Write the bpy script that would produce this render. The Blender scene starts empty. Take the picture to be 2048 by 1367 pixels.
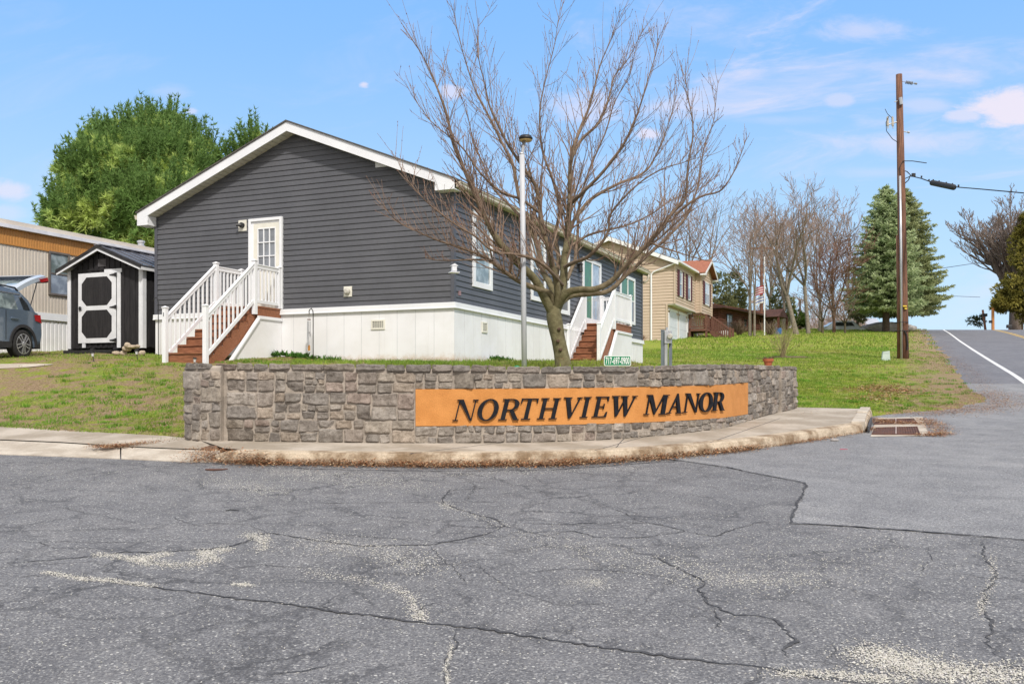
import bpy, math, random
import numpy as np
from mathutils import Vector, Matrix, noise as mn
from mathutils.geometry import tessellate_polygon
R = random.Random(7)
rad = math.radians
scene = bpy.context.scene
COL = scene.collection
# ---------------------------------------------------------------- camera frame used to read positions off the ground
F, CX, HY, EYE = 1885.0, 1024.0, 790.0, 1.6
def at(px, py, d):            # point seen at pixel, d metres in front
    return Vector(((px-CX)/F*d, d, EYE+(HY-py)/F*d))
GT = [(-12,-.744),(0,0),(20,1.24),(25,1.72),(30,2.22),(40,3.1),(50,4.0),(63,5.2),(80,6.85),(95,8.2),(103,8.72),(112,8.85),(125,8.5),(150,6.9),(220,1),(400,-10)]
def lerp_tab(T, x):
    if x <= T[0][0]: return T[0][1]
    for (a, va), (b, vb) in zip(T, T[1:]):
        if x <= b: return va+(vb-va)*(x-a)/(b-a)
    return T[-1][1]
def G(y):
    if y < 19: return .062*y
    return (lerp_tab(GT, y-1)+2*lerp_tab(GT, y)+lerp_tab(GT, y+1))/4
def road_pt(px, py, off=0.0):  # ground-plane point under a pixel (near plane z=.062 y)
    d = (EYE-off)*F/(py-HY+.062*F)
    return Vector(((px-CX)/F*d, d, .062*d+off))
def sstep(a, b, x):
    t = min(1, max(0, (x-a)/(b-a))); return t*t*(3-2*t)
NV = Vector((.921, -.389, 0)); UV = Vector((.389, .921, 0)); RZ = -rad(22.9)
# ---------------------------------------------------------------- object helpers
def tag(o, label=None, cat=None, group=None, kind=None):
    if label: o['label'] = label
    if cat: o['category'] = cat
    if group: o['group'] = group
    if kind: o['kind'] = kind
    return o
def empty(name, loc, rz=0, label=None, cat=None, group=None):
    o = bpy.data.objects.new(name, None); COL.objects.link(o)
    o.location = loc; o.rotation_euler = (0, 0, rz); o.empty_display_size = .2
    return tag(o, label, cat, group)
def copy_tree(o, parent=None):
    c = o.copy(); COL.objects.link(c)
    if parent: c.parent = parent
    for ch in list(o.children): copy_tree(ch, c)
    return c
class MB:
    def __init__(s): s.v = []; s.f = []; s.c = []; s.cc = (1, 1, 1)
    def add(s, vs, fs):
        n = len(s.v); s.v.extend([tuple(p) for p in vs]); s.f.extend([tuple(i+n for i in f) for f in fs])
        s.c.extend([s.cc]*len(vs)); return s
    def box(s, a, b):
        x0, y0, z0 = a; x1, y1, z1 = b
        return s.add([(x0,y0,z0),(x1,y0,z0),(x1,y1,z0),(x0,y1,z0),(x0,y0,z1),(x1,y0,z1),(x1,y1,z1),(x0,y1,z1)],
              [(0,3,2,1),(4,5,6,7),(0,1,5,4),(1,2,6,5),(2,3,7,6),(3,0,4,7)])
    def cbox(s, c, d): return s.box([c[i]-d[i]/2 for i in range(3)], [c[i]+d[i]/2 for i in range(3)])
    def bar(s, p, q, w, h, up=(0,0,1)):
        p = Vector(p); q = Vector(q); t = (q-p).normalized(); u = Vector(up)
        a = t.cross(u)
        if a.length < 1e-4: a = t.cross(Vector((0,1,0)))
        a.normalize(); b = a.cross(t).normalized(); a = a*w/2; b = b*h/2
        return s.add([p-a-b,p+a-b,p+a+b,p-a+b,q-a-b,q+a-b,q+a+b,q-a+b],[(0,1,2,3),(7,6,5,4),(0,4,5,1),(1,5,6,2),(2,6,7,3),(3,7,4,0)])
    def tube(s, pts, rs, k=6, cap=True, cols=None):
        pts = [Vector(p) for p in pts]; n = len(pts)
        if not hasattr(rs, '__len__'): rs = [rs]*n
        t0 = (pts[1]-pts[0]).normalized()
        ref = Vector((0,0,1)) if abs(t0.z) < .9 else Vector((1,0,0))
        a = t0.cross(ref).normalized(); vs = []
        for i, p in enumerate(pts):
            t = (pts[min(i+1,n-1)]-pts[max(i-1,0)])
            t = t.normalized() if t.length > 1e-9 else t0
            a = (a-t*a.dot(t))
            a = a.normalized() if a.length > 1e-6 else t.orthogonal().normalized()
            b = t.cross(a)
            for j in range(k):
                an = 2*math.pi*j/k
                vs.append(p+(a*math.cos(an)+b*math.sin(an))*rs[i])
        fs = [(i*k+j, i*k+(j+1)%k, (i+1)*k+(j+1)%k, (i+1)*k+j) for i in range(n-1) for j in range(k)]
        if cap: fs += [tuple(range(k))[::-1], tuple(range((n-1)*k, n*k))]
        if cols:
            m = len(s.v); s.add(vs, fs)
            for i in range(n):
                for j in range(k): s.c[m+i*k+j] = cols[i]
            return s
        return s.add(vs, fs)
    def lathe(s, prof, c=(0,0,0), k=20):   # prof: (r,z)
        vs = [(c[0]+r*math.cos(2*math.pi*j/k), c[1]+r*math.sin(2*math.pi*j/k), c[2]+z) for r, z in prof for j in range(k)]
        n = len(prof)
        fs = [(i*k+j, i*k+(j+1)%k, (i+1)*k+(j+1)%k, (i+1)*k+j) for i in range(n-1) for j in range(k)]
        fs += [tuple(range(k))[::-1], tuple(range((n-1)*k, n*k))]
        return s.add(vs, fs)
    def prism(s, poly, e):    # poly: 3-D points in a plane, e: extrusion vector
        poly = [Vector(p) for p in poly]; e = Vector(e); n = len(poly)
        tri = tessellate_polygon([poly])
        vs = poly+[p+e for p in poly]
        fs = [tuple(t) for t in tri]+[tuple(i+n for i in t) for t in tri]
        fs += [(i, (i+1)%n, (i+1)%n+n, i+n) for i in range(n)]
        return s.add(vs, fs)
    def poly(s, poly):
        poly = [Vector(p) for p in poly]
        return s.add(poly, [tuple(t) for t in tessellate_polygon([poly])])
    def build(s, name, mat, parent=None, smooth=False, bevel=0, colors=False):
        me = bpy.data.meshes.new(name); me.from_pydata(s.v, [], s.f); me.update()
        if colors:
            ca = me.color_attributes.new('col', 'FLOAT_COLOR', 'POINT')
            arr = np.ones((len(s.v), 4), np.float32); arr[:, :3] = np.array(s.c, np.float32)
            ca.data.foreach_set('color', arr.ravel())
        if smooth: me.polygons.foreach_set('use_smooth', [True]*len(me.polygons))
        me.materials.append(mat)
        o = bpy.data.objects.new(name, me); COL.objects.link(o)
        if parent: o.parent = parent
        if bevel:
            b = o.modifiers.new('bevel', 'BEVEL'); b.width = bevel; b.segments = 2; b.limit_method = 'ANGLE'; b.angle_limit = rad(40)
        return o
def np_mesh(name, V, Fc, mat, cols=None, k=3, parent=None, smooth=False):
    me = bpy.data.meshes.new(name); nv = len(V); nf = len(Fc)
    me.vertices.add(nv); me.vertices.foreach_set('co', np.asarray(V, np.float32).ravel())
    me.loops.add(nf*k); me.loops.foreach_set('vertex_index', np.asarray(Fc, np.int32).ravel())
    me.polygons.add(nf); me.polygons.foreach_set('loop_start', np.arange(0, nf*k, k, dtype=np.int32))
    me.polygons.foreach_set('loop_total', np.full(nf, k, np.int32))
    me.update(calc_edges=True)
    if cols is not None:
        ca = me.color_attributes.new('col', 'FLOAT_COLOR', 'POINT')
        arr = np.ones((nv, 4), np.float32); arr[:, :3] = cols; ca.data.foreach_set('color', arr.ravel())
    if smooth: me.polygons.foreach_set('use_smooth', np.ones(nf, bool))
    me.materials.append(mat)
    o = bpy.data.objects.new(name, me); COL.objects.link(o)
    if parent: o.parent = parent
    return o
# ---------------------------------------------------------------- materials
class NT:
    def __init__(s, tree): s.t = tree; s.n = tree.nodes; s.l = tree.links
    def new(s, typ, **kw):
        nd = s.n.new(typ)
        for k, v in kw.items():
            if k.startswith('_'): setattr(nd, k[1:], v)
            else:
                key = int(k[1:]) if k[0] == 'i' and k[1:].isdigit() else k.replace('__', ' ')
                s.set(nd.inputs[key], v)
        return nd
    def set(s, inp, v):
        if isinstance(v, bpy.types.NodeSocket): s.l.new(v, inp)
        elif isinstance(v, bpy.types.Node): s.l.new(v.outputs[0], inp)
        else:
            if hasattr(inp.default_value, '__len__') and not isinstance(v, str):
                v = tuple(v)
                if len(inp.default_value) == 4 and len(v) == 3: v = v+(1,)
            inp.default_value = v
    def math(s, op, a, b=0, c=None, clamp=False):
        nd = s.n.new('ShaderNodeMath'); nd.operation = op; nd.use_clamp = clamp
        s.set(nd.inputs[0], a); s.set(nd.inputs[1], b)
        if c is not None: s.set(nd.inputs[2], c)
        return nd.outputs[0]
    def mix(s, f, a, b, mode='MIX'):
        nd = s.n.new('ShaderNodeMix'); nd.data_type = 'RGBA'; nd.blend_type = mode
        s.set(nd.inputs[0], f); s.set(nd.inputs[6], a); s.set(nd.inputs[7], b)
        return nd.outputs[2]
    def noise(s, scale, detail=4, rough=.6, vec=None, dist=0):
        nd = s.new('ShaderNodeTexNoise', Scale=scale, Detail=detail, Roughness=rough, Distortion=dist)
        if vec is not None: s.l.new(vec, nd.inputs['Vector'])
        return nd.outputs[0]
    def ramp(s, f, lo, hi):
        nd = s.n.new('ShaderNodeMapRange'); nd.interpolation_type = 'SMOOTHSTEP'
        s.set(nd.inputs[0], f); nd.inputs[1].default_value = lo; nd.inputs[2].default_value = hi
        return nd.outputs[0]
def newmat(name):
    m = bpy.data.materials.new(name); m.use_nodes = True; t = NT(m.node_tree)
    b = m.node_tree.nodes['Principled BSDF']
    tc = t.new('ShaderNodeTexCoord'); return m, t, b, tc.outputs['Object']
MATS = {}
def M(name, c1, c2=None, scale=4.0, rough=.7, bump=0.0, bscale=60, detail=4, stretch=None, metallic=0, spec=.4, attr=False, lo=.35, hi=.65, coat=0, fine=.0, trans=0):
    if name in MATS: return MATS[name]
    m, t, b, vec = newmat(name)
    if stretch:
        mp = t.new('ShaderNodeMapping'); t.l.new(vec, mp.inputs['Vector']); mp.inputs['Scale'].default_value = stretch; vec = mp.outputs[0]
    c2 = c2 or tuple(x*.85 for x in c1)
    col = t.mix(t.ramp(t.noise(scale, detail, .6, vec), lo, hi), c1, c2)
    if fine:
        n2 = t.noise(scale*14, 3, .7, vec)
        col = t.mix(t.ramp(n2, .3, .7), t.mix(1.0, col, (1-fine,)*3, 'MULTIPLY'), col)
    if attr:
        a = t.new('ShaderNodeAttribute', _attribute_name='col')
        col = t.mix(1.0, a.outputs['Color'], col, 'MULTIPLY')
    t.set(b.inputs['Base Color'], col)
    b.inputs['Roughness'].default_value = rough; b.inputs['Metallic'].default_value = metallic
    b.inputs['Specular IOR Level'].default_value = spec; b.inputs['Coat Weight'].default_value = coat
    if bump:
        bn = t.new('ShaderNodeBump', Strength=bump, Distance=.02)
        t.l.new(t.noise(bscale, 5, .65, vec), bn.inputs['Height']); t.l.new(bn.outputs[0], b.inputs['Normal'])
    if trans:
        tr = t.new('ShaderNodeBsdfTranslucent'); t.set(tr.inputs[0], col)
        mx = t.new('ShaderNodeMixShader'); mx.inputs[0].default_value = trans
        t.l.new(b.outputs[0], mx.inputs[1]); t.l.new(tr.outputs[0], mx.inputs[2])
        out = m.node_tree.nodes['Material Output']; t.l.new(mx.outputs[0], out.inputs[0])
    MATS[name] = m; return m
def asphalt(name, c1, c2, speck, spcol, thr=.62, seed=0.0, cracks=False):
    m, t, b, vec = newmat(name)
    mp = t.new('ShaderNodeMapping'); t.l.new(vec, mp.inputs['Vector']); mp.inputs['Location'].default_value = (seed, seed, 0); v = mp.outputs[0]
    big = t.noise(.35, 5, .6, v); mid = t.noise(2.3, 5, .65, v); fine = t.noise(55, 4, .8, v); grain = t.noise(140, 2, .8, v)
    col = t.mix(t.ramp(big, .3, .7), c1, c2)
    col = t.mix(t.ramp(mid, .38, .68), col, t.mix(1, col, (.80,.80,.81), 'MULTIPLY'))
    col = t.mix(t.ramp(t.noise(.9, 6, .75, v, .8), .50, .64), col, t.mix(1, col, (1.16,1.15,1.13), 'MULTIPLY'))
    col = t.mix(t.ramp(fine, .36, .66), t.mix(1, col, (.52,.52,.55), 'MULTIPLY'), t.mix(1, col, (1.30,1.29,1.28), 'MULTIPLY'))
    vo = t.new('ShaderNodeTexVoronoi', Scale=48.0, Randomness=1.0); t.l.new(v, vo.inputs['Vector'])
    sep = t.new('ShaderNodeSeparateColor'); t.l.new(vo.outputs['Color'], sep.inputs[0])
    dense = t.ramp(t.noise(.9, 4, .7, v), .3, .75)
    th = t.math('SUBTRACT', 1-speck*.25, t.math('MULTIPLY', dense, speck))
    on = t.math('MULTIPLY', t.math('GREATER_THAN', sep.outputs[0], th), t.math('LESS_THAN', vo.outputs['Distance'], .36))
    col = t.mix(t.math('MULTIPLY', on, .85), col, spcol)
    vo2 = t.new('ShaderNodeTexVoronoi', Scale=110.0, Randomness=1.0); t.l.new(v, vo2.inputs['Vector'])
    sep2 = t.new('ShaderNodeSeparateColor'); t.l.new(vo2.outputs['Color'], sep2.inputs[0])
    on2 = t.math('GREATER_THAN', sep2.outputs[1], .90)
    col = t.mix(t.math('MULTIPLY', on2, .40), col, spcol)
    if cracks:     # network of hairline cracks
        wv = t.new('ShaderNodeVectorMath', _operation='ADD'); nz = t.new('ShaderNodeTexNoise', Scale=1.6, Detail=6, Roughness=.7); t.l.new(v, nz.inputs['Vector'])
        sc = t.new('ShaderNodeVectorMath', _operation='SCALE'); t.l.new(nz.outputs['Color'], sc.inputs[0]); sc.inputs['Scale'].default_value = .75
        t.l.new(v, wv.inputs[0]); t.l.new(sc.outputs[0], wv.inputs[1])
        for s_, w_, k_ in ((.55, .034, .85), (1.5, .050, .60)):
            ve = t.new('ShaderNodeTexVoronoi', Scale=s_, _feature='DISTANCE_TO_EDGE'); t.l.new(wv.outputs[0], ve.inputs['Vector'])
            ln = t.ramp(ve.outputs['Distance'], w_*(1 if s_ > 1 else .45), .0); pm = t.ramp(t.noise(.6, 4, .6, v, s_), .40, .56)
            col = t.mix(t.math('MULTIPLY', t.math('MULTIPLY', ln, pm), k_), col, (.06,.06,.065))
    t.set(b.inputs['Base Color'], col); b.inputs['Roughness'].default_value = .85; b.inputs['Specular IOR Level'].default_value = .3
    h = t.math('ADD', t.math('MULTIPLY', fine, .6), t.math('MULTIPLY', grain, .5))
    bn = t.new('ShaderNodeBump', Strength=.55, Distance=.012); t.l.new(h, bn.inputs['Height']); t.l.new(bn.outputs[0], b.inputs['Normal'])
    MATS[name] = m; return m
m_asph = asphalt('asphalt_side', (.165,.165,.170), (.198,.198,.203), .10, (.54,.53,.50), cracks=True)
m_patch = asphalt('asphalt_patch', (.225,.226,.232), (.265,.266,.27), .06, (.50,.50,.48), seed=31)
m_main = asphalt('asphalt_main', (.165,.165,.18), (.195,.195,.21), .02, (.4,.4,.4), seed=77)
m_crack = M('crack_fill', (.045,.045,.05), (.085,.085,.09), 20, .95)
m_white_paint = M('road_paint_white', (.78,.78,.77), (.6,.6,.6), 9, .7, fine=.12)
m_yellow_paint = M('road_paint_yellow', (.72,.46,.06), (.6,.38,.06), 9, .7, fine=.12)
m_vinyl = M('grey_vinyl', (.088,.090,.100), (.106,.108,.120), .8, .5, bump=.12, bscale=2.5, fine=.10, detail=7)
m_greytrim = M('grey_trim', (.075,.078,.095), (.09,.093,.11), 2, .5)
m_white = M('white_vinyl', (.80,.81,.83), (.74,.75,.78), 1.2, .4, spec=.4)
m_skirt = M('skirt_vinyl', (.79,.79,.81), (.72,.715,.72), .9, .5, bump=.05, bscale=9, fine=.03)
def skirt_mat():
    m, t, b, v = newmat('skirt_vinyl_dirty'); sp = t.new('ShaderNodeSeparateXYZ'); t.l.new(v, sp.inputs[0])
    base = t.mix(t.ramp(t.noise(.9, 4, .6, v), .35, .65), (.80,.80,.82), (.73,.725,.73))
    zn = t.math('ADD', sp.outputs[2], t.math('MULTIPLY', t.noise(5, 6, .75, v), -.42))
    base = t.mix(t.math('MULTIPLY', t.ramp(zn, 2.36, 2.12), .75), base, (.50,.36,.24))
    mp = t.new('ShaderNodeMapping'); t.l.new(v, mp.inputs['Vector']); mp.inputs['Scale'].default_value = (6, 6, .4)
    base = t.mix(t.math('MULTIPLY', t.ramp(t.noise(1.5, 5, .7, mp.outputs[0]), .55, .75), .25), base, (.55,.53,.50))
    t.set(b.inputs['Base Color'], base); b.inputs['Roughness'].default_value = .5
    bn = t.new('ShaderNodeBump', Strength=.08, Distance=.02); t.l.new(t.noise(4, 2, .5, v), bn.inputs['Height']); t.l.new(bn.outputs[0], b.inputs['Normal']); return m
m_skirtd = skirt_mat()
m_soffit = M('soffit_vinyl', (.66,.64,.60), (.58,.56,.52), 3, .6)
m_gutter = M('gutter_cream', (.60,.55,.45), (.50,.45,.37), 2.5, .5, lo=.3, hi=.7)
m_shingle = M('shingle', (.07,.065,.06), (.11,.10,.09), 14, .9, bump=.4)
m_orangeshingle = M('orange_shingle', (.27,.10,.06), (.35,.14,.085), 8, .9, bump=.3)
m_cream = M('cream_paint', (.74,.72,.64), (.68,.66,.58), 3, .45)
m_deckwood = M('stained_wood', (.36,.145,.07), (.20,.075,.035), 5, .6, bump=.2, bscale=30, stretch=(1,6,9), fine=.2)
m_darkdeck = M('dark_deck', (.12,.05,.035), (.16,.075,.05), 6, .7, stretch=(1,1,4))
m_black = M('black_metal', (.015,.015,.017), (.03,.03,.032), 8, .45)
m_rubber = M('rubber', (.018,.018,.02), (.03,.03,.03), 30, .8)
m_galv = M('galvanized', (.55,.56,.58), (.42,.43,.45), 8, .4, metallic=.5, stretch=(3,3,.4))
m_lampgrey = M('lamp_pole_paint', (.52,.53,.55), (.45,.46,.48), 5, .45, stretch=(4,4,.6))
m_bluegrey = M('pedestal_grey', (.13,.155,.18), (.17,.195,.22), 4, .6)
m_beige = M('beige_siding', (.53,.42,.325), (.49,.385,.295), .9, .6)
m_maroon = M('maroon_shutter', (.09,.022,.032), (.07,.018,.028), 6, .6)
m_garage = M('garage_white', (.66,.69,.75), (.60,.63,.70), 3, .5)
m_log = M('brown_log', (.17,.06,.04), (.10,.035,.025), 4, .8, bump=.3, stretch=(1,1,5), fine=.2)
m_conc = M('concrete', (.50,.44,.37), (.33,.28,.22), 1.3, .9, detail=8, bump=.25, bscale=70, fine=.14)
m_conc2 = M('concrete_light', (.56,.50,.42), (.42,.36,.29), 2.6, .9, bump=.3, bscale=60, fine=.18)
m_kerb = M('kerb_concrete', (.58,.48,.36), (.24,.165,.10), 3.2, .95, bump=.6, bscale=35, fine=.3, lo=.38, hi=.66)
m_rust = M('rusty_iron', (.17,.075,.045), (.10,.05,.04), 9, .8, bump=.3, fine=.3)
m_mortar = M('mortar', (.44,.38,.32), (.30,.26,.22), 5, .95, bump=.5, bscale=50, fine=.2)
m_stucco = M('orange_stucco', (.64,.28,.08), (.56,.235,.062), 3.5, .9, bump=.6, bscale=60, fine=.10)
m_letter = M('letter_black', (.010,.011,.015), (.017,.018,.023), 12, .65, spec=.12)
m_signgreen = M('sign_green', (.01,.22,.10), (.012,.19,.09), 8, .4)
m_signwhite = M('sign_white', (.80,.82,.80), (.74,.76,.74), 12, .4)
m_terra = M('terracotta', (.42,.12,.05), (.34,.10,.045), 12, .8)
m_dirt = M('bare_soil', (.10,.06,.04), (.17,.11,.075), 16, .95, bump=.8, bscale=30)
m_pole = M('pole_wood', (.27,.13,.08), (.13,.065,.045), 3, .85, bump=.5, bscale=20, stretch=(6,6,.5), fine=.35)
m_bark = M('bark', (1,1,1), (.62,.60,.55), 9, .9, bump=.8, bscale=40, attr=True, fine=.3)
m_twig = M('twig', (1,1,1), (.7,.68,.68), 30, .8, attr=True)
m_leaf = M('foliage', (1,1,1), (.72,.76,.7), 2.0, .65, attr=True, spec=.25, trans=.42)
m_grass = M('grass_blades', (1,1,1), (.8,.85,.75), 1.5, .7, attr=True, spec=.2, trans=.3)
m_litter = M('dead_litter', (1,1,1), (.7,.7,.7), 9, .9, attr=True)
m_shedblack = M('shed_board', (.014,.013,.015), (.026,.024,.026), 5, .75, bump=.3, bscale=30, stretch=(4,4,.5))
m_shedwhite = M('shed_trim', (.74,.75,.78), (.66,.67,.70), 4, .6)
m_metalroof = M('metal_roof', (.17,.17,.19), (.13,.13,.15), 3, .35, metallic=.4)
m_tan = M('tan_metal', (.60,.54,.46), (.54,.48,.41), .8, .5, fine=.05)
m_band = M('orange_band', (.50,.23,.055), (.44,.20,.05), 2, .5)
m_roofwhite = M('white_roof', (.72,.72,.76), (.60,.60,.64), 2, .6)
m_bronze = M('bronze_frame', (.16,.14,.12), (.12,.10,.09), 5, .5)
m_rock = M('pale_rock', (.52,.43,.32), (.36,.29,.22), 9, .9, bump=.6, bscale=20)
m_boulder = M('grey_boulder', (.42,.40,.38), (.28,.26,.25), 3, .9, bump=.8, bscale=6)
m_car = M('car_paint', (.15,.20,.27), (.13,.18,.25), 1, .25, metallic=.35, coat=1)
m_carlight = M('car_paint_inner', (.42,.48,.56), (.38,.44,.52), 1, .3, coat=.5)
m_clad = M('car_cladding', (.025,.026,.03), (.035,.035,.04), 12, .7)
m_red = M('tail_red', (.45,.01,.015), (.35,.01,.012), 4, .2, coat=1)
m_alloy = M('alloy', (.62,.63,.66), (.55,.56,.58), 8, .25, metallic=.8)
m_yellow = M('yellow_plastic', (.75,.55,.05), (.68,.48,.05), 6, .5)
m_pink = M('pink_mark', (.8,.05,.15), (.7,.05,.13), 20, .6)
def glass(name, c, rough=.06, c2=None, scale=1.3):
    return M(name, c, c2 or tuple(x*.6 for x in c), scale, rough, spec=1.0, coat=.6, lo=.4, hi=.6)
g_door = glass('door_glass', (.20,.22,.25), .25)
g_sky = glass('window_glass', (.32,.38,.40), .05, (.12,.16,.16), 2.2)  # mottled blue-grey base colour paints the sky's reflection into the pane
g_screen = glass('screened_glass', (.05,.055,.07), .3)
g_green = M('green_curtain_glass', (.014,.11,.035), (.02,.17,.05), 5, .12, spec=.5)
g_dark = glass('dark_glass', (.03,.035,.04), .05)
g_pale = glass('pale_glass', (.36,.42,.50), .1, (.2,.24,.3), 2)  # pale base colour holds a painted reflection of the bright sky
g_car = glass('car_glass', (.10,.13,.14), .05, (.30,.36,.36), 3)
# ---------------------------------------------------------------- ground heights
FB = [(-60,18.6),(-14,17.4),(-8.1,14.85),(-6.1,14.0),(-4.6,13.5),(-2.2,13.15),(0,13.15),(.9,13.4),(1.65,13.75),(2.5,14.4),(3.35,15.15),(4.15,16.7),(4.95,17.8),(5.7,19.3),(6.96,18.75),(7.15,18.75),(8.1,19.5),(9.77,20.5),(11.3,22.2),(11.9,24.0)]
def front(x):
    if x > 11.9: return (.921*x-1.62)/.389
    return lerp_tab(FB, x)
BANK = [(0,0),(.2,.14),(.5,.46),(.8,.83),(1,1)]
LOT = [(12,1.92),(14,1.96),(16,2.08),(18,2.2),(20.8,2.33),(27,2.47),(35,2.74),(45,3.6)]
def lawn_z(x, y):
    g = G(y)+.05
    e = max(13.3, min(17.6, 13.3+(-4.6-x)*.44))
    s = (y-e)/(21-e) if y < 21 else 1
    ze = .062*e+.13
    bank = ze+(2.40-ze)*lerp_tab(BANK, max(0, s)) if y < 21 else 2.40+.075*(y-21)
    bank = max(bank, g if y > 30 else -9)
    lot = max(lerp_tab(LOT, y), g if y > 36 else -9)
    w = sstep(-4.85, -4.35, x)
    left = bank*(1-w)+lot*w
    x0 = 2.3+.14*(y-19); mr = sstep(x0, x0+2.4, x)
    if y > 44: mr = max(mr, sstep(44, 52, y))
    return left*(1-mr)+max(g, 0)*mr
def lawn_mask(x, y):
    n = .921*x-.389*y
    if x > 11.9: d = (1.62-n)
    else: d = y-front(x)
    jag = .22*mn.noise(Vector((x*.9, y*.9, 3)))+.10*mn.noise(Vector((x*3.1, y*3.1, 5))) if x > 7.6 else .0
    a = sstep(0, .22, d+jag-.02)
    if y > 24: a = max(a, sstep(13.1, 13.5, n))
    return a
def H(x, y):
    a = lawn_mask(x, y)
    z = (G(y)-.08)*(1-a)+lawn_z(x, y)*a
    if a > .5: z += .035*mn.noise(Vector((x*.8, y*.8, 0)))+.02*mn.noise(Vector((x*2.7, y*2.7, 0)))
    return z
def spaced(a, b, fine0, fine1, fs, grow):
    xs = list(np.arange(fine0, fine1, fs)); s = fs; x = fine1
    while x < b: xs.append(x); s *= grow; x += s
    xs.append(b); s = fs; x = fine0-fs; pre = []
    while x > a: pre.append(x); s *= grow; x -= s
    pre.append(a); return pre[::-1]+xs
def grid_obj(name, xs, ys, zf, mat):
    V = np.array([(x, y, zf(x, y)) for y in ys for x in xs], np.float32)
    nx = len(xs); idx = np.arange(len(xs)*len(ys)).reshape(len(ys), nx)
    Fc = np.stack([idx[:-1,:-1], idx[:-1,1:], idx[1:,1:], idx[1:,:-1]], -1).reshape(-1, 4)
    return np_mesh(name, V, Fc, mat, k=4, smooth=True)
# lawn material : green with dry tan patches
def lawn_mat():
    m, t, b, v = newmat('lawn')
    sp = t.new('ShaderNodeSeparateXYZ'); t.l.new(v, sp.inputs[0])
    dryx = t.ramp(sp.outputs[0], 2.0, -4.0)
    n1 = t.noise(.55, 6, .7, v); n2 = t.noise(3.6, 7, .8, v); n3 = t.noise(28, 4, .8, v)
    g = t.mix(t.ramp(n3, .3, .7), (.13,.19,.028), (.31,.40,.07))
    g = t.mix(t.ramp(n1, .35, .65), g, t.mix(1, g, (1.35,1.15,.8), 'MULTIPLY'))
    dry = t.mix(t.ramp(n3, .3, .7), (.20,.135,.08), (.44,.33,.21))
    k = t.math('ADD', t.math('MULTIPLY', n1, .38), t.math('MULTIPLY', n2, .62))
    k = t.math('ADD', k, t.math('MULTIPLY', dryx, .075))
    # worn verge along the road
    e = t.math('ADD', t.math('MULTIPLY', sp.outputs[0], .921), t.math('MULTIPLY', sp.outputs[1], -.389))
    wv = t.math('MULTIPLY', t.ramp(e, -1.2, 1.2), .12)
    k = t.math('ADD', t.math('ADD', k, wv), .012)
    col = t.mix(t.ramp(k, .525, .62), g, dry)
    t.set(b.inputs['Base Color'], col); b.inputs['Roughness'].default_value = .95; b.inputs['Specular IOR Level'].default_value = .1
    bn = t.new('ShaderNodeBump', Strength=1, Distance=.05); t.l.new(n3, bn.inputs['Height']); t.l.new(bn.outputs[0], b.inputs['Normal'])
    return m
m_lawn = lawn_mat()
xs = spaced(-90, 150, -12, 14, .16, 1.10); ys = spaced(-10, 320, 12.6, 27, .16, 1.06)
tag(grid_obj('ground', xs, ys, H, m_lawn), kind='structure')
xs = spaced(-90, 150, -6, 20, 2, 1.25); ys = spaced(-10, 240, 18, 60, 1.0, 1.15)
road = tag(grid_obj('road', xs, ys, lambda x, y: G(y), m_asph), kind='structure')
def on_road(x, y, off): return Vector((x, y, G(y)+off))
def sheet(name, pts, off, mat, parent=None, step=.6):   # polygon draped on the road
    mb = MB(); mb.poly([on_road(p[0], p[1], off) for p in pts]); return mb.build(name, mat, parent)
def nu(n, y): return ((n+.389*y)/.921, y)     # road-parallel coordinate -> x,y
def strip(name, n0, n1, ya, yb, off, mat, st=1.0):
    mb = MB(); ysn = list(np.arange(ya, yb+.01, st)); vs = []; fs = []
    for y in ysn:
        for n in (n0, n1): x, yy = nu(n, y); vs.append(on_road(x, yy, off))
    for i in range(len(ysn)-1): fs.append((2*i, 2*i+1, 2*i+3, 2*i+2))
    mb.add(vs, fs); return tag(mb.build(name, mat), kind='structure')
strip('main_road', 1.0, 13.4, 26, 200, .004, m_main)
strip('road_edge_line', 3.0, 3.16, 20, 170, .009, m_white_paint)
strip('road_centre_line', 7.62, 7.74, 20, 170, .009, m_yellow_paint)
strip('road_centre_line', 7.9, 8.02, 20, 170, .009, m_yellow_paint)
# lighter asphalt patch, right of the kerb
def rp(px, py, off=0): p = road_pt(px, py, off); return (p.x, p.y)
pe = [rp(1290,914), rp(1330,918), rp(1370,922), rp(1450,934), rp(1530,950), rp(1612,966), rp(1606,990), rp(1590,1015), rp(1581,1046), rp(1700,1053), rp(1880,1066), rp(2048,1080), rp(2500,1112)]
def jag(pts, step, amp, seed=0):
    out = []; rr = random.Random(seed)
    for a, b in zip(pts, pts[1:]):
        a = Vector(a); b = Vector(b); L = (b-a).length; k = max(1, int(L/step))
        t = (b-a).normalized() if L else Vector((1, 0)); nn = Vector((-t.y, t.x))
        for i in range(k):
            p = a+(b-a)*i/k; out.append(p+nn*(amp*mn.noise(Vector((p.x*3, p.y*3, seed)))+amp*.5*rr.uniform(-1, 1)))
    out.append(Vector(pts[-1])); return out
pj = jag(pe, .12, .05, 3)
vs = []; top = 26.5
mbp = MB(); vs = [on_road(p.x, p.y, .004) for p in pj]
poly = [tuple(p) for p in pj]+[(14.5, 14), (22, 20.5), nu(12.9, 27), nu(1.2, 27), (11.2, 22.4), (9, 20.5), (7.3, 18.9), (6.6, 17.2), (4.0, 14.6), (2.3, 13.2)]
mb = MB()
pv = [Vector((p[0], p[1], 0)) for p in poly]; tri = tessellate_polygon([pv])
import bmesh
bm = bmesh.new(); bv = [bm.verts.new(p) for p in pv]
for t_ in tri:
    try: bm.faces.new([bv[i] for i in t_])
    except ValueError: pass
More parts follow.
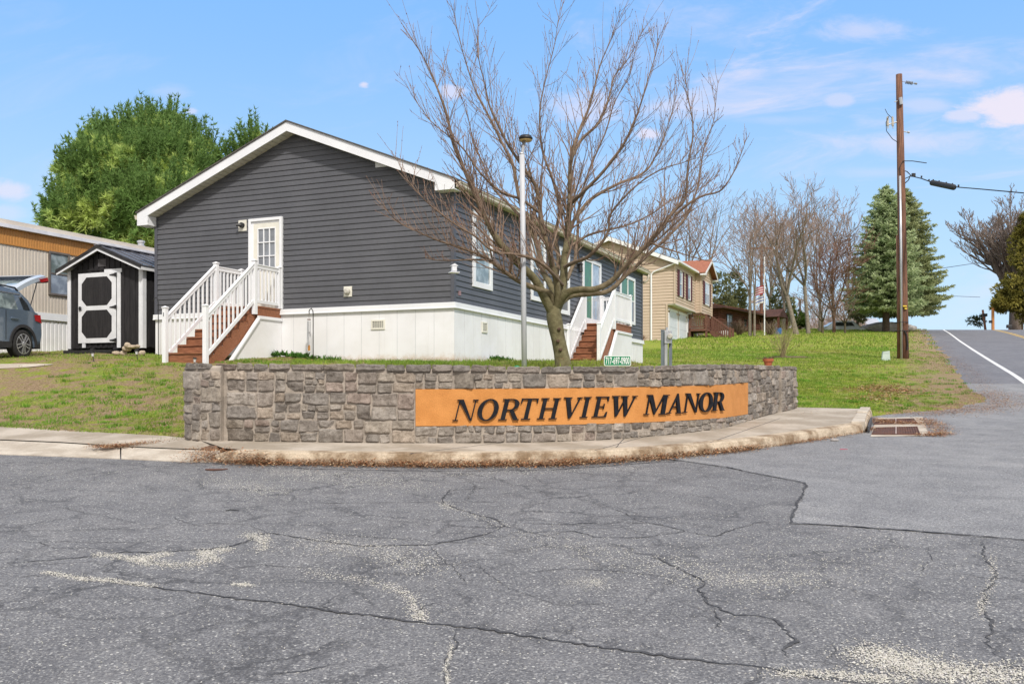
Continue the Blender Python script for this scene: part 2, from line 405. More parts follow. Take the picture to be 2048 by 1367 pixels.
for yc in np.arange(6, 28, 1.0):
    bmesh.ops.bisect_plane(bm, geom=bm.verts[:]+bm.edges[:]+bm.faces[:], plane_co=(0, float(yc), 0), plane_no=(0, 1, 0))
for v_ in bm.verts: v_.co.z = G(v_.co.y)+.004+(.0 if v_.co.y < 19 else .004)
me = bpy.data.meshes.new('road_patch'); bm.to_mesh(me); bm.free(); me.materials.append(m_patch)
o = bpy.data.objects.new('road_patch', me); COL.objects.link(o); tag(o, kind='structure')
# cracks
def ribbon(mb, pts, w, seed, off=.009, step=.035, amp=.03):
    pj = jag([tuple(p) for p in pts], step, amp, seed); rr = random.Random(seed+5); n = len(pj); vs = []; fs = []
    for i, p in enumerate(pj):
        t = (pj[min(i+1, n-1)]-pj[max(0, i-1)])
        t = t.normalized() if t.length > 1e-6 else Vector((1, 0))
        nn = Vector((-t.y, t.x)); k = min(1, i/6, (n-1-i)/6)+.15
        ww = w*.46*(.35+.9*abs(mn.noise(Vector((p.x*5, p.y*5, seed))))*1.6+.3*rr.random())*k
        for s_ in (-1, 1): q = p+nn*ww*.5*s_; vs.append((q.x, q.y, G(q.y)+off))
    for i in range(n-1): fs.append((2*i, 2*i+1, 2*i+3, 2*i+2))
    mb.add(vs, fs)
CR = [ # px polylines, width
 ([(0,1128),(180,1112),(250,1104),(330,1103),(420,1098),(470,1090),(505,1080),(512,1068),(545,1066),(600,1075),(720,1092),(860,1090),(930,1078),(1000,1062)], .035),
 ([(90,1145),(200,1158),(300,1172),(420,1190),(560,1206),(640,1216),(700,1228),(840,1243),(950,1256),(1024,1268),(1100,1279),(1250,1300),(1400,1320),(1520,1336),(1620,1350),(1760,1372)], .05),
 ([(690,1230),(640,1212),(660,1200),(690,1184)], .02), ([(920,1258),(905,1290),(895,1320),(890,1366)], .025),
 ([(1000,1062),(1010,1050),(990,1038),(930,1022),(890,1008),(882,1000),(900,980),(990,975)], .03),
 ([(560,1003),(650,1006),(760,1005),(880,1004)], .02), ([(1024,1045),(1130,1048),(1240,1044),(1310,1047),(1370,1062),(1290,1075),(1190,1073),(1150,1062),(1024,1066)], .025),
 ([(1205,1008),(1240,1022),(1280,1042),(1340,1052)], .02), ([(1370,1062),(1430,1072),(1470,1058),(1520,1044),(1580,1044)], .025),
 ([(1300,1108),(1380,1150),(1410,1162),(1400,1180),(1410,1205),(1440,1220),(1470,1230),(1520,1232),(1560,1240),(1580,1262),(1592,1282),(1570,1300),(1578,1315)], .04),
 ([(1420,1210),(1440,1240),(1430,1255)], .03), ([(1330,1166),(1380,1177),(1410,1168)], .02),
 ([(1578,1318),(1620,1322),(1690,1328),(1715,1335)], .035), ([(1024,1148),(1130,1137),(1240,1142),(1310,1150),(1420,1160)], .015),
 ([(1960,1080),(1975,1115),(1990,1150),(1975,1180),(1960,1210),(1985,1250),(1972,1285),(2010,1320)], .025),
 ([(0,1062),(120,1060),(220,1058),(300,1050),(420,1040)], .015), ([(0,1082),(200,1085),(360,1082),(480,1088)], .015),
 ([(80,1005),(170,1025),(300,1050)], .012), ([(330,1030),(400,1052),(450,1048),(560,1030)], .015),
 ([(600,1062),(720,1072),(860,1082),(960,1086),(1024,1096)], .015), ([(860,1090),(900,1130),(930,1160),(1000,1158)], .012),
 ([(840,1243),(830,1225),(850,1212),(880,1205)], .03), ([(480,1355),(600,1340),(720,1320)], .014),
 ([(700,1120),(820,1130),(900,1128),(1024,1140)], .014), ([(950,1122),(1024,1180),(1120,1210),(1240,1208)], .012),
 ([(0,1160),(60,1150),(130,1148)], .02), ([(330,1105),(300,1120),(330,1132),(400,1128),(440,1112)], .018), ([(440,1140),(520,1128),(600,1135),(690,1122)], .014),
 ([(540,1066),(500,1050),(420,1046),(300,1056)], .014), ([(880,1004),(1024,1003)], .02), ([(930,955),(950,975),(935,1000)], .014), ([(900,1130),(960,1118),(1024,1120)], .014),
 ([(760,1205),(800,1190),(830,1180)], .012), ([(1110,1290),(1140,1260),(1130,1235)], .010), ([(1640,1330),(1670,1300),(1660,1280)], .012), ([(1850,1090),(1860,1120),(1840,1150)], .010),
 ([(60,1080),(110,1095),(220,1096)], .014), ([(800,945),(810,960),(880,965),(1024,962)], .014), ([(240,1170),(230,1150),(330,1148)], .010),
 ([(1500,1200),(1380,1203),(1300,1198)], .012), ([(1024,990),(1080,985),(1110,972),(1190,965)], .015),
]
mb = MB()
for i, (pl, w) in enumerate(CR): ribbon(mb, [rp(*p) for p in pl], w, i+1, off=.005)
ribbon(mb, [tuple(p) for p in pe], .045, 99, off=.010, amp=.02)
ribbon(mb, [rp(560,935), rp(700,940), rp(900,942), rp(1100,940), rp(1290,926), rp(1370,922)], .06, 98, off=.006, amp=.03)
tag(mb.build('road_cracks', m_crack), kind='structure')
# loose pale gravel
V = []; Fc = []; C_ = []
def pebble(x, y, z, s):
    n = len(V); a = R.uniform(0, 6.28); hh = s*R.uniform(.35, .7); g = R.uniform(.35, .72); c = (g, g*R.uniform(.95, 1), g*R.uniform(.84, .95))
    for k in range(3):
        V.append((x+s*math.cos(a+k*2.1)*R.uniform(.6, 1), y+s*math.sin(a+k*2.1)*R.uniform(.6, 1), z)); C_.append(c)
    V.append((x, y, z+hh)); C_.append(c)
    Fc.extend([(n, n+1, n+3), (n+1, n+2, n+3), (n+2, n, n+3)])
def gravel_poly(pts, count, spread, s=.006):
    for _ in range(count):
        i = R.randrange(len(pts)-1); t = R.random(); a = pts[i]; b = pts[i+1]
        px = a[0]+(b[0]-a[0])*t+R.gauss(0, spread[0]); py = a[1]+(b[1]-a[1])*t+R.gauss(0, spread[1])
        if py < 925: continue
        p = road_pt(px, py); pebble(p.x, p.y, G(p.y)+.004, s*R.uniform(.6, 1.5))
gravel_poly([(190,1108),(280,1118),(340,1106)], 900, (8,3))
gravel_poly([(270,1120),(300,1126),(380,1130),(430,1118)], 900, (10,5)); gravel_poly([(430,1118),(400,1105),(460,1098)], 800, (10,4))
gravel_poly([(490,1070),(530,1075),(520,1100)], 700, (9,4)); gravel_poly([(90,1145),(160,1156),(230,1162),(310,1172)], 900, (9,2.5))
gravel_poly([(470,1168),(500,1170)], 200, (8,2)); gravel_poly([(600,1085),(700,1090),(800,1110),(850,1140)], 1500, (40,12))
gravel_poly([(600,1140),(750,1165),(820,1190),(835,1225),(845,1240)], 900, (10,5)); gravel_poly([(905,1290),(893,1330),(895,1366)], 260, (3,3), .005)
gravel_poly([(410,955),(500,975),(560,985)], 1000, (30,8)); gravel_poly([(540,945),(700,958),(850,975)], 1600, (30,8))
gravel_poly([(880,1004),(900,1015),(1010,1052)], 350, (8,4)); gravel_poly([(1030,1060),(1200,1110),(1420,1160),(1600,1160)], 1600, (60,10))
gravel_poly([(1300,1108),(1500,1162),(1700,1140)], 700, (50,20)); gravel_poly([(1130,1166),(1190,1160),(1200,1172)], 500, (12,6), .004)
gravel_poly([(1980,1110),(1990,1150),(1965,1200),(1960,1230)], 350, (6,6)); gravel_poly([(1720,1300),(1800,1325),(1900,1345),(2060,1350)], 3800, (30,13), .0065)
gravel_poly([(1560,1345),(1700,1350),(1800,1362)], 1100, (30,6), .006); gravel_poly([(540,945),(900,950),(1290,935)], 1100, (20,3))
gravel_poly([(0,940),(400,950)], 700, (20,20)); gravel_poly([(1400,1100),(1900,1110)], 900, (80,30)); gravel_poly([(0,1250),(2048,1250)], 900, (60,60), .005)
tag(np_mesh('gravel', np.array(V), np.array(Fc), M('gravel_stone', (1,1,1), (.75,.73,.7), 60, .9, attr=True), np.array(C_)), kind='stuff', label='loose pale grit scattered over the cracked asphalt')
# ---------------------------------------------------------------- pavement and kerb
kt = [(430,898),(470,901),(560,903),(700,905),(850,905.5),(1000,905),(1100,903),(1200,900),(1300,895),(1400,887),(1480,879),(1560,870),(1630,860),(1690,851),(1722,846.5),(1730,843),(1735,832),(1741,817)]
ktp = [road_pt(x, y, .15) for x, y in kt]
def resample(P, step):
    out = [P[0].copy()]
    for a, b in zip(P, P[1:]):
        k = max(1, int((b-a).length/step))
        for i in range(1, k+1): out.append(a+(b-a)*i/k)
    return out
ktp = [Vector((p.x, p.y)) for p in ktp]
kr = resample(ktp, .12)
def kerb_h(i, n): return .15*min(1, .55+i/3.0)
mb = MB(); vs = []; fs = []; n = len(kr)
for i, p in enumerate(kr):
    t = (kr[min(i+1, n-1)]-kr[max(0, i-1)]).normalized(); nn = Vector((t.y, -t.x))   # outward (towards road)
    g = G(p.y); h = kerb_h(i, n); w = mn.noise(Vector((p.x*2, p.y*2, 0)))*.012; w2 = mn.noise(Vector((p.x*7, p.y*7, 4)))*.008
    for off, z in ((.045+w, -.03), (.03+w+w2, h*.55), (.012+w, h-.02+w2*.6), (-.012+w2, h-.003), (-.17, h+.002), (-.17, -.05)):
        q = p+nn*off; vs.append((q.x, q.y, G(q.y)+z))
for i in range(n-1):
    for k in range(5): fs.append((i*6+k, (i+1)*6+k, (i+1)*6+k+1, i*6+k+1))
fs += [tuple(range(6)), tuple(range((n-1)*6, n*6))]
mb.add(vs, fs); kerb = tag(mb.build('kerb', m_kerb), kind='structure')
# pavement slab between kerb and wall
WB = [(-4.60,13.46),(-4.05,13.2),(-2.2,12.95),(-.9,12.90),(0,12.95),(.88,13.16),(1.65,13.52),(2.48,14.14),(3.32,15.0),(4.0,16.2),(4.75,17.5),(5.45,18.75),(5.75,19.25)]
inner = [(-8.4,14.98),(-6.1,13.98),(-4.6,13.35)]
seg = [tuple(p-Vector((0,0))) for p in []]
outer = []
for i, p in enumerate(kr):
    t = (kr[min(i+1, n-1)]-kr[max(0, i-1)]).normalized(); nn = Vector((t.y, -t.x)); outer.append(p-nn*.165)
poly = [Vector((p.x, p.y, 0)) for p in outer]+[Vector((6.95, 19.05, 0)), Vector((5.6, 19.5, 0))]+[Vector((x, y+.12, 0)) for x, y in WB[::-1]]
bm = bmesh.new(); bv = [bm.verts.new(p) for p in poly]
for t_ in tessellate_polygon([poly]):
    try: bm.faces.new([bv[i] for i in t_])
    except ValueError: pass
for v_ in bm.verts: v_.co.z = G(v_.co.y)+.148
me = bpy.data.meshes.new('pavement'); bm.to_mesh(me); bm.free(); me.materials.append(m_conc)
pav = tag(bpy.data.objects.new('pavement', me), kind='structure'); COL.objects.link(pav)
mb = MB()
for a, b, sd in (((820,906),(1010,884),1),((1190,900),(1290,872),2),((1420,884),(1560,836),3),((1230,896),(1250,874),4)):
    A = road_pt(a[0], a[1], .15); B_ = road_pt(b[0], b[1], .15)
    pj = jag([(A.x, A.y), (B_.x, B_.y)], .08, .006, sd)
    for p, q in zip(pj, pj[1:]): mb.bar((p.x, p.y, G(p.y)+.1485), (q.x, q.y, G(q.y)+.1485), .010, .004)
mb.build('pavement_joint', m_crack, pav)
# kerb return blocks at the drain
mb = MB()
for q4 in ([(1702,846),(1729,846.5),(1734,828),(1713,828.5)], [(1713,826),(1734.5,826),(1741,817),(1721,816.5)]):
    mb = MB(); q4 = [road_pt(a, b, .15) for a, b in q4]
    mb.add([(p.x, p.y, G(p.y)+.03) for p in q4]+[(p.x, p.y, G(p.y)+.185) for p in q4], [(0,1,5,4),(1,2,6,5),(2,3,7,6),(3,0,4,7),(4,5,6,7)])
    mb.build('kerb_block', m_conc2, kerb, bevel=.015)
mb = MB(); a = road_pt(1737,866); b_ = road_pt(1746,846); mb.bar((a.x, a.y, G(a.y)+.06), (b_.x-.03, b_.y, G(b_.y)+.06), .03, .11); mb.build('drain_mouth', m_crack, kerb)  # solid dark bar on the kerb face paints the shade of the drain hollow
# left lowered apron: pavement (darker) and sloping apron slabs
def lofted(name, rows, mat, parent=None):
    mb = MB(); vs = []; fs = []; k = len(rows[0])
    for r in rows: vs += r
    for i in range(len(rows)-1):
        for j in range(k-1): fs.append((i*k+j, (i+1)*k+j, (i+1)*k+j+1, i*k+j+1))
    mb.add(vs, fs); return mb.build(name, mat, parent, smooth=False)
rows = []
for px, yb, ya, yi in ((-260,893,866,842),(-100,900,873,850),(0,907,880,857),(120,911,885,863),(240,916,893,870),(330,920,897,875),(380,922,899,880),(440,922,900,883)):
    a = road_pt(px, yb, .012); b_ = road_pt(px, ya, .09); c_ = road_pt(px, ya-2, .10); d_ = road_pt(px, yi-4, .15)
    rows.append([(a.x, a.y, G(a.y)-.02), tuple(a), tuple(b_), tuple(c_), tuple(d_)])
lofted('apron_pavement', [r[3:] for r in rows], m_conc).__setitem__('kind', 'structure')
for s_, e_ in ((0, 4), (4, 7)):
    rr = [list(r[:3]) for r in rows[s_:e_+1]]
    if s_ == 4:
        rr[0] = [tuple(Vector(rr[0][k])*.97+Vector(rr[1][k])*.03) for k in range(3)]
    lofted('apron_slab', rr, m_conc2).__setitem__('kind', 'structure')
# ---------------------------------------------------------------- stone wall
def catmull(P, n=14):
    out = []
    for i in range(len(P)-1):
        p0 = P[max(i-1,0)]; p1 = P[i]; p2 = P[i+1]; p3 = P[min(i+2,len(P)-1)]
        for k in range(n):
            t = k/n; out.append(.5*((2*p1)+(p2-p0)*t+(2*p0-5*p1+4*p2-p3)*t*t+(3*p1-p0-3*p2+p3)*t**3))
    out.append(P[-1]); return out
wp = catmull([Vector(p) for p in WB]); ws = [0]
for a, b in zip(wp, wp[1:]): ws.append(ws[-1]+(b-a).length)
WL = ws[-1]
def wall_at(s):
    s = min(max(s, 0), WL-1e-4)
    i = int(np.searchsorted(ws, s, side='right'))-1; t = (s-ws[i])/(ws[i+1]-ws[i])
    p = wp[i]+(wp[i+1]-wp[i])*t
    a = wp[max(0, i-3)]; b = wp[min(len(wp)-1, i+4)]; d = (b-a).normalized()
    return p, Vector((d.y, -d.x))
WTOP = [(-4.8,2.02),(-2,1.99),(0,1.965),(1.7,1.98),(2.5,2.03),(3.4,2.07),(4.1,2.10),(5.8,2.16)]
def wpt(s, v, out=0.0):    # v 0..1 base to top
    p, nn = wall_at(s); zb = G(p.y)+.14; zt = lerp_tab(WTOP, p.x)
    q = p+nn*out; return Vector((q.x, q.y, zb+(zt-zb)*v))
def s_of_px(px):
    best = 0; bd = 1e9
    for i in range(0, 1400):
        s = WL*i/1400; p, _ = wall_at(s); d = abs(CX+p.x/p.y*F-px)
        if d < bd: bd = d; best = s
    return best
def v_of(s, z):
    p, _ = wall_at(s); zb = G(p.y)+.14; zt = lerp_tab(WTOP, p.x); return (z-zb)/(zt-zb)
wall = empty('stone_sign_wall', (0, 0, 0), 0, 'long curved grey fieldstone wall with an orange panel reading NORTHVIEW MANOR', 'wall')
SP0 = s_of_px(831); SP1 = s_of_px(1494)
def panel_v(s):
    t = (s-SP0)/(SP1-SP0)
    zb = 1.185+.02*t+.075*t*t; zt = 1.678+.015*t+.12*t*t
    return v_of(s, zb), v_of(s, zt)
# core (mortar)
mb = MB(); N = 120; vs = []; fs = []
for i in range(N+1):
    s = WL*i/N
    for v, o_ in ((-.12, 0), (.25, 0), (.5, 0), (.75, 0), (.985, -.01), (.985, -.40), (-.1, -.40)): vs.append(wpt(s, v, o_))
for i in range(N):
    for k in range(6): fs.append((i*7+k, (i+1)*7+k, (i+1)*7+k+1, i*7+k+1))
fs += [tuple(range(7)), tuple(range(N*7, N*7+7))]
mb.add(vs, fs)
def proud_pier(s0, s1, out):
    vs = []; K = 6
    for i in range(K+1):
        s = s0+(s1-s0)*i/K
        for v, o_ in ((-.12, 0), (-.12, out), (.97, out), (1.0, out-.03), (1.0, -.42)): vs.append(wpt(s, v, o_))
    fs = [(i*5+k, (i+1)*5+k, (i+1)*5+k+1, i*5+k+1) for i in range(K) for k in range(4)]+[tuple(range(5)), tuple(range(K*5, K*5+5))]
    mb.add(vs, fs)
SPI = s_of_px(448); SPE = s_of_px(1556)
proud_pier(-.0, SPI, .09); proud_pier(SPE, WL, .06)
mb.build('wall_core', m_mortar, wall)
# stones
PAL = [tuple(min(1, (q*.62+.30*.38)*k) for q, k in zip(c, (1.13,1.07,1.0))) for c in [(.30,.275,.25),(.36,.325,.28),(.24,.225,.21),(.40,.34,.28),(.24,.225,.215),(.31,.245,.215),(.42,.395,.37),(.33,.295,.27),(.22,.20,.185)]]
stones = MB()
def stone(s0, s1, fv0, fv1, base=0.0, seed=0, cols=PAL):
    rr = random.Random(seed); Ls = s1-s0
    nx = max(8, int(Ls/.018)); nz = 12; c = rr.choice(cols); k = rr.uniform(.85, 1.12); c = tuple(x*k for x in c)
    dep = rr.uniform(.012, .030); tilt = rr.uniform(-.014, .014); tilt2 = rr.uniform(-.014, .014)
    jit = [rr.uniform(-.011, .011) for _ in range(8)]; vs = []; cl = []
    rx = rr.uniform(.09, .22)
    for j in range(nz+1):
        b = j/nz
        for i in range(nx+1):
            a = i/nx
            s = s0+Ls*a+(jit[0]*(1-b)+jit[1]*b)*(1-a)+(jit[2]*(1-b)+jit[3]*b)*a
            v0 = fv0(s); v1 = fv1(s); v = v0+(v1-v0)*b+((jit[4]*(1-a)+jit[5]*a)*(1-b)+(jit[6]*(1-a)+jit[7]*a)*b)
            # rounded corners
            ea = min(a, 1-a)*Ls; hb = abs(v1-v0); eb = min(b, 1-b)*hb
            cr = .02
            if ea < cr and eb < cr:
                q = math.hypot(cr-ea, cr-eb)/cr
                if q > 1:
                    s += (1 if a < .5 else -1)*(cr-ea)*(1-1/q); v += (1 if b < .5 else -1)*(cr-eb)*(1-1/q)
            w = mn.noise(Vector((s*11, v*11, seed*.37)))*.014+mn.noise(Vector((s*40, v*40, seed*.37)))*.004; s += w; v += mn.noise(Vector((s*11, v*11, seed*.37+9)))*.012
            e = min(1, min(ea, eb)/.010); prof = math.sqrt(max(0, 1-(1-e)**2))
            o_ = -.012+(dep+.012)*prof+prof*(tilt*(a-.5)*2+tilt2*(b-.5)*2)
            o_ += prof*(.022*mn.noise(Vector((s*5+seed, v*5, 1)))+.020*abs(mn.noise(Vector((s*12, v*14, seed))))+.009*mn.noise(Vector((s*30, v*34, seed)))+.005*mn.noise(Vector((s*70, v*70, seed))))
            vs.append(wpt(s, v, base+o_)); cl.append(c)
    n0 = len(stones.v); fs = [(j*(nx+1)+i, j*(nx+1)+i+1, (j+1)*(nx+1)+i+1, (j+1)*(nx+1)+i) for j in range(nz) for i in range(nx)]
    stones.add(vs, fs)
    for i, c_ in enumerate(cl): stones.c[n0+i] = c_
SEED = [11]
def layout(s0, s1, f0, f1, base=0.0, hmax=.20, wmax=.36, asp=2.6, cols=PAL):
    """guillotine split in (s, fraction)"""
    rr = random.Random(SEED[0]); SEED[0] += 17
    Hh = f1((s0+s1)/2)-f0((s0+s1)/2)
    def rec(a, b, c, d, depth):
        w = b-a; h = (d-c)*Hh
        if (w > wmax*rr.uniform(.75, 1.25)) or w > h*asp*rr.uniform(.9, 1.2):
            if w > .15:
                t = a+w*rr.uniform(.36, .64)
                if h > hmax*1.8 and w < wmax*2.0 or w > 1.2 or h <= hmax*1.8:
                    rec(a, t, c, d, depth+1); rec(t, b, c, d, depth+1); return
        if h > hmax*rr.uniform(.72, 1.15) or h > w*1.5:
            if h > .12:
                t = c+(d-c)*rr.uniform(.36, .64); rec(a, b, c, t, depth+1); rec(a, b, t, d, depth+1); return
        m = rr.uniform(.002, .007)
        fa = lambda s, c=c: f0(s)+(f1(s)-f0(s))*c+m
        fb = lambda s, d=d: f0(s)+(f1(s)-f0(s))*d-m
        SEED[0] += 1; stone(a+m, b-m, fa, fb, base, SEED[0], cols)
    rec(s0, s1, 0, 1, 0)
k0 = lambda s: .0; k93 = lambda s: .935; k1 = lambda s: 1.005
DARK = [tuple(x*.82 for x in c) for c in PAL]
layout(.01, SPI, k0, lambda s: .93, .09, .28, .34, 1.5)
layout(SPI+.04, SP0-.01, k0, lambda s: .30, 0, .22, .62, 3.0)
layout(SPI+.04, SP0-.01, lambda s: .30, lambda s: .66, 0, .25, .52, 2.6)
layout(SPI+.04, SP0-.01, lambda s: .66, k93, 0, .22, .46, 2.4)
layout(SP0-.01, SP1+.01, lambda s: panel_v(s)[1], k93, 0, .22, .44, 2.2, DARK[:5]+PAL[:4])
layout(SP0-.01, SP1+.01, k0, lambda s: panel_v(s)[0], 0, .20, .46, 2.6)
layout(SP1+.01, SPE, k0, lambda s: .5, 0, .28, .42, 2, DARK+PAL); layout(SP1+.01, SPE, lambda s: .5, k93, 0, .25, .36, 1.8, DARK+PAL)
layout(SPE, WL-.01, k0, k93, .06, .28, .4, 1.6, DARK+PAL)
rr = random.Random(4); s = .0
while s < WL-.02:    # thin capping course
    e = min(WL-.01, s+rr.uniform(.2, .5))
    if WL-.01-e < .12: e = WL-.01
    base = .085 if e < SPI+.1 else (.055 if s > SPE-.1 else .0)
    SEED[0] += 1; stone(s+.008, e-.004, lambda q: .945, lambda q: 1.03, base, SEED[0], DARK); s = e
# pier end face stones (left return)
def m_stone_mat():
    m, t, b, v = newmat('fieldstone')
    a = t.new('ShaderNodeAttribute', _attribute_name='col')
    n1 = t.noise(7, 6, .75, v); n2 = t.noise(34, 5, .75, v); n3 = t.noise(1.1, 4, .6, v)
    col = t.mix(t.ramp(n1, .32, .68), t.mix(1, a.outputs['Color'], (.68,.66,.64), 'MULTIPLY'), t.mix(1, a.outputs['Color'], (1.22,1.21,1.2), 'MULTIPLY'))
    col = t.mix(t.ramp(n2, .52, .70), col, t.mix(1, col, (.5,.48,.46), 'MULTIPLY'))
    col = t.mix(t.ramp(n3, .55, .72), col, t.mix(1, col, (.60,.57,.54), 'MULTIPLY'))
    n4 = t.noise(4.2, 7, .8, v); col = t.mix(t.ramp(n4, .56, .66), col, t.mix(1, col, (.55,.53,.52), 'MULTIPLY'))
    t.set(b.inputs['Base Color'], col); b.inputs['Roughness'].default_value = .9; b.inputs['Specular IOR Level'].default_value = .2
    bn = t.new('ShaderNodeBump', Strength=1.0, Distance=.035); t.l.new(t.noise(22, 8, .8, v), bn.inputs['Height']); t.l.new(bn.outputs[0], b.inputs['Normal'])
    return m
m_stone = m_stone_mat()
stones.build('fieldstone_facing', m_stone, wall, smooth=True, colors=True)
# panel
mb = MB(); N = 60; vs = []; fs = []
for i in range(N+1):
    s = SP0+.0+(SP1-SP0)*i/N; a, b = panel_v(s)
    for v, o_ in ((a-.005, -.01), (a-.005, .018), ((a+b)/2, .018), (b+.005, .018), (b+.005, -.01)):
        vs.append(wpt(s, v, o_+(.004*mn.noise(Vector((s*3, v*3, 0))) if o_ > 0 else 0)))
for i in range(N):
    for k in range(4): fs.append((i*5+k, (i+1)*5+k, (i+1)*5+k+1, i*5+k+1))
fs += [tuple(range(5)), tuple(range(N*5, N*5+5))]
mb.add(vs, fs); panel = mb.build('sign_panel', m_stucco, wall)
# letters : upright shapes in a unit-cap-height box, sheared when placed
def q(*p): return list(p)
SF = .045
def serif(x0, x1, y, up=True): return [(x0, y), (x1, y), (x1, y+SF), (x0, y+SF)] if up else [(x0, y-SF), (x1, y-SF), (x1, y), (x0, y)]
def ring(cx, rx, ry, ix, iy, a0=0, a1=360, k=28, cy=.5):
    out = []
    for i in range(k):
        t0 = rad(a0+(a1-a0)*i/k); t1 = rad(a0+(a1-a0)*(i+1)/k)
        out.append([(cx+rx*math.cos(t0), cy+ry*math.sin(t0)), (cx+rx*math.cos(t1), cy+ry*math.sin(t1)), (cx+ix*math.cos(t1), cy+iy*math.sin(t1)), (cx+ix*math.cos(t0), cy+iy*math.sin(t0))])
    return out
def stem(x0, x1, a=0, b=1): return [(x0, a), (x1, a), (x1, b), (x0, b)]
GLY = {
 'N': (1.0, [stem(.10,.16), [(.06,1),(.30,1),(.90,.0),(.80,0)], stem(.84,.90), serif(0,.26,0), serif(.74,1.0,1,False), serif(0,.1,1,False)]),
 'O': (.92, ring(.46,.46,.52,.25,.46)),
 'R': (.95, [stem(.10,.31), serif(0,.41,0), serif(0,.12,1,False)]+[[(.3,.955),(.5,.955),(.5,1),(.3,1)], [(.3,.46),(.5,.46),(.5,.505),(.3,.505)]]+ring(.48,.36,.27,.155,.225,-90,90,14,.73)+[[(.42,.47),(.62,.47),(.92,.04),(.72,0)], [(.70,0),(.98,0),(.98,.045),(.76,.045)]]),
 'T': (.86, [stem(.33,.53), serif(.2,.66,0), [(0,.95),(.86,.95),(.86,1),(0,1)], [(0,.76),(.035,.76),(.10,.955),(0,.955)], [(.86,.76),(.825,.76),(.76,.955),(.86,.955)]]),
 'H': (1.05, [stem(.11,.31), stem(.74,.94), serif(0,.42,0), serif(.63,1.05,0), serif(0,.42,1,False), serif(.63,1.05,1,False), [(.30,.48),(.75,.48),(.75,.53),(.30,.53)]]),
 'V': (.92, [[(.08,1),(.30,1),(.56,.16),(.47,-.02),(.42,-.02)], [(.47,-.02),(.53,.04),(.84,1),(.77,1)], serif(0,.40,1,False), serif(.66,.92,1,False)]),
 'I': (.42, [stem(.11,.31), serif(0,.42,0), serif(0,.42,1,False)]),
 'E': (.86, [stem(.11,.31), serif(0,.84,0), serif(0,.80,1,False), [(.84,.26),(.80,.26),(.70,.04),(.84,.04)], [(.80,.76),(.765,.76),(.68,.96),(.80,.96)], [(.30,.49),(.6,.49),(.6,.535),(.30,.535)], [(.56,.38),(.60,.38),(.60,.65),(.56,.65)]]),
 'W': (1.35, [[(.07,1),(.28,1),(.46,.2),(.38,-.02),(.33,-.02)], [(.38,-.02),(.44,.06),(.72,.86),(.66,.86)], [(.55,1),(.76,1),(.94,.2),(.86,-.02),(.81,-.02)], [(.86,-.02),(.92,.06),(1.26,1),(1.19,1)], serif(0,.38,1,False), serif(.46,.86,1,False), serif(1.08,1.35,1,False)]),
 'M': (1.25, [stem(.11,.165), [(.07,1),(.30,1),(.62,.22),(.58,.0),(.53,.0)], [(.57,.08),(.64,.18),(.99,1),(.92,1)], stem(.93,1.14), serif(0,.27,0), serif(.82,1.25,0), serif(0,.1,1,False), serif(1.1,1.25,1,False)]),
 'A': (1.0, [[(.10,0),(.155,0),(.56,.90),(.52,1.02)], [(.50,1.02),(.56,1.02),(.90,0),(.68,0),(.44,.82)], [(.27,.32),(.72,.32),(.72,.37),(.27,.37)], serif(0,.25,0), serif(.58,1.0,0)]),
}
LET = [('N',905,957),('O',955,997),('R',996,1038),('T',1041,1077),('H',1072,1121),('V',1126,1163),('I',1157,1181),('E',1181,1216),('W',1222,1272),('M',1284,1335),('A',1330,1360),('N',1362,1397),('O',1394,1421),('R',1419,1443)]
for ch, pa, pb in LET:
    adv, polys = GLY[ch]; sa = s_of_px(pa); sb = s_of_px(pb); t = (pa-905)/535
    zb = 1.252+.045*t+.068*t*t; cap = .290; sh = .24*cap
    gl_ = [(gx/adv, gy) for pl in polys for gx, gy in pl]; W0 = .05; W1 = .8
    for _ in range(30):
        wd = (W0+W1)/2; ex = [a_*wd+b_*sh for a_, b_ in gl_]
        if max(ex)-min(ex) > sb-sa: W1 = wd
        else: W0 = wd
    sa -= min(ex)
    mb = MB()
    for i, pl in enumerate(polys):
        f = []; bk = []
        dep = .018+i*.0005
        pl2 = []
        for a, b in zip(pl, pl[1:]+pl[:1]):
            pl2.append(a)
        for gx, gy in pl2:
            s = sa+gx/adv*wd+gy*sh; v = v_of(s, zb+gy*cap)
            f.append(wpt(s, v, .030+dep)); bk.append(wpt(s, v, .028))
        n = len(f); tri = tessellate_polygon([[Vector((x, y, 0)) for x, y in pl2]])
        mb.add(f+bk, [tuple(t_) for t_ in tri]+[(k, (k+1) % n, (k+1) % n+n, k+n) for k in range(n)])
    mb.build('letter', m_letter, panel)
# ---------------------------------------------------------------- siding helpers
def siding(mb, mapf, s0, s1, z0, z1, expo=.13, lip=.016, prof=None):
    """prof(z)->(sl,sr) limits"""
    z = z0
    while z < z1-.005:
        zt = min(z+expo, z1); a = prof(z) if prof else (s0, s1); b = prof(zt) if prof else (s0, s1)
        a = (max(a[0], s0), min(a[1], s1)); b = (max(b[0], s0), min(b[1], s1))
        if a[1]-a[0] > .02:
            if b[1] < b[0]: m_ = (b[0]+b[1])/2; b = (m_, m_)
            mb.add([mapf(a[0], z, lip), mapf(a[1], z, lip), mapf(b[1], zt, 0), mapf(b[0], zt, 0), mapf(a[0], z, -.01), mapf(a[1], z, -.01),
                    mapf((a[0]*.5+b[0]*.5), (z+zt)/2, lip*.55), mapf((a[1]*.5+b[1]*.5), (z+zt)/2, lip*.55)],
                   [(0,1,7,6),(6,7,2,3),(0,4,5,1)])
        z = zt
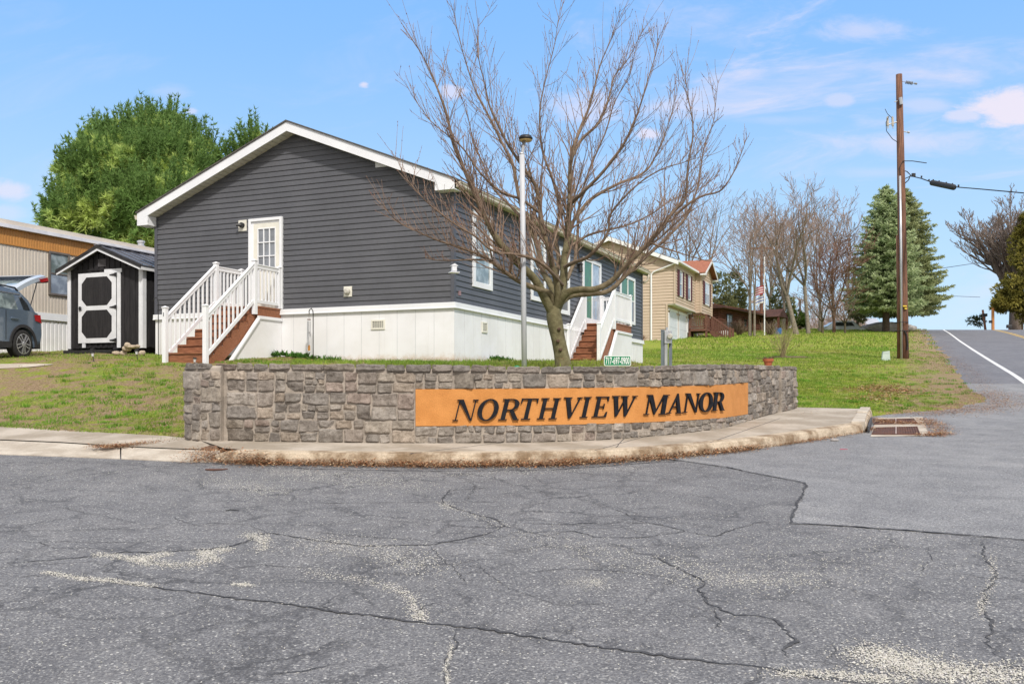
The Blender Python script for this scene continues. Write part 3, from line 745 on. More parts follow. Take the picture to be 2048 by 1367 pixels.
def pbox(mb, mapf, s0, s1, z0, z1, o0, o1):
    p = [mapf(s, z, o) for o in (o0, o1) for s, z in ((s0,z0),(s1,z0),(s1,z1),(s0,z1))]
    mb.add(p, [(0,3,2,1),(4,5,6,7),(0,1,5,4),(1,2,6,5),(2,3,7,6),(3,0,4,7)])
def window(parent, mapf, s0, s1, z0, z1, tr=.09, mframe=None, gl=None, gl2=None, mode='hung', out=.05, shutters=0, arch=False):
    mframe = mframe or m_white; gl = gl or g_sky; gl2 = gl2 or gl
    mb = MB(); pbox(mb, mapf, s0, s1, z0, z0+tr, 0, out); pbox(mb, mapf, s0, s1, z1-tr, z1, 0, out)
    pbox(mb, mapf, s0, s0+tr, z0+tr, z1-tr, 0, out); pbox(mb, mapf, s1-tr, s1, z0+tr, z1-tr, 0, out)
    w = mb.build('window', mframe, parent, bevel=.004)
    a, b, c, d = s0+tr, s1-tr, z0+tr, z1-tr; f = .03
    mb = MB()
    if mode == 'hung':
        m_ = (c+d)/2; pbox(mb, mapf, a, b, m_-.02, m_+.02, 0, out-.012); panes = [(a, b, c, m_-.02, gl2), (a, b, m_+.02, d, gl)]
    elif mode == 'double':
        h = (a+b)/2; m_ = (c+d)/2; pbox(mb, mapf, h-.035, h+.035, c, d, 0, out-.008)
        pbox(mb, mapf, a, h-.035, m_-.02, m_+.02, 0, out-.014); pbox(mb, mapf, h+.035, b, m_-.02, m_+.02, 0, out-.014)
        panes = [(a, h-.035, c, m_-.02, gl2), (a, h-.035, m_+.02, d, gl), (h+.035, b, c, m_-.02, gl2), (h+.035, b, m_+.02, d, gl)]
    elif mode == 'slider':
        h = (a+b)/2; pbox(mb, mapf, h-.05, h+.05, c, d, 0, out-.008); pbox(mb, mapf, a, h-.05, c, c+.12, 0, out-.014); pbox(mb, mapf, h+.05, b, c, c+.12, 0, out-.014)
        panes = [(a, h-.05, c+.12, d, gl), (h+.05, b, c+.12, d, gl2)]
    else: panes = [(a, b, c, d, gl)]
    if mb.v: mb.build('sash', mframe, w)
    for (p0, p1, p2, p3, g_) in panes:
        mm = MB(); pbox(mm, mapf, p0, p1, p2, p3, .0, out-.03); mm.build('pane', g_, w)
    if shutters:
        for x0, x1 in ((s0-shutters-.02, s0-.02), (s1+.02, s1+.02+shutters)):
            mm = MB(); pbox(mm, mapf, x0, x1, z0, z1, 0, out+.01); mm.build('shutter', m_maroon, parent)
    return w
# ---------------------------------------------------------------- grey manufactured home
HO = Vector((-1.29, 20.8, 0)); HW, HLn = 8.45, 15.85
home = empty('manufactured_home', HO, RZ, 'charcoal grey single storey home with white skirting and a white trimmed gable', 'house')
ZS, ZE, ZP = 3.65, 6.16, 8.03
fmap = lambda s, z, o: (s, -o, z)         # gable wall (faces -y local)
smap = lambda s, z, o: (o, s, z)          # long wall (faces +x local)
def hg(x, y):   # ground under home-local point
    p = HO+NV*x+UV*y; return H(p.x, p.y)
SL = .395
def rake(z):    # siding limits under the rake
    t = (7.80-z)/SL; return (-4.22-t, -4.22+t)
body = MB(); body.box((-HW+.02, .02, ZS+.01), (-.02, HLn-.02, ZE))
body.prism([(-HW+.02, .02, ZE), (-.02, .02, ZE), (-4.22, .02, 7.72)], (0, HLn-.04, 0))
siding(body, fmap, -HW, 0, ZS, 7.80, .128, .02, rake)
siding(body, smap, 0, HLn, ZS, ZE+.05, .128, .02)
body.build('wall', m_vinyl, home)
mb = MB()
for x, y in ((0, 0), (-HW, 0), (0, HLn)):
    mb = MB(); mb.box((x-.055, y-.03 if y < 1 else y-.07, ZS), (x+.03, y+.07 if y < 1 else y+.03, ZE)); mb.build('corner_trim', m_greytrim, home)
# skirting
mb = MB()
g0 = min(hg(-HW, -.1), hg(0, -.1))-.25
mb.box((-HW-.02, -.03, g0), (.03, HLn+.02, ZS-.10)); sk = mb.build('skirting', m_skirtd, home)
mb = MB()
for a, b, c, d in ((-HW-.06, -.075, .07, -.03), (.03, -.03, .075, HLn+.05)): mb.box((a, b, ZS-.12), (c, d, ZS+.0))
mb.box((-HW-.06, -.088, ZS-.135), (.088, -.03, ZS-.105)); mb.box((.03, -.03, ZS-.135), (.088, HLn+.05, ZS-.105))
mb.build('skirt_cap', m_white, sk, bevel=.006)
mb = MB()
for i in range(1, 18): mb.box((-i*.47, -.0335, g0), (-i*.47+.008, -.03, ZS-.135))
for i in range(1, 34): mb.box((.03, i*.47, g0), (.0335, i*.47+.008, ZS-.135))
mb.build('skirt_seams', M('seam', (.55,.56,.58), (.5,.5,.52), 3, .6), sk)
def vent(mapf, s, z, w, h, par):
    mb = MB(); pbox(mb, mapf, s-w/2, s+w/2, z-h/2, z-h/2+.035, .03, .055); pbox(mb, mapf, s-w/2, s+w/2, z+h/2-.035, z+h/2, .03, .055)
    pbox(mb, mapf, s-w/2, s-w/2+.035, z-h/2+.035, z+h/2-.035, .03, .055); pbox(mb, mapf, s+w/2-.035, s+w/2, z-h/2+.035, z+h/2-.035, .03, .055)
    o = mb.build('vent', m_cream, par); mb = MB(); k = 6
    for i in range(k):
        zz = z-h/2+.04+(h-.08)*i/k; pbox(mb, mapf, s-w/2+.035, s+w/2-.035, zz, zz+.011, .032, .05)
    for i in range(1, 5): ss = s-w/2+.035+(w-.07)*i/5; pbox(mb, mapf, ss, ss+.007, z-h/2+.035, z+h/2-.035, .032, .047)
    mb.build('louvre', m_cream, o)
    mb = MB(); pbox(mb, mapf, s-w/2+.03, s+w/2-.03, z-h/2+.03, z+h/2-.03, .031, .034); mb.build('vent_screen', m_black, o)
vent(fmap, -1.90, 3.21, .36, .22, home); vent(smap, 1.56, 3.20, .30, .25, home)
# roof : white rake boards, soffit, shingles, gutters
XL, XR, YF = -8.80, .17, -.32
def rz(x): return ZP-SL*abs(x+4.22)
RL, RR_ = rz(XL), rz(XR)
roof = MB()
for xa, xb in ((XL-.03, -4.22), (XR+.03, -4.22)):
    za, zb = rz(xa), rz(xb)
    roof.prism([(xa, YF-.03, za+.0), (xb, YF-.03, zb+.0), (xb, YF-.03, zb+.035), (xa, YF-.03, za+.035)], (0, HLn+.65, 0))
roof = roof.build('roof', m_shingle, home)
mb = MB()
for xa in (XL, XR):
    za, zb = rz(xa)-.002, ZP-.002; x2 = -4.22
    mb.prism([(xa, YF, za), (x2, YF, zb), (x2, YF, zb-.22), (xa, YF, za-.22)], (0, .03, 0))
    mb.prism([(xa, HLn+.27, za), (x2, HLn+.27, zb), (x2, HLn+.27, zb-.22), (xa, HLn+.27, za-.22)], (0, .03, 0))
# boxed eave returns
mb.box((XL, YF, RL-.26), (-HW-.0, YF+.03, RL-.2)); mb.prism([(XL, YF+.001, RL-.20), (-HW+.0, YF+.001, RL-.09), (-HW+.0, YF+.001, RL-.32), (XL, YF+.001, RL-.32)], (0, .36, 0))
mb.prism([(XR, YF+.001, RR_-.2), (-.30, YF+.001, RR_-.02), (-.30, YF+.001, RR_-.22), (XR, YF+.001, RR_-.22)], (0, .34, 0))
mb.box((XL, YF+.36, RL-.3), (XL+.03, HLn+.27, RL-.01))
mb.build('rake_board', m_white, roof)
mb = MB()
for xa in (XL+.02, XR-.02):
    za, zb = rz(xa)-.2, ZP-.2
    mb.prism([(xa, YF+.03, za), (-4.22, YF+.03, zb), (-4.22, YF+.03, zb-.02), (xa, YF+.03, za-.02)], (0, .31, 0))
mb.box((-.02, .0, ZE+.02), (XR, HLn+.2, ZE+.05))
sf = mb.build('soffit', m_soffit, roof)
mb = MB()
for i in range(60):
    x = XL+.2+i*.145
    if x > XR-.1: break
    z = rz(x)-.222; mb.box((x, YF+.04, z-.004), (x+.01, YF+.31, z+.004))
mb.build('soffit_grooves', M('soffit_groove', (.42,.40,.37), (.38,.36,.33), 3, .7), sf)
mb = MB()   # gutters: right side long one and the left stub
def gut(mb, x, y0, y1, z, sgn=1):
    pf = [(0,0),(.07,0),(.095,.03),(.095,.07),(.115,.10),(.115,.115),(.0,.115)]
    mb.prism([(x+sgn*a, y0, z+b) for a, b in pf], (0, y1-y0, 0))
gut(mb, XR, YF+.1, HLn+.3, RR_-.16); gut(mb, XL, YF+.02, HLn+.3, RL-.16, -1)
mb.build('gutter', m_gutter, roof)
mb = MB(); mb.tube([(.22, HLn+.1, ZE+.0), (.22, HLn+.12, ZE-.15), (.16, HLn+.1, ZE-.28), (.03, HLn+.06, ZE-.34)], .04, 8); mb.build('downspout', m_gutter, roof, smooth=True)
mb = MB(); pbox(mb, fmap, -1.98, -1.35, 6.80, 6.95, .0, .03); mb.build('trim_patch', m_white, home)
# gable door
mb = MB(); D0, D1, DZ = -5.52, -4.54, 5.87
for a in ((D0, D0+.07, 3.66, DZ), (D1-.07, D1, 3.66, DZ), (D0+.07, D1-.07, DZ-.07, DZ)): pbox(mb, fmap, *a, 0, .075)
pbox(mb, fmap, D0+.07, D0+.13, 3.66, DZ-.07, 0, .04); pbox(mb, fmap, D0+.13, D1-.07, DZ-.12, DZ-.07, 0, .04)
dr = mb.build('door', m_white, home, bevel=.004)
mb = MB(); a, b = D0+.13, D1-.08; g = (a+.13, b-.13, 4.62, DZ-.25)
for x in ((a, g[0], 3.68, DZ-.12), (g[1], b, 3.68, DZ-.12), (g[0], g[1], 3.68, g[2]), (g[0], g[1], g[3], DZ-.12)): pbox(mb, fmap, *x, 0, .035)
pbox(mb, fmap, a+.12, (a+b)/2-.04, 3.85, 4.45, .035, .042); pbox(mb, fmap, (a+b)/2+.04, b-.12, 3.85, 4.45, .035, .042)
mb.build('door_leaf', m_cream, dr)
mb = MB(); pbox(mb, fmap, *g, 0, .02); mb.build('pane', g_door, dr)
mb = MB()
for i in range(4): x = g[0]+(g[1]-g[0])*i/3; pbox(mb, fmap, x-.012, x+.012, g[2], g[3], .02, .043)
for i in range(4): z = g[2]+(g[3]-g[2])*i/3; pbox(mb, fmap, g[0]-.01, g[1]+.01, z-.012, z+.012, .021, .0445)
mb.build('muntins', m_white, dr)
mb = MB(); mb.lathe([(.0,0),(.03,.0),(.035,.03),(.0,.05)], (0,0,0), 12); mb.v = [(a+.07+v_[0], -.035-v_[2], 4.60+v_[1]) for v_ in mb.v]; mb.build('door_handle', m_black, dr); mb = MB(); mb.lathe([(.0,0),(.03,.0),(.03,.015),(.0,.02)], (0,0,0), 12); mb.v = [(a+.07+v_[0], -.035-v_[2], 4.76+v_[1]) for v_ in mb.v]; mb.build('deadbolt', m_black, dr)
mb = MB(); pbox(mb, fmap, -5.85, -5.61, 5.60, 5.87, .0, .035); wl = mb.build('wall_lamp', m_cream, home, bevel=.006)
mb = MB(); mb.tube([(-5.72, -.035, 5.74), (-5.72, -.10, 5.74)], .065, 14); mb.tube([(-5.72, -.08, 5.74), (-5.82, -.15, 5.74)], .035, 10); mb.build('lamp_head', m_black, wl, smooth=False)
mb = MB(); pbox(mb, fmap, -2.83, -2.61, 3.88, 4.12, .0, .03); vh = mb.build('exhaust_vent', m_cream, home, bevel=.005)
mb = MB(); mb.lathe([(.075,0),(.075,.05),(.04,.08)], (0,0,0), 16); mb.v = [(-2.72+v_[0], -.03-v_[2], 4.0+v_[1]) for v_ in mb.v]; mb.build('exhaust_hood', M('hood', (.5,.48,.42), (.42,.4,.36), 6, .5), vh)
mb = MB(); pbox(mb, smap, .22, .32, 3.83, 3.93, .0, .03); mb.build('outlet_box', M('outlet', (.3,.18,.19), (.25,.16,.17), 6, .6), home)
window(home, smap, .94, 2.02, 4.10, 5.87, .13, gl=g_sky)
window(home, smap, 4.56, 5.62, 4.13, 5.87, .12, gl=g_sky, gl2=g_screen)
window(home, smap, 6.70, 7.60, 3.95, 5.87, .12, gl=g_sky, gl2=g_screen)
window(home, smap, 8.84, 10.67, 3.78, 5.87, .11, gl=g_green, gl2=g_pale, mode='slider')
window(home, smap, 12.90, 14.78, 4.15, 5.84, .11, gl=g_green, gl2=g_screen, mode='double')
mb = MB(); mb.lathe([(.05,.0),(.075,.03),(.06,.22),(.09,.25),(.02,.30)], (.12, 8.35, 5.30), 8); mb.box((.0, 8.31, 5.42), (.06, 8.39, 5.58)); mb.build('wall_lantern', m_black, home)
# ---------------------------------------------------------------- stairs
def make_steps(name, label, org, w, run, n, rise, land, zb, rail_l=True, end_rail=False, number=False, gdrop=.25):
    root = empty(name, org, RZ, label, 'steps', 'white railed entry steps of the grey home')
    r = rise/n; t = run/(n-1)*1.0
    for i in range(n-1):
        mb = MB(); mb.box((-w+.06, i*t+.03, (i+1)*r-.035), (-.06, i*t+t+.045, (i+1)*r)); mb.build('tread', m_deckwood, root, bevel=.004)
    for i in range(n):
        mb = MB(); mb.box((-w+.07, i*t+.06, i*r-.02 if i else -.15), (-.07, i*t+.08, (i+1)*r-.037)); mb.build('riser', m_deckwood, root)
    for x in (-w+.03, -.06):
        mb = MB(); pf = [(.0, -.12)]
        for i in range(n): pf += [(i*t+.06, i*r if i else -.12), (i*t+.06, (i+1)*r-.04)]
        pf = [(0.06,-.12)]+[p for i in range(n-1) for p in ((i*t+.06,(i+1)*r-.036),((i+1)*t+.06,(i+1)*r-.036))]+[((n-1)*t+.06, rise-.04), (run+.25, rise-.04), (run+.25, rise-.3), (.42, -.12)]
        mb.prism([(x, a, b) for a, b in pf], (.03, 0, 0)); mb.build('stringer', m_deckwood, root)
    mb = MB(); mb.box((-w-.02, run+.0, rise-.035), (.03, run+land, rise)); mb.build('landing', m_deckwood, root)
    mb = MB(); mb.box((-w-.0, run+.04, rise-.22), (-w+.035, run+land, rise-.036)); mb.box((-.02, run+.04, rise-.22), (.015, run+land, rise-.036)); mb.box((-w+.04, run+.04, rise-.22), (-.025, run+.07, rise-.036))
    mb.build('landing_joist', m_deckwood, root)
    # white side panel
    for x in ((.02, .035),):
        mb = MB(); mb.prism([(x[0], .55, -gdrop), (x[0], run+.08, rise-.30), (x[0], run+land, rise-.30), (x[0], run+land, -gdrop)], (.015, 0, 0))
        sp = mb.build('side_panel', m_skirt, root)
        mb = MB(); mb.bar((x[0]+.02, .50, -gdrop), (x[0]+.02, run+.07, rise-.29), .05, .09, (1,0,0)); mb.bar((x[0]+.023, run+.04, rise-.265), (x[0]+.023, run+land, rise-.265), .05, .075)
        mb.build('panel_trim', m_white, sp, bevel=.008)
    ph = .10
    def post(x, y, z0, z1):
        mb = MB(); mb.cbox((x, y, (z0+z1)/2), (.095, .095, z1-z0)); mb.cbox((x, y, z1+.012), (.12, .12, .024))
        mb.add([(x-.05,y-.05,z1+.024),(x+.05,y-.05,z1+.024),(x+.05,y+.05,z1+.024),(x-.05,y+.05,z1+.024),(x,y,z1+.055)], [(0,1,4),(1,2,4),(2,3,4),(3,0,4)])
        return mb.build('post', m_white, root, bevel=.005)
    def rail(p, q_, zlo=.10, zhi=.90, nb=8, side=(1,0,0)):
        p = Vector(p); q_ = Vector(q_)
        mb = MB(); mb.bar(p+Vector((0,0,zhi)), q_+Vector((0,0,zhi)), .05, .085); mb.bar(p+Vector((0,0,zhi+.05)), q_+Vector((0,0,zhi+.05)), .075, .03); mb.build('handrail', m_white, root, bevel=.006)
        mb = MB(); mb.bar(p+Vector((0,0,zlo)), q_+Vector((0,0,zlo)), .045, .08); mb.build('bottom_rail', m_white, root, bevel=.006)
        for i in range(nb):
            c = p+(q_-p)*((i+.75)/(nb+.5)); mb = MB(); mb.box((c.x-.018, c.y-.018, c.z+zlo), (c.x+.018, c.y+.018, c.z+zhi)); mb.build('baluster', m_white, root)
    sides = [0, -w]
    for x in sides:
        post(x, 0, -.25, 1.16); post(x, run-.02, rise-.2 if x == 0 else rise-.2, rise+1.02)
        rail((x, .05, .02), (x, run-.07, rise-.02), .12, .93, 10)
        if x == 0 or rail_l:
            rail((x, run+.03, rise), (x, run+land-.08, rise), .10, .90, 6 if land < 1.2 else 11)
            post(x, run+land-.05, rise, rise+.97)
    if end_rail:
        rail((-w+.04, run+land-.04, rise), (-.05, run+land-.04, rise), .10, .90, 6)
        if not rail_l: post(-w, run+land-.05, rise, rise+.97)
    if number:
        fc = bpy.data.curves.new('house_number', 'FONT'); fc.body = '1'; fc.size = .12; fc.extrude = .004
        tmp = bpy.data.objects.new('t', fc); COL.objects.link(tmp); dg = bpy.context.evaluated_depsgraph_get()
        me = bpy.data.meshes.new_from_object(tmp.evaluated_get(dg)); bpy.data.objects.remove(tmp)
        me.materials.clear(); me.materials.append(m_black); o = bpy.data.objects.new('house_number', me); COL.objects.link(o); o.parent = root
        o.location = (-w-.03, -.052, .98); o.rotation_euler = (rad(90), 0, 0)
    return root
def hl(x, y, z): p = HO+NV*x+UV*y; return Vector((p.x, p.y, z))
make_steps('entry_steps', 'brown steps with white railing climbing to the small white gable door', hl(-4.6, -2.64, 2.34), 1.11, 1.66, 7, 1.32, .94, 0, True, False, True)
make_steps('entry_steps', 'brown steps with white railing just right of the bare tree trunk', hl(1.02, 7.34, 2.49), .93, 1.54, 7, 1.31, 1.82, 0, False, True)
# ---------------------------------------------------------------- beige two storey house
BO = Vector((10.36, 63, 0)); bz = 5.15
bh = empty('beige_house', (BO.x, BO.y, bz), RZ, 'tan two storey house with two garage doors, maroon shutters and an orange shingle gable', 'house')
EZ = 5.35; OV = 2.55; LN = 12.0; DW = 8.4; PZ = 7.1
bf = lambda s, z, o: (s, -o, z); bs = lambda off: (lambda s, z, o: (off+o, s, z))
mb = MB(); mb.box((-DW, .03, -.6), (-.03, LN, OV)); mb.box((-DW, .03, OV), (.50, LN, EZ)); mb.box((.5, 6.5, OV-.1), (.92, 10.5, EZ))
mb.prism([(-DW, .03, EZ), (.5, .03, EZ), ((.5-DW)/2, .03, PZ-.1)], (0, LN-.1, 0))
bx = (.5-DW)/2; bsl = (PZ-EZ)/(.5-bx)
siding(mb, bf, -DW, 0, -.5, OV, .2, .03); siding(mb, bf, -DW, .53, OV, PZ-.05, .2, .03, lambda z: (bx-(PZ-z)/bsl, bx+(PZ-z)/bsl) if z > EZ-.05 else (-99, 99))
siding(mb, bs(0), 0, LN, -.5, OV, .2, .03); siding(mb, bs(.53), .0, LN, OV, EZ, .2, .03)
siding(mb, bs(.95), 6.5, 10.5, OV-.1, EZ+1.0, .2, .03, lambda z: (8.5-max(.0, (EZ+.98-z))*2.05 if z > EZ else 6.5, 8.5+max(0, (EZ+.98-z))*2.05 if z > EZ else 10.5))
siding(mb, lambda s, z, o: (s, 6.47-o, z), .53, .98, OV-.1, EZ, .2, .03)
mb.build('wall', m_beige, bh)
mb = MB(); mb.box((.0, 0, OV-.06), (.57, LN, OV-.002)); mb.box((-.03, -.045, OV), (.0, -.03, OV+.01))
mb.build('overhang_soffit', m_soffit, bh)
mb = MB()
for x, y, z0, z1 in ((.56, -.02, OV, EZ), (.02, -.02, -.5, OV), (.98, 6.46, OV-.1, EZ), (.98, 10.5, OV-.1, EZ)): mb = MB(); mb.cbox((x-.03, y, (z0+z1)/2), (.11, .09, z1-z0)); mb.build('corner_trim', m_beige, bh)
mb = MB()
for xa in (.5+.35, -DW-.35):
    za = PZ+.12-abs(xa-bx)*bsl; mb.prism([(xa, -.35, za), (bx, -.35, PZ+.12), (bx, -.35, PZ+.18), (xa, -.35, za+.06)], (0, LN+.7, 0))
rf = mb.build('roof', m_shingle, bh)
mb = MB()
for xa in (.5+.35, -DW-.35):
    za = PZ+.12-abs(xa-bx)*bsl; mb.prism([(xa, -.38, za+.03), (bx, -.38, PZ+.16), (bx, -.38, PZ-.12), (xa, -.38, za-.24)], (0, .04, 0))
mb.box((.5, -.36, EZ-.12), (.85, 0, EZ+.0)); mb.box((.55, .0, EZ-.04), (.85, 6.45, EZ)); mb.box((.86, -.35, EZ-.08), (.90, 6.4, EZ+.06))
mb.build('fascia', m_white, rf)
mb = MB(); yz = 8.5; gz = EZ+1.15
for yy in (6.1, 10.9): mb.prism([(1.35, yy, EZ-.05), (1.35, yz, gz), (1.35, yz, gz+.06), (1.35, yy, EZ+.01)], (-5.2, 0, 0))
mb.build('gable_roof', m_orangeshingle, rf)
mb = MB()
for yy in (6.1, 10.9): mb.prism([(1.36, yy, EZ-.02), (1.36, yz, gz+.03), (1.36, yz, gz-.18), (1.36, yy, EZ-.22)], (.03, 0, 0))
mb.box((.96, 6.1, EZ-.2), (1.36, 6.5, EZ-.1)); mb.box((.96, 10.5, EZ-.2), (1.36, 10.9, EZ-.1))
mb.build('gable_fascia', m_white, rf)
for a, b in ((.35, 2.75), (3.35, 5.75)):
    mb = MB(); pf = bs(.03); c = .35
    mb.prism([pf(a, 0, .0), pf(b, 0, .0), pf(b, 1.85, .0), pf(b-c, 2.15, .0), pf(a+c, 2.15, .0), pf(a, 1.85, .0)], (.03, 0, 0)); gd = mb.build('garage_door', m_garage, bh)
    mb = MB()
    for i in range(1, 4): pbox(mb, pf, a, b, i*.53, i*.53+.02, .03, .034)
    mb.build('panel_lines', M('garage_line', (.42,.45,.5), (.4,.43,.48), 3, .6), gd)
    mb = MB(); pbox(mb, pf, a-.12, a, -.1, 2.0, 0, .05); pbox(mb, pf, b, b+.12, -.1, 2.0, 0, .05); pbox(mb, pf, a-.12, b+.12, 2.15, 2.3, 0, .05); mb.build('door_casing', m_white, gd)
for a, b in ((1.15, 1.95), (3.75, 4.55)): window(bh, bs(.53), a, b, 3.15, 4.9, .07, gl=g_pale, gl2=g_dark, shutters=.48, out=.08)
window(bh, bs(.95), 7.6, 9.2, 3.15, 4.85, .08, gl=g_pale, gl2=g_screen, mode='double', shutters=.45, out=.08)
window(bh, bs(.03), 7.9, 9.3, .35, 1.2, .08, gl=g_dark, mode='double', shutters=.25, out=.08)
window(bh, bs(.03), 5.95, 6.7, 1.0, 2.4, .08, gl=g_pale, out=.08)
mb = MB(); mb.tube([(-1.05, -.09, -.1), (-1.05, -.09, 4.55)], .06, 6); mb.tube([(-1.05, -.09, 4.55), (-.9, -.1, 4.72), (.6, -.25, 5.2), (.85, -.3, 5.28)], .05, 6); mb.build('downspout', m_white, bh)
mb = MB(); pbox(mb, bs(.03), 6.15, 6.75, 2.05, 2.5, 0, .3); ac = mb.build('air_conditioner', m_white, bh, bevel=.03)
mb = MB(); mb.tube([(.33, 6.45, 2.27), (.345, 6.45, 2.27)], .17, 14); mb.build('fan_grille', m_black, ac)
# deck with stairs in front of it
dk = empty('wooden_deck', Vector((BO.x, BO.y, bz+.38)), RZ, 'dark brown wooden deck and stairs on the front of the tan house', 'deck')
mb = MB(); mb.box((.10, 6.05, .72), (1.45, 8.6, .90)); mb.build('platform', m_darkdeck, dk)
for x, y in ((1.4, 6.15), (1.4, 8.5), (.2, 6.12)):
    mb = MB(); mb.cbox((x, y, .6), (.14, .14, 2.6)); mb.build('post', m_darkdeck, dk)
def deck_rail(p, q_, n):
    p = Vector(p); q_ = Vector(q_); mb = MB(); mb.bar(p+Vector((0,0,1)), q_+Vector((0,0,1)), .12, .06); mb.build('handrail', m_darkdeck, dk)
    mb = MB(); mb.bar(p+Vector((0,0,.12)), q_+Vector((0,0,.12)), .05, .1); mb.build('bottom_rail', m_darkdeck, dk)
    for i in range(n):
        c = p+(q_-p)*((i+.5)/n); mb = MB(); mb.box((c.x-.025, c.y-.025, c.z+.1), (c.x+.025, c.y+.025, c.z+1)); mb.build('baluster', m_darkdeck, dk)
deck_rail((.12, 6.1, .9), (1.4, 6.1, .9), 8); deck_rail((1.42, 6.15, .9), (1.42, 7.3, .9), 6); deck_rail((1.45, 7.4, .9), (2.85, 7.4, -.15), 9); deck_rail((1.45, 8.5, .9), (2.85, 8.5, -.15), 9)
mb = MB(); mb.cbox((2.9, 7.4, .2), (.14, .14, 1.6)); mb.build('post', m_darkdeck, dk); mb = MB(); mb.cbox((2.9, 8.5, .2), (.14, .14, 1.6)); mb.build('post', m_darkdeck, dk)
for i in range(6):
    mb = MB(); mb.box((1.48+i*.22, 7.45, .70-i*.18), (1.72+i*.22, 8.45, .75-i*.18)); mb.build('tread', m_darkdeck, dk)
mb = MB(); mb.bar((1.45, 7.4, .75), (2.85, 7.4, -.35), .05, .28); mb.build('stringer', m_darkdeck, dk)
# ---------------------------------------------------------------- log cabin
cp = at(1439, 672, 80); cz = 6.6
cb = empty('log_cabin', (cp.x, cp.y, cz), -rad(34.6), 'low dark brown log cabin beyond the tan house, with an orange roof patch', 'house')
mb = MB(); mb.box((-5.5, 0.05, -1), (-.05, 13.2, 2.45))
for i in range(13):
    z = -.2+i*.205; mb.tube([(-5.6, .0, z), (.12, .0, z)], .105, 8); mb.tube([(0, -.12, z), (0, 13.2, z)], .105, 8)
mb.build('log_wall', m_log, cb)
mb = MB(); mb.prism([(-6.1, -.6, 2.35), (.7, -.6, 2.35), (.7, -.6, 2.5), (-2.7, -.6, 3.2), (-6.1, -.6, 2.5)], (0, 14.2, 0)); cr = mb.build('roof', M('cabin_roof', (.10,.045,.035), (.07,.035,.03), 6, .85), cb)
mb = MB(); mb.prism([(.72, 3.2, 2.52), (.72, 9.0, 2.52), (-2.6, 9.0, 3.24), (-2.6, 3.2, 3.24)], (0, 0, .05)); mb.build('roof_patch', m_orangeshingle, cr)
mb = MB(); mb.prism([(1.9, 9.4, 2.25), (1.9, 12.2, 2.25), (1.9, 10.8, 3.05)], (-4.5, 0, 0)); mb.build('porch_roof', M('cabin_roof', (0,)), cr)
for y in (9.6, 12.0):
    mb = MB(); mb.cbox((1.8, y, .9), (.18, .18, 2.8)); mb.build('porch_post', m_log, cb)
window(cb, lambda s, z, o: (.1+o, s, z), 1.3, 2.6, .55, 2.0, .09, mframe=m_black, gl=g_pale, gl2=g_dark, mode='double')
window(cb, lambda s, z, o: (.1+o, s, z), 5.2, 6.1, 1.1, 1.9, .07, mframe=m_log, gl=g_dark, mode='one')
mb = MB(); mb.box((.1, 9.6, -.1), (.14, 10.7, 1.95)); mb.build('door', m_black, cb)
# ---------------------------------------------------------------- tan mobile home on the left
MO = Vector((-13.5, 27.0, 0))
mo = empty('mobile_home', (MO.x, MO.y, 0), RZ, 'old tan ribbed mobile home with an orange band, behind the black shed', 'house')
ZT = 3.97; z1 = 6.12
def ribs(mb, mapf, s0, s1, z0, z1, step=.11, dep=.012):
    s = s0; vs = []; prof = []
    while s < s1: prof += [(s, 0), (s+step*.62, 0), (s+step*.74, -dep), (s+step*.88, -dep)]; s += step
    for a, o_ in prof: vs += [mapf(a, z0, o_), mapf(a, z1, o_)]
    mb.add(vs, [(2*i, 2*i+2, 2*i+3, 2*i+1) for i in range(len(prof)-1)])
mm = lambda s, z, o: (o, s, z)
mb = MB(); mb.box((-4.2, -9, ZT), (-.03, 9, 6.45)); ribs(mb, mm, -9, 1.35-.0, ZT, 5.78); ribs(mb, mm, 1.35, 9, ZT, 5.78); mb.build('wall', m_tan, mo)
mb = MB(); ribs(mb, lambda s, z, o: (o+.02, s, z), -9, 9, 5.78, 6.22, .09); mb.box((-.02, -9, 5.75), (.03, 9, 5.79)); mb.build('band', m_band, mo)
mb = MB(); mb.prism([(.14, -9.1, 6.20), (.14, -9.1, 6.30), (-2.1, -9.1, 6.38), (-4.35, -9.1, 6.30), (-4.35, -9.1, 6.20)], (0, 18.2, 0)); rf = mb.build('roof', m_roofwhite, mo)
mb = MB(); mb.lathe([(.10,0),(.10,.27),(.13,.28),(.13,.33),(.10,.34),(.10,.42),(.13,.43),(.13,.48),(.08,.50)], (-1.35, 5.2, 6.40), 16); mb.build('flue_pipe', m_galv, rf)
mb = MB(); ribs(mb, lambda s, z, o: (o-.03, s, z), -9, 9, 1.8, ZT, .14, .015); sk2 = mb.build('skirting', m_skirt, mo)
mb = MB(); mb.box((-.03, -9, ZT-.2), (.015, 9, ZT)); mb.build('skirt_band', m_white, sk2)
window(mo, mm, .25, .98, 4.5, 5.77, .06, mframe=m_bronze, gl=g_sky, gl2=g_pale)
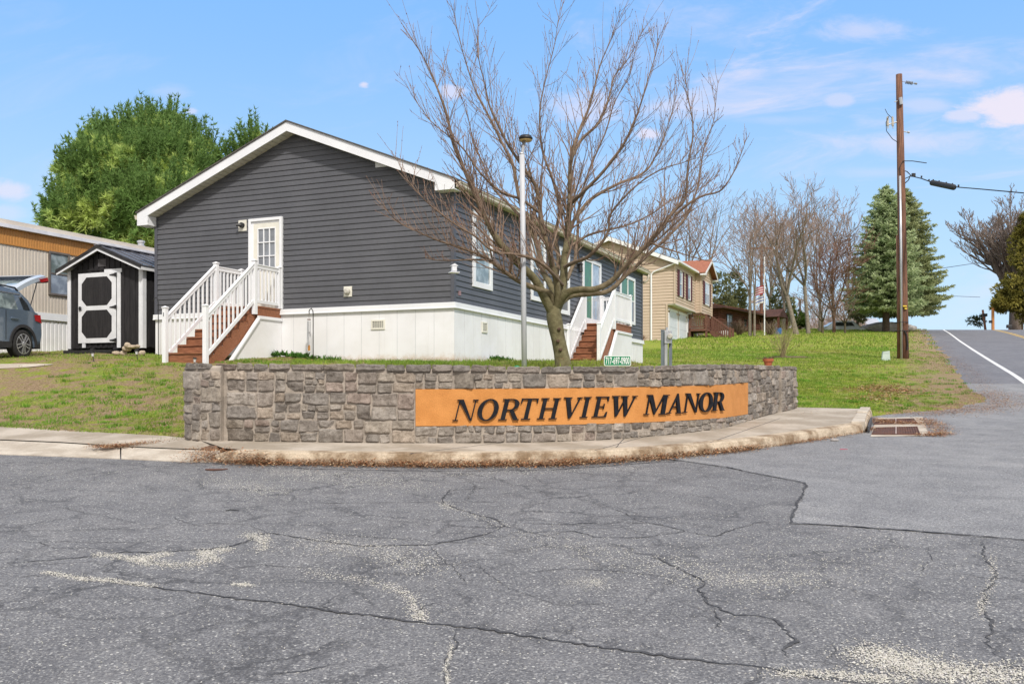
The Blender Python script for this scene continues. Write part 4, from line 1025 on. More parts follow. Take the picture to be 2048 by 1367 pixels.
# ---------------------------------------------------------------- black shed
SO = Vector((-12.0, 25.5, 0)); sx = 2.62; sd = 3.6
shz = 2.85
sh = empty('garden_shed', (SO.x, SO.y, shz), RZ, 'small black wooden shed with white trimmed double panel door and metal roof', 'shed')
e = 2.08; pk = 2.60
mb = MB(); mb.box((0, 0, 0), (sx, sd, e)); mb.prism([(0, 0, e), (sx, 0, e), (sx/2, 0, pk-.05)], (0, sd, 0))
for i in range(1, 14): mb.box((i*.19, -.012, .02), (i*.19+.09, .0, e))
for i in range(1, 14):
    x = i*.19; top = min(x, sx-x-.09)*.47+e-.02; mb.box((x, -.022, e+.02), (x+.15, .0, max(e+.05, top)))
for i in range(1, 18): mb.box((sx, i*.2, .02), (sx+.012, i*.2+.1, e))
mb.box((-.0, -.028, e-.01), (sx, -.0, e+.02))
mb.build('wall', m_shedblack, sh)
for x in (0, sx-.11):
    mb = MB(); mb.box((x, -.035, -.02), (x+.11, -.0125, e+.02)); mb.build('corner_trim', m_shedwhite, sh)
mb = MB(); mb.box((sx+.0125, -.035, -.02), (sx+.03, .09, e)); mb.build('corner_trim', m_shedwhite, sh)
sl = (pk-e)/(sx/2); ov = .17
mb = MB()
for s_ in (-1, 1):
    xe = sx/2+s_*(sx/2+ov); ze = e-ov*sl+.06; mb.prism([(sx/2, -.25, pk+.06), (xe, -.25, ze), (xe, -.25, ze+.03), (sx/2, -.25, pk+.09)], (0, sd+.5, 0))
    for k in range(12):
        y = -.2+k*.34; mb.bar((sx/2, y, pk+.10), (xe, y, ze+.04), .035, .03)
mb.bar((sx/2, -.27, pk+.1), (sx/2, sd+.25, pk+.1), .22, .03); sr = mb.build('roof', m_metalroof, sh)
mb = MB()
for s_ in (-1, 1):
    xe = sx/2+s_*(sx/2+ov); ze = e-ov*sl+.06; mb.prism([(sx/2, -.28, pk+.10), (xe, -.28, ze+.04), (xe, -.28, ze-.05), (sx/2, -.28, pk+.01)], (0, .03, 0))
mb.build('roof_edge', m_black, sr)
mb = MB()
for s_ in (-1, 1):
    xe = sx/2+s_*(sx/2+ov-.02); ze = e-ov*sl+.065; mb.prism([(sx/2, -.265, pk+.01), (xe, -.265, ze-.05), (xe, -.265, ze-.105), (sx/2, -.265, pk-.055)], (0, .025, 0))
mb.box((sx+ov-.04, -.24, ze-.10), (sx+ov-.015, sd+.2, ze-.01)); mb.build('fascia', m_shedwhite, sr)
mb = MB(); mb.box((1.1, -.035, 2.16), (1.38, -.0225, 2.36)); vv = mb.build('gable_vent', M('vent_dark', (.10,.095,.10), (.07,.065,.07), 9, .7), sh)
# door
a0, a1, c0, c1 = .42, 1.80, .14, 2.0
dr = []
def octa(x0, x1, z0, z1, y, c=.17): return [(x0+c, y, z0), (x1-c, y, z0), (x1, y, z0+c), (x1, y, z1-c), (x1-c, y, z1), (x0+c, y, z1), (x0, y, z1-c), (x0, y, z0+c)]
dpt = empty; mb = MB(); mb.box((a0, -.06, c0), (a1-.06, -.03, c1)); d_ = mb.build('door', m_shedwhite, sh, bevel=.003)
mid = (c0+c1)/2
mb = MB()
mb.prism(octa(a0+.13, a1-.19, c0+.13, mid-.06, -.064), (0, .003, 0)); mb.prism(octa(a0+.13, a1-.19, mid+.06, c1-.11, -.064), (0, .003, 0)); mb.build('door_panel', m_shedblack, d_)
mb = MB()
for z in (c0+.06, mid, c1-.08): mb.prism([(a1-.08, -.075, z-.05), (a1-.02, -.075, z-.05), (a1-.02, -.075, z+.05), (a1-.08, -.075, z+.05)], (0, .01, 0)); mb.prism([(a1-.26, -.074, z-.01), (a1-.08, -.074, z-.035), (a1-.08, -.074, z+.035), (a1-.26, -.074, z+.01)], (0, .009, 0))
mb.build('hinge', m_black, d_)
mb = MB(); mb.cbox((a0+.08, -.08, mid), (.05, .03, .1)); mb.cbox((a0+.11, -.10, mid), (.10, .015, .03)); mb.build('handle', m_black, d_)
mb = MB(); mb.box((a1-.04, -.032, .0), (a1+.08, -.0125, 2.02)); mb.box((a0+.9, -.034, 1.98), (a1+.12, -.0125, 2.08)); mb.build('door_casing', m_shedwhite, sh); mb = MB(); mb.box((a0+.15, -.07, .02), (a0+.24, -.03, .13)); mb.build('door_stop', m_shedwhite, sh)
mb = MB()
for x in (.1, .9, 1.7, 2.45): mb.box((x-.06, -.05, -.16), (x+.06, sd, .0))
mb.box((-.05, -.12, -.34), (sx+.1, .15, -.17)); mb.box((.2, -.35, -.15), (1.9, -.02, -.06)); mb.box((-.35, -.22, -.42), (1.2, .0, -.345)); mb.build('skid', m_black, sh)
# ---------------------------------------------------------------- SUV
wc = at(46, 717, 22.4); heading = math.atan2(-.985, -.174)     # nose direction
cz0 = wc.z
car = empty('suv', (wc.x, wc.y, cz0), heading, 'blue grey suv parked nose forward with its tailgate raised, left of the shed', 'car')
# local frame: +x nose, +y left side (driver side, faces right in the picture); rear axle at x=0, left wheel face at y=0
prof = [(-.62,.42),(-.66,.62),(-.64,.86),(-.58,1.05),(-.50,1.12),(.0,1.16),(.9,1.13),(2.1,1.10),(2.9,1.04),(3.35,.90),(3.48,.62),(3.42,.38),(3.05,.30)]
def arch(cx, r, n=10): return [(cx+r*math.cos(rad(a)), .34+r*math.sin(rad(a))) for a in np.linspace(-8, 188, n)]
low = prof+arch(2.64, .41)+[(2.2,.27),(.44,.27)]+arch(0, .41)+[(-.45,.32)]
mb = MB(); W_ = 1.82
mb.prism([(x, .0, z) for x, z in low], (0, -W_, 0)); bd = mb.build('body', m_car, car, bevel=.045)
roofp = [(-.50,1.11),(-.34,1.42),(-.12,1.60),(.5,1.66),(1.3,1.64),(1.75,1.52),(2.35,1.10)]
n = len(roofp); mb = MB(); vs = []
for y_, ins in ((-.03, 0), (-.20, 1), (-.35, 2)):
    for x, z in roofp: vs.append((x+(.0 if z < 1.2 else 0), (-.03-(z-1.1)*.30) if ins == 0 else (-.24 if ins == 1 else -.5), z if ins == 0 else z+(.03 if z > 1.3 else 0)))
vs2 = [(x, -W_-y_, z) for x, y_, z in vs[::-1]]
allv = vs+vs2; fs = []
for r in range(5):
    for i in range(n-1):
        if r < 3 or True:
            def idx(rr_, ii): return rr_*n+ii if rr_ < 3 else rr_*n+(n-1-ii)
            fs.append((idx(r, i), idx(r, i+1), idx(r+1, i+1), idx(r+1, i)))
fs += [tuple(range(n)), tuple(range(5*n, 6*n))]
mb.add(allv, fs); mb.build('cabin', m_car, bd)
def sidey(z): return -.03-(z-1.1)*.30+.006
def sidepoly(pts, out=.0): return [(x, sidey(z)+out, z) for x, z in pts]
mb = MB(); mb.prism(sidepoly([(-.30,1.18),(-.08,1.16),(-.02,1.47),(-.12,1.48),(-.26,1.32)]), (0, .006, 0)); mb.build('window', g_dark, bd)
mb = MB(); mb.prism(sidepoly([(.12,1.15),(.98,1.15),(.98,1.52),(.16,1.51)]), (0, .006, 0)); mb.build('window', g_car, bd)
mb = MB(); mb.prism(sidepoly([(1.08,1.15),(2.05,1.12),(1.62,1.50),(1.08,1.52)]), (0, .006, 0)); mb.build('window', g_car, bd)
mb = MB(); mb.bar((-.1, sidey(1.53), 1.535), (1.6, sidey(1.53), 1.555), .012, .02); mb.build('window_trim', m_alloy, bd)
mb = MB(); mb.tube([(-.10, -.22, 1.62), (0, -.22, 1.69), (1.2, -.22, 1.72), (1.4, -.22, 1.66)], .022, 6); mb.tube([(-.10, -1.6, 1.62), (0, -1.6, 1.69), (1.2, -1.6, 1.72), (1.4, -1.6, 1.66)], .022, 6); mb.build('roof_rail', m_black, bd)
mb = MB(); mb.bar((.18, .015, .93), (.42, .015, .935), .03, .035); mb.build('door_handle', m_car, bd, bevel=.01)
mb = MB(); mb.bar((1.15, .015, .93), (1.4, .015, .935), .03, .035); mb.build('door_handle', m_car, bd, bevel=.01)
mb = MB()
for x, z0, z1_ in ((.58, .42, 1.12), (1.03, .42, 1.12)): mb.bar((x, .003, z0), (x, .003, z1_), .008, .012)
mb.build('door_gap', m_black, bd)
mb = MB()   # cladding round the arch
for c_ in (0, 2.64):
    for k in range(14):
        t0 = rad(-8+k*14); t1 = rad(-8+(k+1)*14)
        mb.add([(c_+r*math.cos(t), y_, .34+r*math.sin(t)) for r, t in ((.405, t0), (.405, t1), (.475, t1), (.475, t0)) for y_ in (.0, .025)],
               [(0,2,4,6),(1,3,5,7),(0,1,3,2),(4,5,7,6)])
mb.box((.42, -.04, .24), (2.2, .02, .38)); mb.box((-.62, -W_+.1, .26), (-.42, .0, .44)); mb.build('cladding', m_clad, bd)
mb = MB(); mb.prism([(-.63, .012, .90), (-.60, .012, 1.07), (-.40, .012, 1.06), (-.44, .012, .93)], (0, -.2, 0)); mb.build('tail_light', m_red, bd, bevel=.012)
def wheel(x, y, s=1):
    mb = MB(); pr = [(.19,-.11),(.29,-.115),(.335,-.10),(.35,-.06),(.35,.06),(.335,.10),(.29,.115),(.19,.11)]
    mb.lathe(pr, (0,0,0), 36); mb.v = [(x+v_[0], y+v_[2], .35+v_[1]) for v_ in mb.v]; w = mb.build('wheel', m_rubber, car, smooth=False)
    mb = MB(); mb.lathe([(.235,.095),(.245,.118),(.225,.118),(.215,.06)], (0,0,0), 36); mb.lathe([(.0,.10),(.06,.118),(.05,.135),(.0,.136)], (0,0,0), 12)
    for k in range(10):
        a = 2*math.pi*k/10+(.12 if k % 2 else -.12); a2 = 2*math.pi*(k//2)/5+.3
        mb.bar((.04*math.cos(a2), .04*math.sin(a2), .122), (.225*math.cos(a), .225*math.sin(a), .120), .028, .02, (0,0,1))
    mb.v = [(x+v_[0], y+v_[2]*s, .35+v_[1]) for v_ in mb.v]; mb.build('rim', m_alloy, w)
wheel(0, -.10); wheel(2.64, -.10); wheel(0, -W_+.10, -1); wheel(2.64, -W_+.10, -1)
# raised tailgate
hx, hz = -.16, 1.60; tl = 1.0; an = rad(24)
tgv = lambda u_, y_, t_=0: (hx-u_*math.cos(an)+t_*math.sin(an), y_, hz+u_*math.sin(an)+t_*math.cos(an)+.06*math.sin(u_/tl*math.pi))
mb = MB(); vs = []; fs = []; us = [0, .12, .28, .45, .62, .78, .90, tl]
for t_ in (0, .10):
    for u_ in us:
        hw = .64+.10*min(1, u_/.6)
        for y_ in (-W_/2-hw, -W_/2-hw+.12, -W_/2+hw-.12, -W_/2+hw): vs.append(tgv(u_, y_, t_+(.03 if abs(y_+W_/2) < hw-.05 else 0)))
m_ = len(us)
for t_ in (0, 1):
    for i in range(m_-1):
        for j in range(3):
            if j == 1 and 1 <= i <= 4: continue
            b_ = t_*m_*4+i*4+j; fs.append((b_, b_+1, b_+5, b_+4))
for i in range(m_-1):
    for j in (0, 3): b_ = i*4+j; fs.append((b_, b_+4, b_+4+m_*4, b_+m_*4))
fs += [tuple((m_-1)*4+j for j in range(4))+tuple(m_*4+(m_-1)*4+j for j in (3,2,1,0))]
mb.add(vs, fs); tg = mb.build('tailgate', m_carlight, car)
mb = MB(); vs = []
for u_ in us[1:6]:
    hw = .64+.10*min(1, u_/.6); vs += [tgv(u_, -W_/2-hw+.12, .03), tgv(u_, -W_/2+hw-.12, .03)]
mb.add(vs, [(2*i, 2*i+1, 2*i+3, 2*i+2) for i in range(4)]); mb.build('rear_glass', g_car, tg)
mb = MB(); mb.prism([tgv(.74, -.14, -.02), tgv(1.02, -.14, -.03), tgv(1.02, -.14, .05), tgv(.74, -.14, .05)], (0, -.35, 0)); mb.build('tail_light', m_red, tg, bevel=.01)
mb = MB(); a_ = tgv(.98, -.2, -.01); b_ = tgv(1.12, -.2, -.03); mb.prism([a_, b_, tgv(1.08, -.2, -.08), tgv(.98, -.2, -.08)], (0, -1.4, 0)); mb.build('tail_trim', m_clad, tg)
mb = MB(); mb.tube([tgv(.62, -.17, .0), (-.38, -.12, 1.2)], .014, 6); mb.build('gas_strut', m_black, tg); mb = MB(); mb.tube([tgv(.62, -1.65, .0), (-.38, -1.7, 1.2)], .014, 6); mb.build('gas_strut', m_black, tg)
# ---------------------------------------------------------------- utility pole
pb = at(1808, 722, 40); pb.z = H(pb.x, pb.y)
up = empty('utility_pole', pb, 0, 'tall weathered wooden utility pole at the road edge with a grey conduit up its side', 'pole')
def pl(px, py, dd=0): p = at(px, py, 40+dd); return (p.x-pb.x, p.y-pb.y, p.z-pb.z)
mb = MB(); mb.tube([(0,0,-.4), pl(1806,600), pl(1803,400), pl(1798,149)], [.205,.19,.165,.125], 16); mb.build('pole', m_pole, up, smooth=True)
mb = MB(); mb.tube([pl(1799,724,-.05), pl(1798,610,-.05), pl(1796,470,-.05)], [.10,.09,.08], 12); mb.build('stub_pole', m_pole, up, smooth=True)
mb = MB(); mb.tube([pl(1803,722,-.26), pl(1802,500,-.26), pl(1800,352,-.24)], .05, 8); mb.build('conduit', m_galv, up, smooth=True)
mb = MB(); mb.tube([pl(1800,352,-.22), pl(1799,335,-.22), pl(1806,322,-.2), pl(1825,322,0), pl(1853,326,.3)], .018, 6)
mb.tube([pl(1804,372,-.1), pl(1817,360,.0), pl(1821,350,.05), pl(1814,343,.05), pl(1806,341,0), pl(1803,350,0), pl(1808,358,0), pl(1822,352,.05)], .022, 6)
mb.tube([pl(1778,232,-.1), pl(1772,245,-.1), pl(1773,262,-.1), pl(1785,278,-.1), pl(1796,285,-.05)], .014, 6)
mb.tube([pl(1770,218,0), pl(1775,228,0), pl(1784,236,0)], .012, 5)
mb.build('riser_cable', m_rubber, up)
mb = MB()
mb.tube([pl(1803,163), pl(1832,168)], .012, 5)
for k in range(5): mb.tube([pl(1812+k*3,164.5+k*.5), pl(1813+k*3,164.8+k*.5)], .075, 8)
mb.tube([pl(1829,167), pl(1834,168)], .04, 6)
mb.build('line_insulator', M('insulator', (.20,.20,.2), (.3,.3,.3), 9, .4), up)
for x in (1775, 1785):
    mb = MB(); mb.tube([pl(x,236), pl(x+.5,252)], .05, 8); mb.tube([pl(x,233), pl(x,237)], .03, 6); mb.tube([pl(x+1,252), pl(x+1,257)], .02, 6); mb.build('fuse_cutout', M('porcelain', (.55,.5,.42), (.4,.36,.3), 9, .4), up)
mb = MB(); mb.tube([pl(1777,249), pl(1798,243)], .03, 6); mb.tube([pl(1806,263), pl(1819,265)], .02, 6); mb.tube([pl(1815,264), pl(1819,265)], .045, 6); mb.tube([pl(1801,195,-.2), pl(1803,209,-.2)], .07, 6); mb.tube([pl(1795,202,-.1),pl(1789,204,-.1)], .02, 5); mb.build('bracket', m_galv, up)
mb = MB(); mb.cbox(pl(1809, 612, -.22), (.16, .1, .05)); mb.cbox(pl(1811, 617, -.22), (.1, .1, .05)); mb.build('marker_tape', m_yellow, up)
mb = MB()
for yy in (645, 662):
    c = pl(1802, yy, -.05); mb.tube([(c[0]+.27*math.cos(t), c[1]+.26*math.sin(t), c[2]) for t in np.linspace(0, 2*math.pi, 16)], .018, 5)
mb.tube([pl(1808,662,-.25), pl(1813,668,-.25), pl(1815,690,-.25), pl(1814,700,-.25)], .03, 6); mb.build('strap', m_rubber, up)
sp = empty('overhead_cable', tuple(at(1825, 352, 40.1)), 0, 'black overhead cable with a thick splice case running right from the utility pole', 'cable')
P0 = at(1825, 352, 40.1)
def cl_(px, py, d): return tuple(at(px, py, d)-P0)
mb = MB(); mb.tube([cl_(1822,352,40.05), cl_(1843,357,39.3), cl_(1862,364,38.6), cl_(1912,374,36.8), cl_(1960,378,35.2), cl_(2048,386,32.4), cl_(2300,402,26), cl_(2700,415,20)], .022, 6); mb.build('cable', m_rubber, sp, smooth=True)
mb = MB(); a_ = Vector(cl_(1862,365,38.6)); b_ = Vector(cl_(1910,375,36.8)); t_ = (b_-a_)/20
mb.tube([a_, a_+t_, b_-t_, b_], [.06,.115,.115,.06], 12); mb.build('splice_case', m_clad, sp)
mb = MB(); mb.cbox(cl_(1827,350,40.0), (.14,.1,.14))
for f_ in (.1, .35, .65, .9): mb.cbox(a_+(b_-a_)*f_+Vector((0,0,.12)), (.04,.04,.06))
for x, y in ((1843,355),(1858,362),(1917,373)): mb.cbox(cl_(x,y-1.5,39.0 if x < 1900 else 36.5), (.05,.05,.08))
mb.build('clamp', m_black, sp)
# ---------------------------------------------------------------- small things in the yard
lb = at(1049, 739, 14.1); lb.z = H(lb.x, lb.y)
lp = empty('lamp_post', lb, 0, 'slim pale grey lamp post with a flat black lamp head, left of the bare tree', 'lamp')
hgt = at(1044, 308, 14.1).z-lb.z; dx = at(1044, 308, 14.1).x-lb.x
mb = MB(); mb.tube([(0,0,-.3), (dx*.5,0,hgt*.5), (dx,0,hgt)], .040, 16); mb.build('pole', m_lampgrey, lp, smooth=True)
mb = MB(); mb.tube([(dx,0,hgt-.01), (dx,0,hgt+.01), (dx+.01,0,hgt+.012), (dx+.03,0,hgt+.20)], [.042,.042,.024,.024], 12); mb.build('neck', m_galv, lp, smooth=True)
mb = MB(); mb.lathe([(.0,0),(.085,.0),(.10,.012),(.105,.03),(.09,.045),(.085,.062),(.04,.07),(0,.072)], (dx+.055, 0, hgt+.21), 24); lh = mb.build('lamp_head', m_black, lp, smooth=True)
mb = MB(); mb.lathe([(.0,0),(.09,.0),(.10,.015),(0,.016)], (dx+.055, 0, hgt+.193), 24); mb.build('lens', M('amber_lens', (.55,.40,.16), (.48,.34,.13), 9, .3), lh)
# green phone sign
sg = at(1235, 733, 14.2); sgn = empty('phone_sign', sg, rad(-4), 'small green plate reading 717-697-0900 just behind the stone wall', 'sign')
def rrect(w, h, r, k=6): return [(sx_*(w/2-r)+r*math.cos(rad(a0+90*i/k)), sz_*(h/2-r)+r*math.sin(rad(a0+90*i/k))) for sx_, sz_, a0 in ((1,1,0),(-1,1,90),(-1,-1,180),(1,-1,270)) for i in range(k+1)]
mb = MB(); mb.prism([(x, 0, z+.09) for x, z in rrect(.405, .155, .025)], (0, .006, 0)); pt = mb.build('plate', m_signwhite, sgn)
mb = MB(); mb.prism([(x, -.002, z+.09) for x, z in rrect(.385, .135, .02)], (0, .0015, 0)); mb.build('green_field', m_signgreen, pt)
mb = MB(); mb.box((-.012, .008, -.5), (.012, .02, .15)); mb.build('stake', m_black, sgn)
fc = bpy.data.curves.new('digits', 'FONT'); fc.body = '717-697-0900'; fc.size = .125; fc.extrude = .0008; fc.align_x = 'CENTER'; fc.offset = .0022; fc.space_character = 1.05
tmp = bpy.data.objects.new('t', fc); COL.objects.link(tmp); dg = bpy.context.evaluated_depsgraph_get(); me = bpy.data.meshes.new_from_object(tmp.evaluated_get(dg)); wdt = tmp.dimensions.x; bpy.data.objects.remove(tmp)
bpy.context.view_layer.update()
xsz = [v_.co.x for v_ in me.vertices]; wdt = max(xsz)-min(xsz)
me.materials.clear(); me.materials.append(m_signwhite); o = bpy.data.objects.new('digits', me); COL.objects.link(o); o.parent = sgn
o.rotation_euler = (rad(90), 0, 0); o.scale = (.355/wdt, 1.15, 1); o.location = (0, -.0035, .042)
# meter pedestal
mp_ = at(1334, 738, 17.5); mp_.z = H(mp_.x, mp_.y)
me_ = empty('electric_meter_pedestal', mp_, rad(-15), 'blue grey twin post pedestal holding an electric meter behind the wall', 'meter')
top = at(1329, 661, 17.5).z-mp_.z
mb = MB(); mb.box((-.11, -.03, -.3), (-.045, .04, top)); mb.cbox((-.078, .005, top+.01), (.075, .08, .02)); mb.build('post', m_bluegrey, me_, bevel=.004)
mb = MB(); mb.box((.03, .0, -.3), (.09, .06, top-.10)); mb.build('post', m_bluegrey, me_, bevel=.004)
mb = MB(); mb.box((-.04, -.05, -.3), (.012, .0, top-.12)); mb.tube([(.0,-.02,top-.1),(.0,-.02,top+.06)], .022, 10); mb.build('conduit', m_galv, me_)
mb = MB(); mb.box((-.04, -.07, top-.24), (.085, .02, top+.0)); bx_ = mb.build('meter_box', m_galv, me_, bevel=.006)
mb = MB(); mb.lathe([(.05,0),(.052,.04),(.04,.06),(0,.065)], (0,0,0), 18); mb.v = [(.065+v_[0], -.07-v_[2], top-.11+v_[1]) for v_ in mb.v]; mb.build('meter_dial', M('meter_glass', (.6,.58,.5), (.45,.43,.38), 12, .2), bx_)
# terracotta pot on the wall's far end
tpp, tn = wall_at(s_of_px(1557)); ttop = lerp_tab(WTOP, tpp.x)+.03
tp_ = empty('flower_pot', (tpp.x-tn.x*.2, tpp.y-tn.y*.2, ttop), 0, 'orange terracotta pot of dead stems on the far end of the stone wall', 'pot')
mb = MB(); mb.lathe([(.0,0),(.062,0),(.085,.09),(.10,.09),(.105,.14),(.09,.14),(.08,.11),(0,.11)], (0,0,0), 24); mb.build('pot', m_terra, tp_, smooth=False)
mb = MB(); rr = random.Random(5)
for k in range(22):
    a = rr.uniform(0, 6.28); r0 = rr.uniform(0, .05); l = rr.uniform(.05, .12); mb.tube([(r0*math.cos(a), r0*math.sin(a), .11), ((r0+l*.6)*math.cos(a), (r0+l*.6)*math.sin(a), .13+l*.5), ((r0+l)*math.cos(a), (r0+l)*math.sin(a), .12+l*.4)], .004, 4)
mb.tube([(-.25,0,.155),(-.1,0,.15),(.05,0,.16)], .005, 4); mb.build('dead_stems', m_dirt, tp_)
# service box
bxp = at(1771, 722, 38.5); bxp.z = H(bxp.x, bxp.y)
o = empty('utility_box', bxp, rad(-10), 'small pale green utility pedestal box on the lawn near the pole', 'box')
mb = MB(); mb.prism([(-.15,-.1,-.1),(.15,-.1,-.1),(.12,-.1,.36),(-.12,-.1,.36)], (0,.22,0)); mb.build('case', M('pale_green', (.50,.58,.55), (.44,.52,.50), 6, .6), o, bevel=.02)
mb = MB(); mb.box((-.125,-.106,.27), (.125,-.10,.275)); mb.build('lid_seam', m_bluegrey, o)
# solar path lights
sl0 = None
for k, (px, py, d, tilt) in enumerate(((188, 722, 20.6, -12), (275, 720, 20.8, -8), (389, 722, 19.7, 2))):
    p = at(px, py, d); p.z = H(p.x, p.y)
    lab = ['solar path light leaning in the grass left of the white rocks', 'solar path light leaning in the grass right of the white rocks', 'solar path light standing upright at the foot of the brown steps'][k]
    if sl0 is None:
        sl0 = empty('path_light', p, 0, lab, 'lamp', 'solar path lights in the front yard')
        mb = MB(); mb.tube([(0,0,-.05),(0,0,.13)], .009, 6); mb.build('stake', m_black, sl0)
        mb = MB(); mb.lathe([(.022,.12),(.03,.19),(.0,.19)], (0,0,0), 12); mb.build('lens', M('lens_clear', (.6,.6,.6), (.45,.45,.46), 20, .2), sl0)
        mb = MB(); mb.lathe([(.042,.19),(.04,.215),(.0,.22)], (0,0,0), 12); mb.build('cap', m_black, sl0); q_ = sl0
    else: q_ = copy_tree(sl0); q_['label'] = lab
    q_.location = p; q_.rotation_euler = (0, rad(tilt), 0)
# rocks
def rock_mesh(sx_, sy_, sz_, seed, sub=2, amp=.25):
    bm = bmesh.new(); bmesh.ops.create_icosphere(bm, subdivisions=sub, radius=1)
    for v_ in bm.verts:
        c = v_.co; k = 1+amp*mn.noise(c*1.4+Vector((seed, 0, 0)))+amp*.4*mn.noise(c*4+Vector((seed, 3, 0))); v_.co = Vector((c.x*k*sx_, c.y*k*sy_, c.z*k*sz_))
    me = bpy.data.meshes.new('rock'); bm.to_mesh(me); bm.free(); me.polygons.foreach_set('use_smooth', [True]*len(me.polygons)); return me
RK = [(233,706,.11,.055,'flat pale rock at the lower left of the rock pile by the shed'), (247,706,.09,.07,'rounded tan rock at the bottom middle of the rock pile by the shed'),
      (254,697,.12,.07,'large pale rock on the right of the pile by the shed'), (263,693,.15,.05,'long flat pale rock lying across the pile by the shed'),
      (255,690,.08,.07,'upright pale rock on top of the pile by the shed'), (275,692,.07,.045,'small pale rock at the right tip of the pile by the shed'), (284,706,.09,.07,'brown rock lying apart, right of the pale rock pile')]
for i, (px, py, a, b, lab) in enumerate(RK):
    p = at(px, py, 23.2-.05*i); me = rock_mesh(a, a*.8, b, i*3.3); me.materials.append(m_rock); o = bpy.data.objects.new('rock', me); COL.objects.link(o); o.location = p
    tag(o, lab, 'rock', 'rocks piled by the shed')
p = road_pt(1669, 882); me = rock_mesh(.065, .05, .028, 9); me.materials.append(m_boulder); o = bpy.data.objects.new('stone', me); COL.objects.link(o); o.location = (p.x, p.y, G(p.y)+.02); tag(o, 'loose grey stone lying on the asphalt beside the kerb', 'stone')
p = road_pt(1687, 899); mb = MB()
for k in range(5): mb.box((-.05+k*.022, -.02+.006*(k % 2), 0), (-.03+k*.02, .01+.008*(k % 3), .004))
o = mb.build('litter_scrap', m_pink); o.location = (p.x, p.y, G(p.y)+.008); tag(o, 'tiny bright pink scrap lying on the pale asphalt', 'litter')
p = road_pt(465, 1023); mb = MB(); mb.tube([(-.06,0,.012),(-.02,.004,.02),(.03,-.004,.016),(.06,.006,.01)], [.004,.006,.006,.004], 6); o = mb.build('stick', m_clad); o.location = (p.x, p.y, G(p.y)); tag(o, 'short black stick lying alone on the dark asphalt', 'stick')
# rusty valve cover
p = road_pt(433, 938); mb = MB(); mb.lathe([(.0,0),(.135,.0),(.135,.005),(.12,.006),(.115,.004),(0,.0045)], (0,0,0), 28); o = mb.build('valve_cover', m_rust); o.location = (p.x, p.y, G(p.y)); tag(o, 'round rusty iron cover set in the asphalt by the dead leaves', 'manhole cover')
# storm drain
def rdp(px, py, off): p = road_pt(px, py); return (p.x, p.y, G(p.y)+off)
for k, (a, lab) in enumerate((([(1744,870),(1840,870.5),(1834,855),(1750,857)], 'nearer rusty storm drain grate beside the kerb corner'), ([(1748,850),(1834,847.5),(1827,838.5),(1756,840.5)], 'farther rusty storm drain grate beside the kerb corner'))):
    o_ = Vector(rdp(*a[0], 0)); g_ = empty('drain_grate', o_, 0, lab, 'drain', 'storm drain grates')
    q4 = [Vector(rdp(x, y, .012))-o_ for x, y in a]
    mb = MB(); mb.poly([q4[0], q4[1], q4[2], q4[3]]); mb.build('pit', m_rust, g_)
    mb = MB()
    for i in range(19):
        t = i/18; mb.bar(q4[0].lerp(q4[1], t)+Vector((0,0,.006)), q4[3].lerp(q4[2], t)+Vector((0,0,.006)), .014, .012)
    mb.bar(q4[3]+Vector((0,0,.007)), q4[2]+Vector((0,0,.007)), .03, .015); mb.bar(q4[0]+Vector((0,0,.007)), q4[1]+Vector((0,0,.007)), .03, .015)
    mb.build('grate_bars', m_rust, g_)
    mb = MB(); mb.bar(q4[0].lerp(q4[1], .5)+Vector((0,0,.01)), q4[3].lerp(q4[2], .5)+Vector((0,0,.01)), .022, .014); mb.build('seam', M('seam_light', (.35,.28,.25), (.3,.22,.2), 9, .8), g_)
mb = MB(); mb.poly([rdp(1741,874,.011), rdp(1858,872,.011), rdp(1845,834,.010), rdp(1752,836,.010)]); o = mb.build('drain_surround', m_conc2); tag(o, kind='structure')
# bird feeder hanging from a branch, wind chime on a shepherd's hook
bp = at(908, 540, 14.6); bf_ = empty('bird_feeder', bp, rad(20), 'little white bird feeder hanging from a low branch in front of the house corner', 'bird feeder')
mb = MB(); mb.box((-.038,-.038,-.02), (.038,.038,.065)); mb.build('seed_box', m_white, bf_, bevel=.006); mb = MB(); mb.prism([(-.06,-.045,.062),(.06,-.045,.062),(0,-.045,.10)], (0,.09,0)); mb.box((-.075,-.06,-.045),(.075,.06,-.03)); mb.build('roof_and_tray', m_white, bf_)
mb = MB(); mb.tube([(0,0,.09),(0,0,.165)], .004, 4); mb.build('hanger', m_black, bf_)
hp = hl(-3.38, -.45, 0); hp.z = H(hp.x, hp.y)
hk = empty('shepherd_hook', hp, RZ, 'thin black shepherd hook in front of the white skirting', 'hook')
th = at(674, 618, 21.9).z-hp.z
mb = MB(); mb.tube([(0,0,-.2),(0,0,th-.12),(-.01,0,th-.05),(-.05,0,th),(-.10,0,th-.03),(-.115,0,th-.09),(-.10,0,th-.11)], .011, 6); mb.build('hook', m_black, hk, smooth=True)
wcx = empty('wind_chime', hp+NV*-.115+Vector((0,0,th-.11)), RZ, 'silver wind chime with an orange sail hanging on the black hook', 'wind chime')
mb = MB(); mb.lathe([(.0,-.15),(.045,-.15),(.045,-.135),(.0,-.13)], (0,0,0), 14); mb.tube([(0,0,-.13),(0,0,.0)], .003, 4); mb.build('top_disc', m_rust, wcx)
for k in range(5):
    a = k*1.256; mb = MB(); L_ = .30+.06*k; mb.tube([(.035*math.cos(a), .035*math.sin(a), -.18), (.035*math.cos(a), .035*math.sin(a), -.18-L_)], .010, 8); mb.build('chime_tube', m_galv, wcx)
mb = MB(); mb.tube([(0,0,-.15),(0,0,-.74)], .003, 4); mb.lathe([(0,-.45),(.03,-.45),(.03,-.435),(0,-.43)], (0,0,0), 10); mb.build('cord', m_black, wcx)
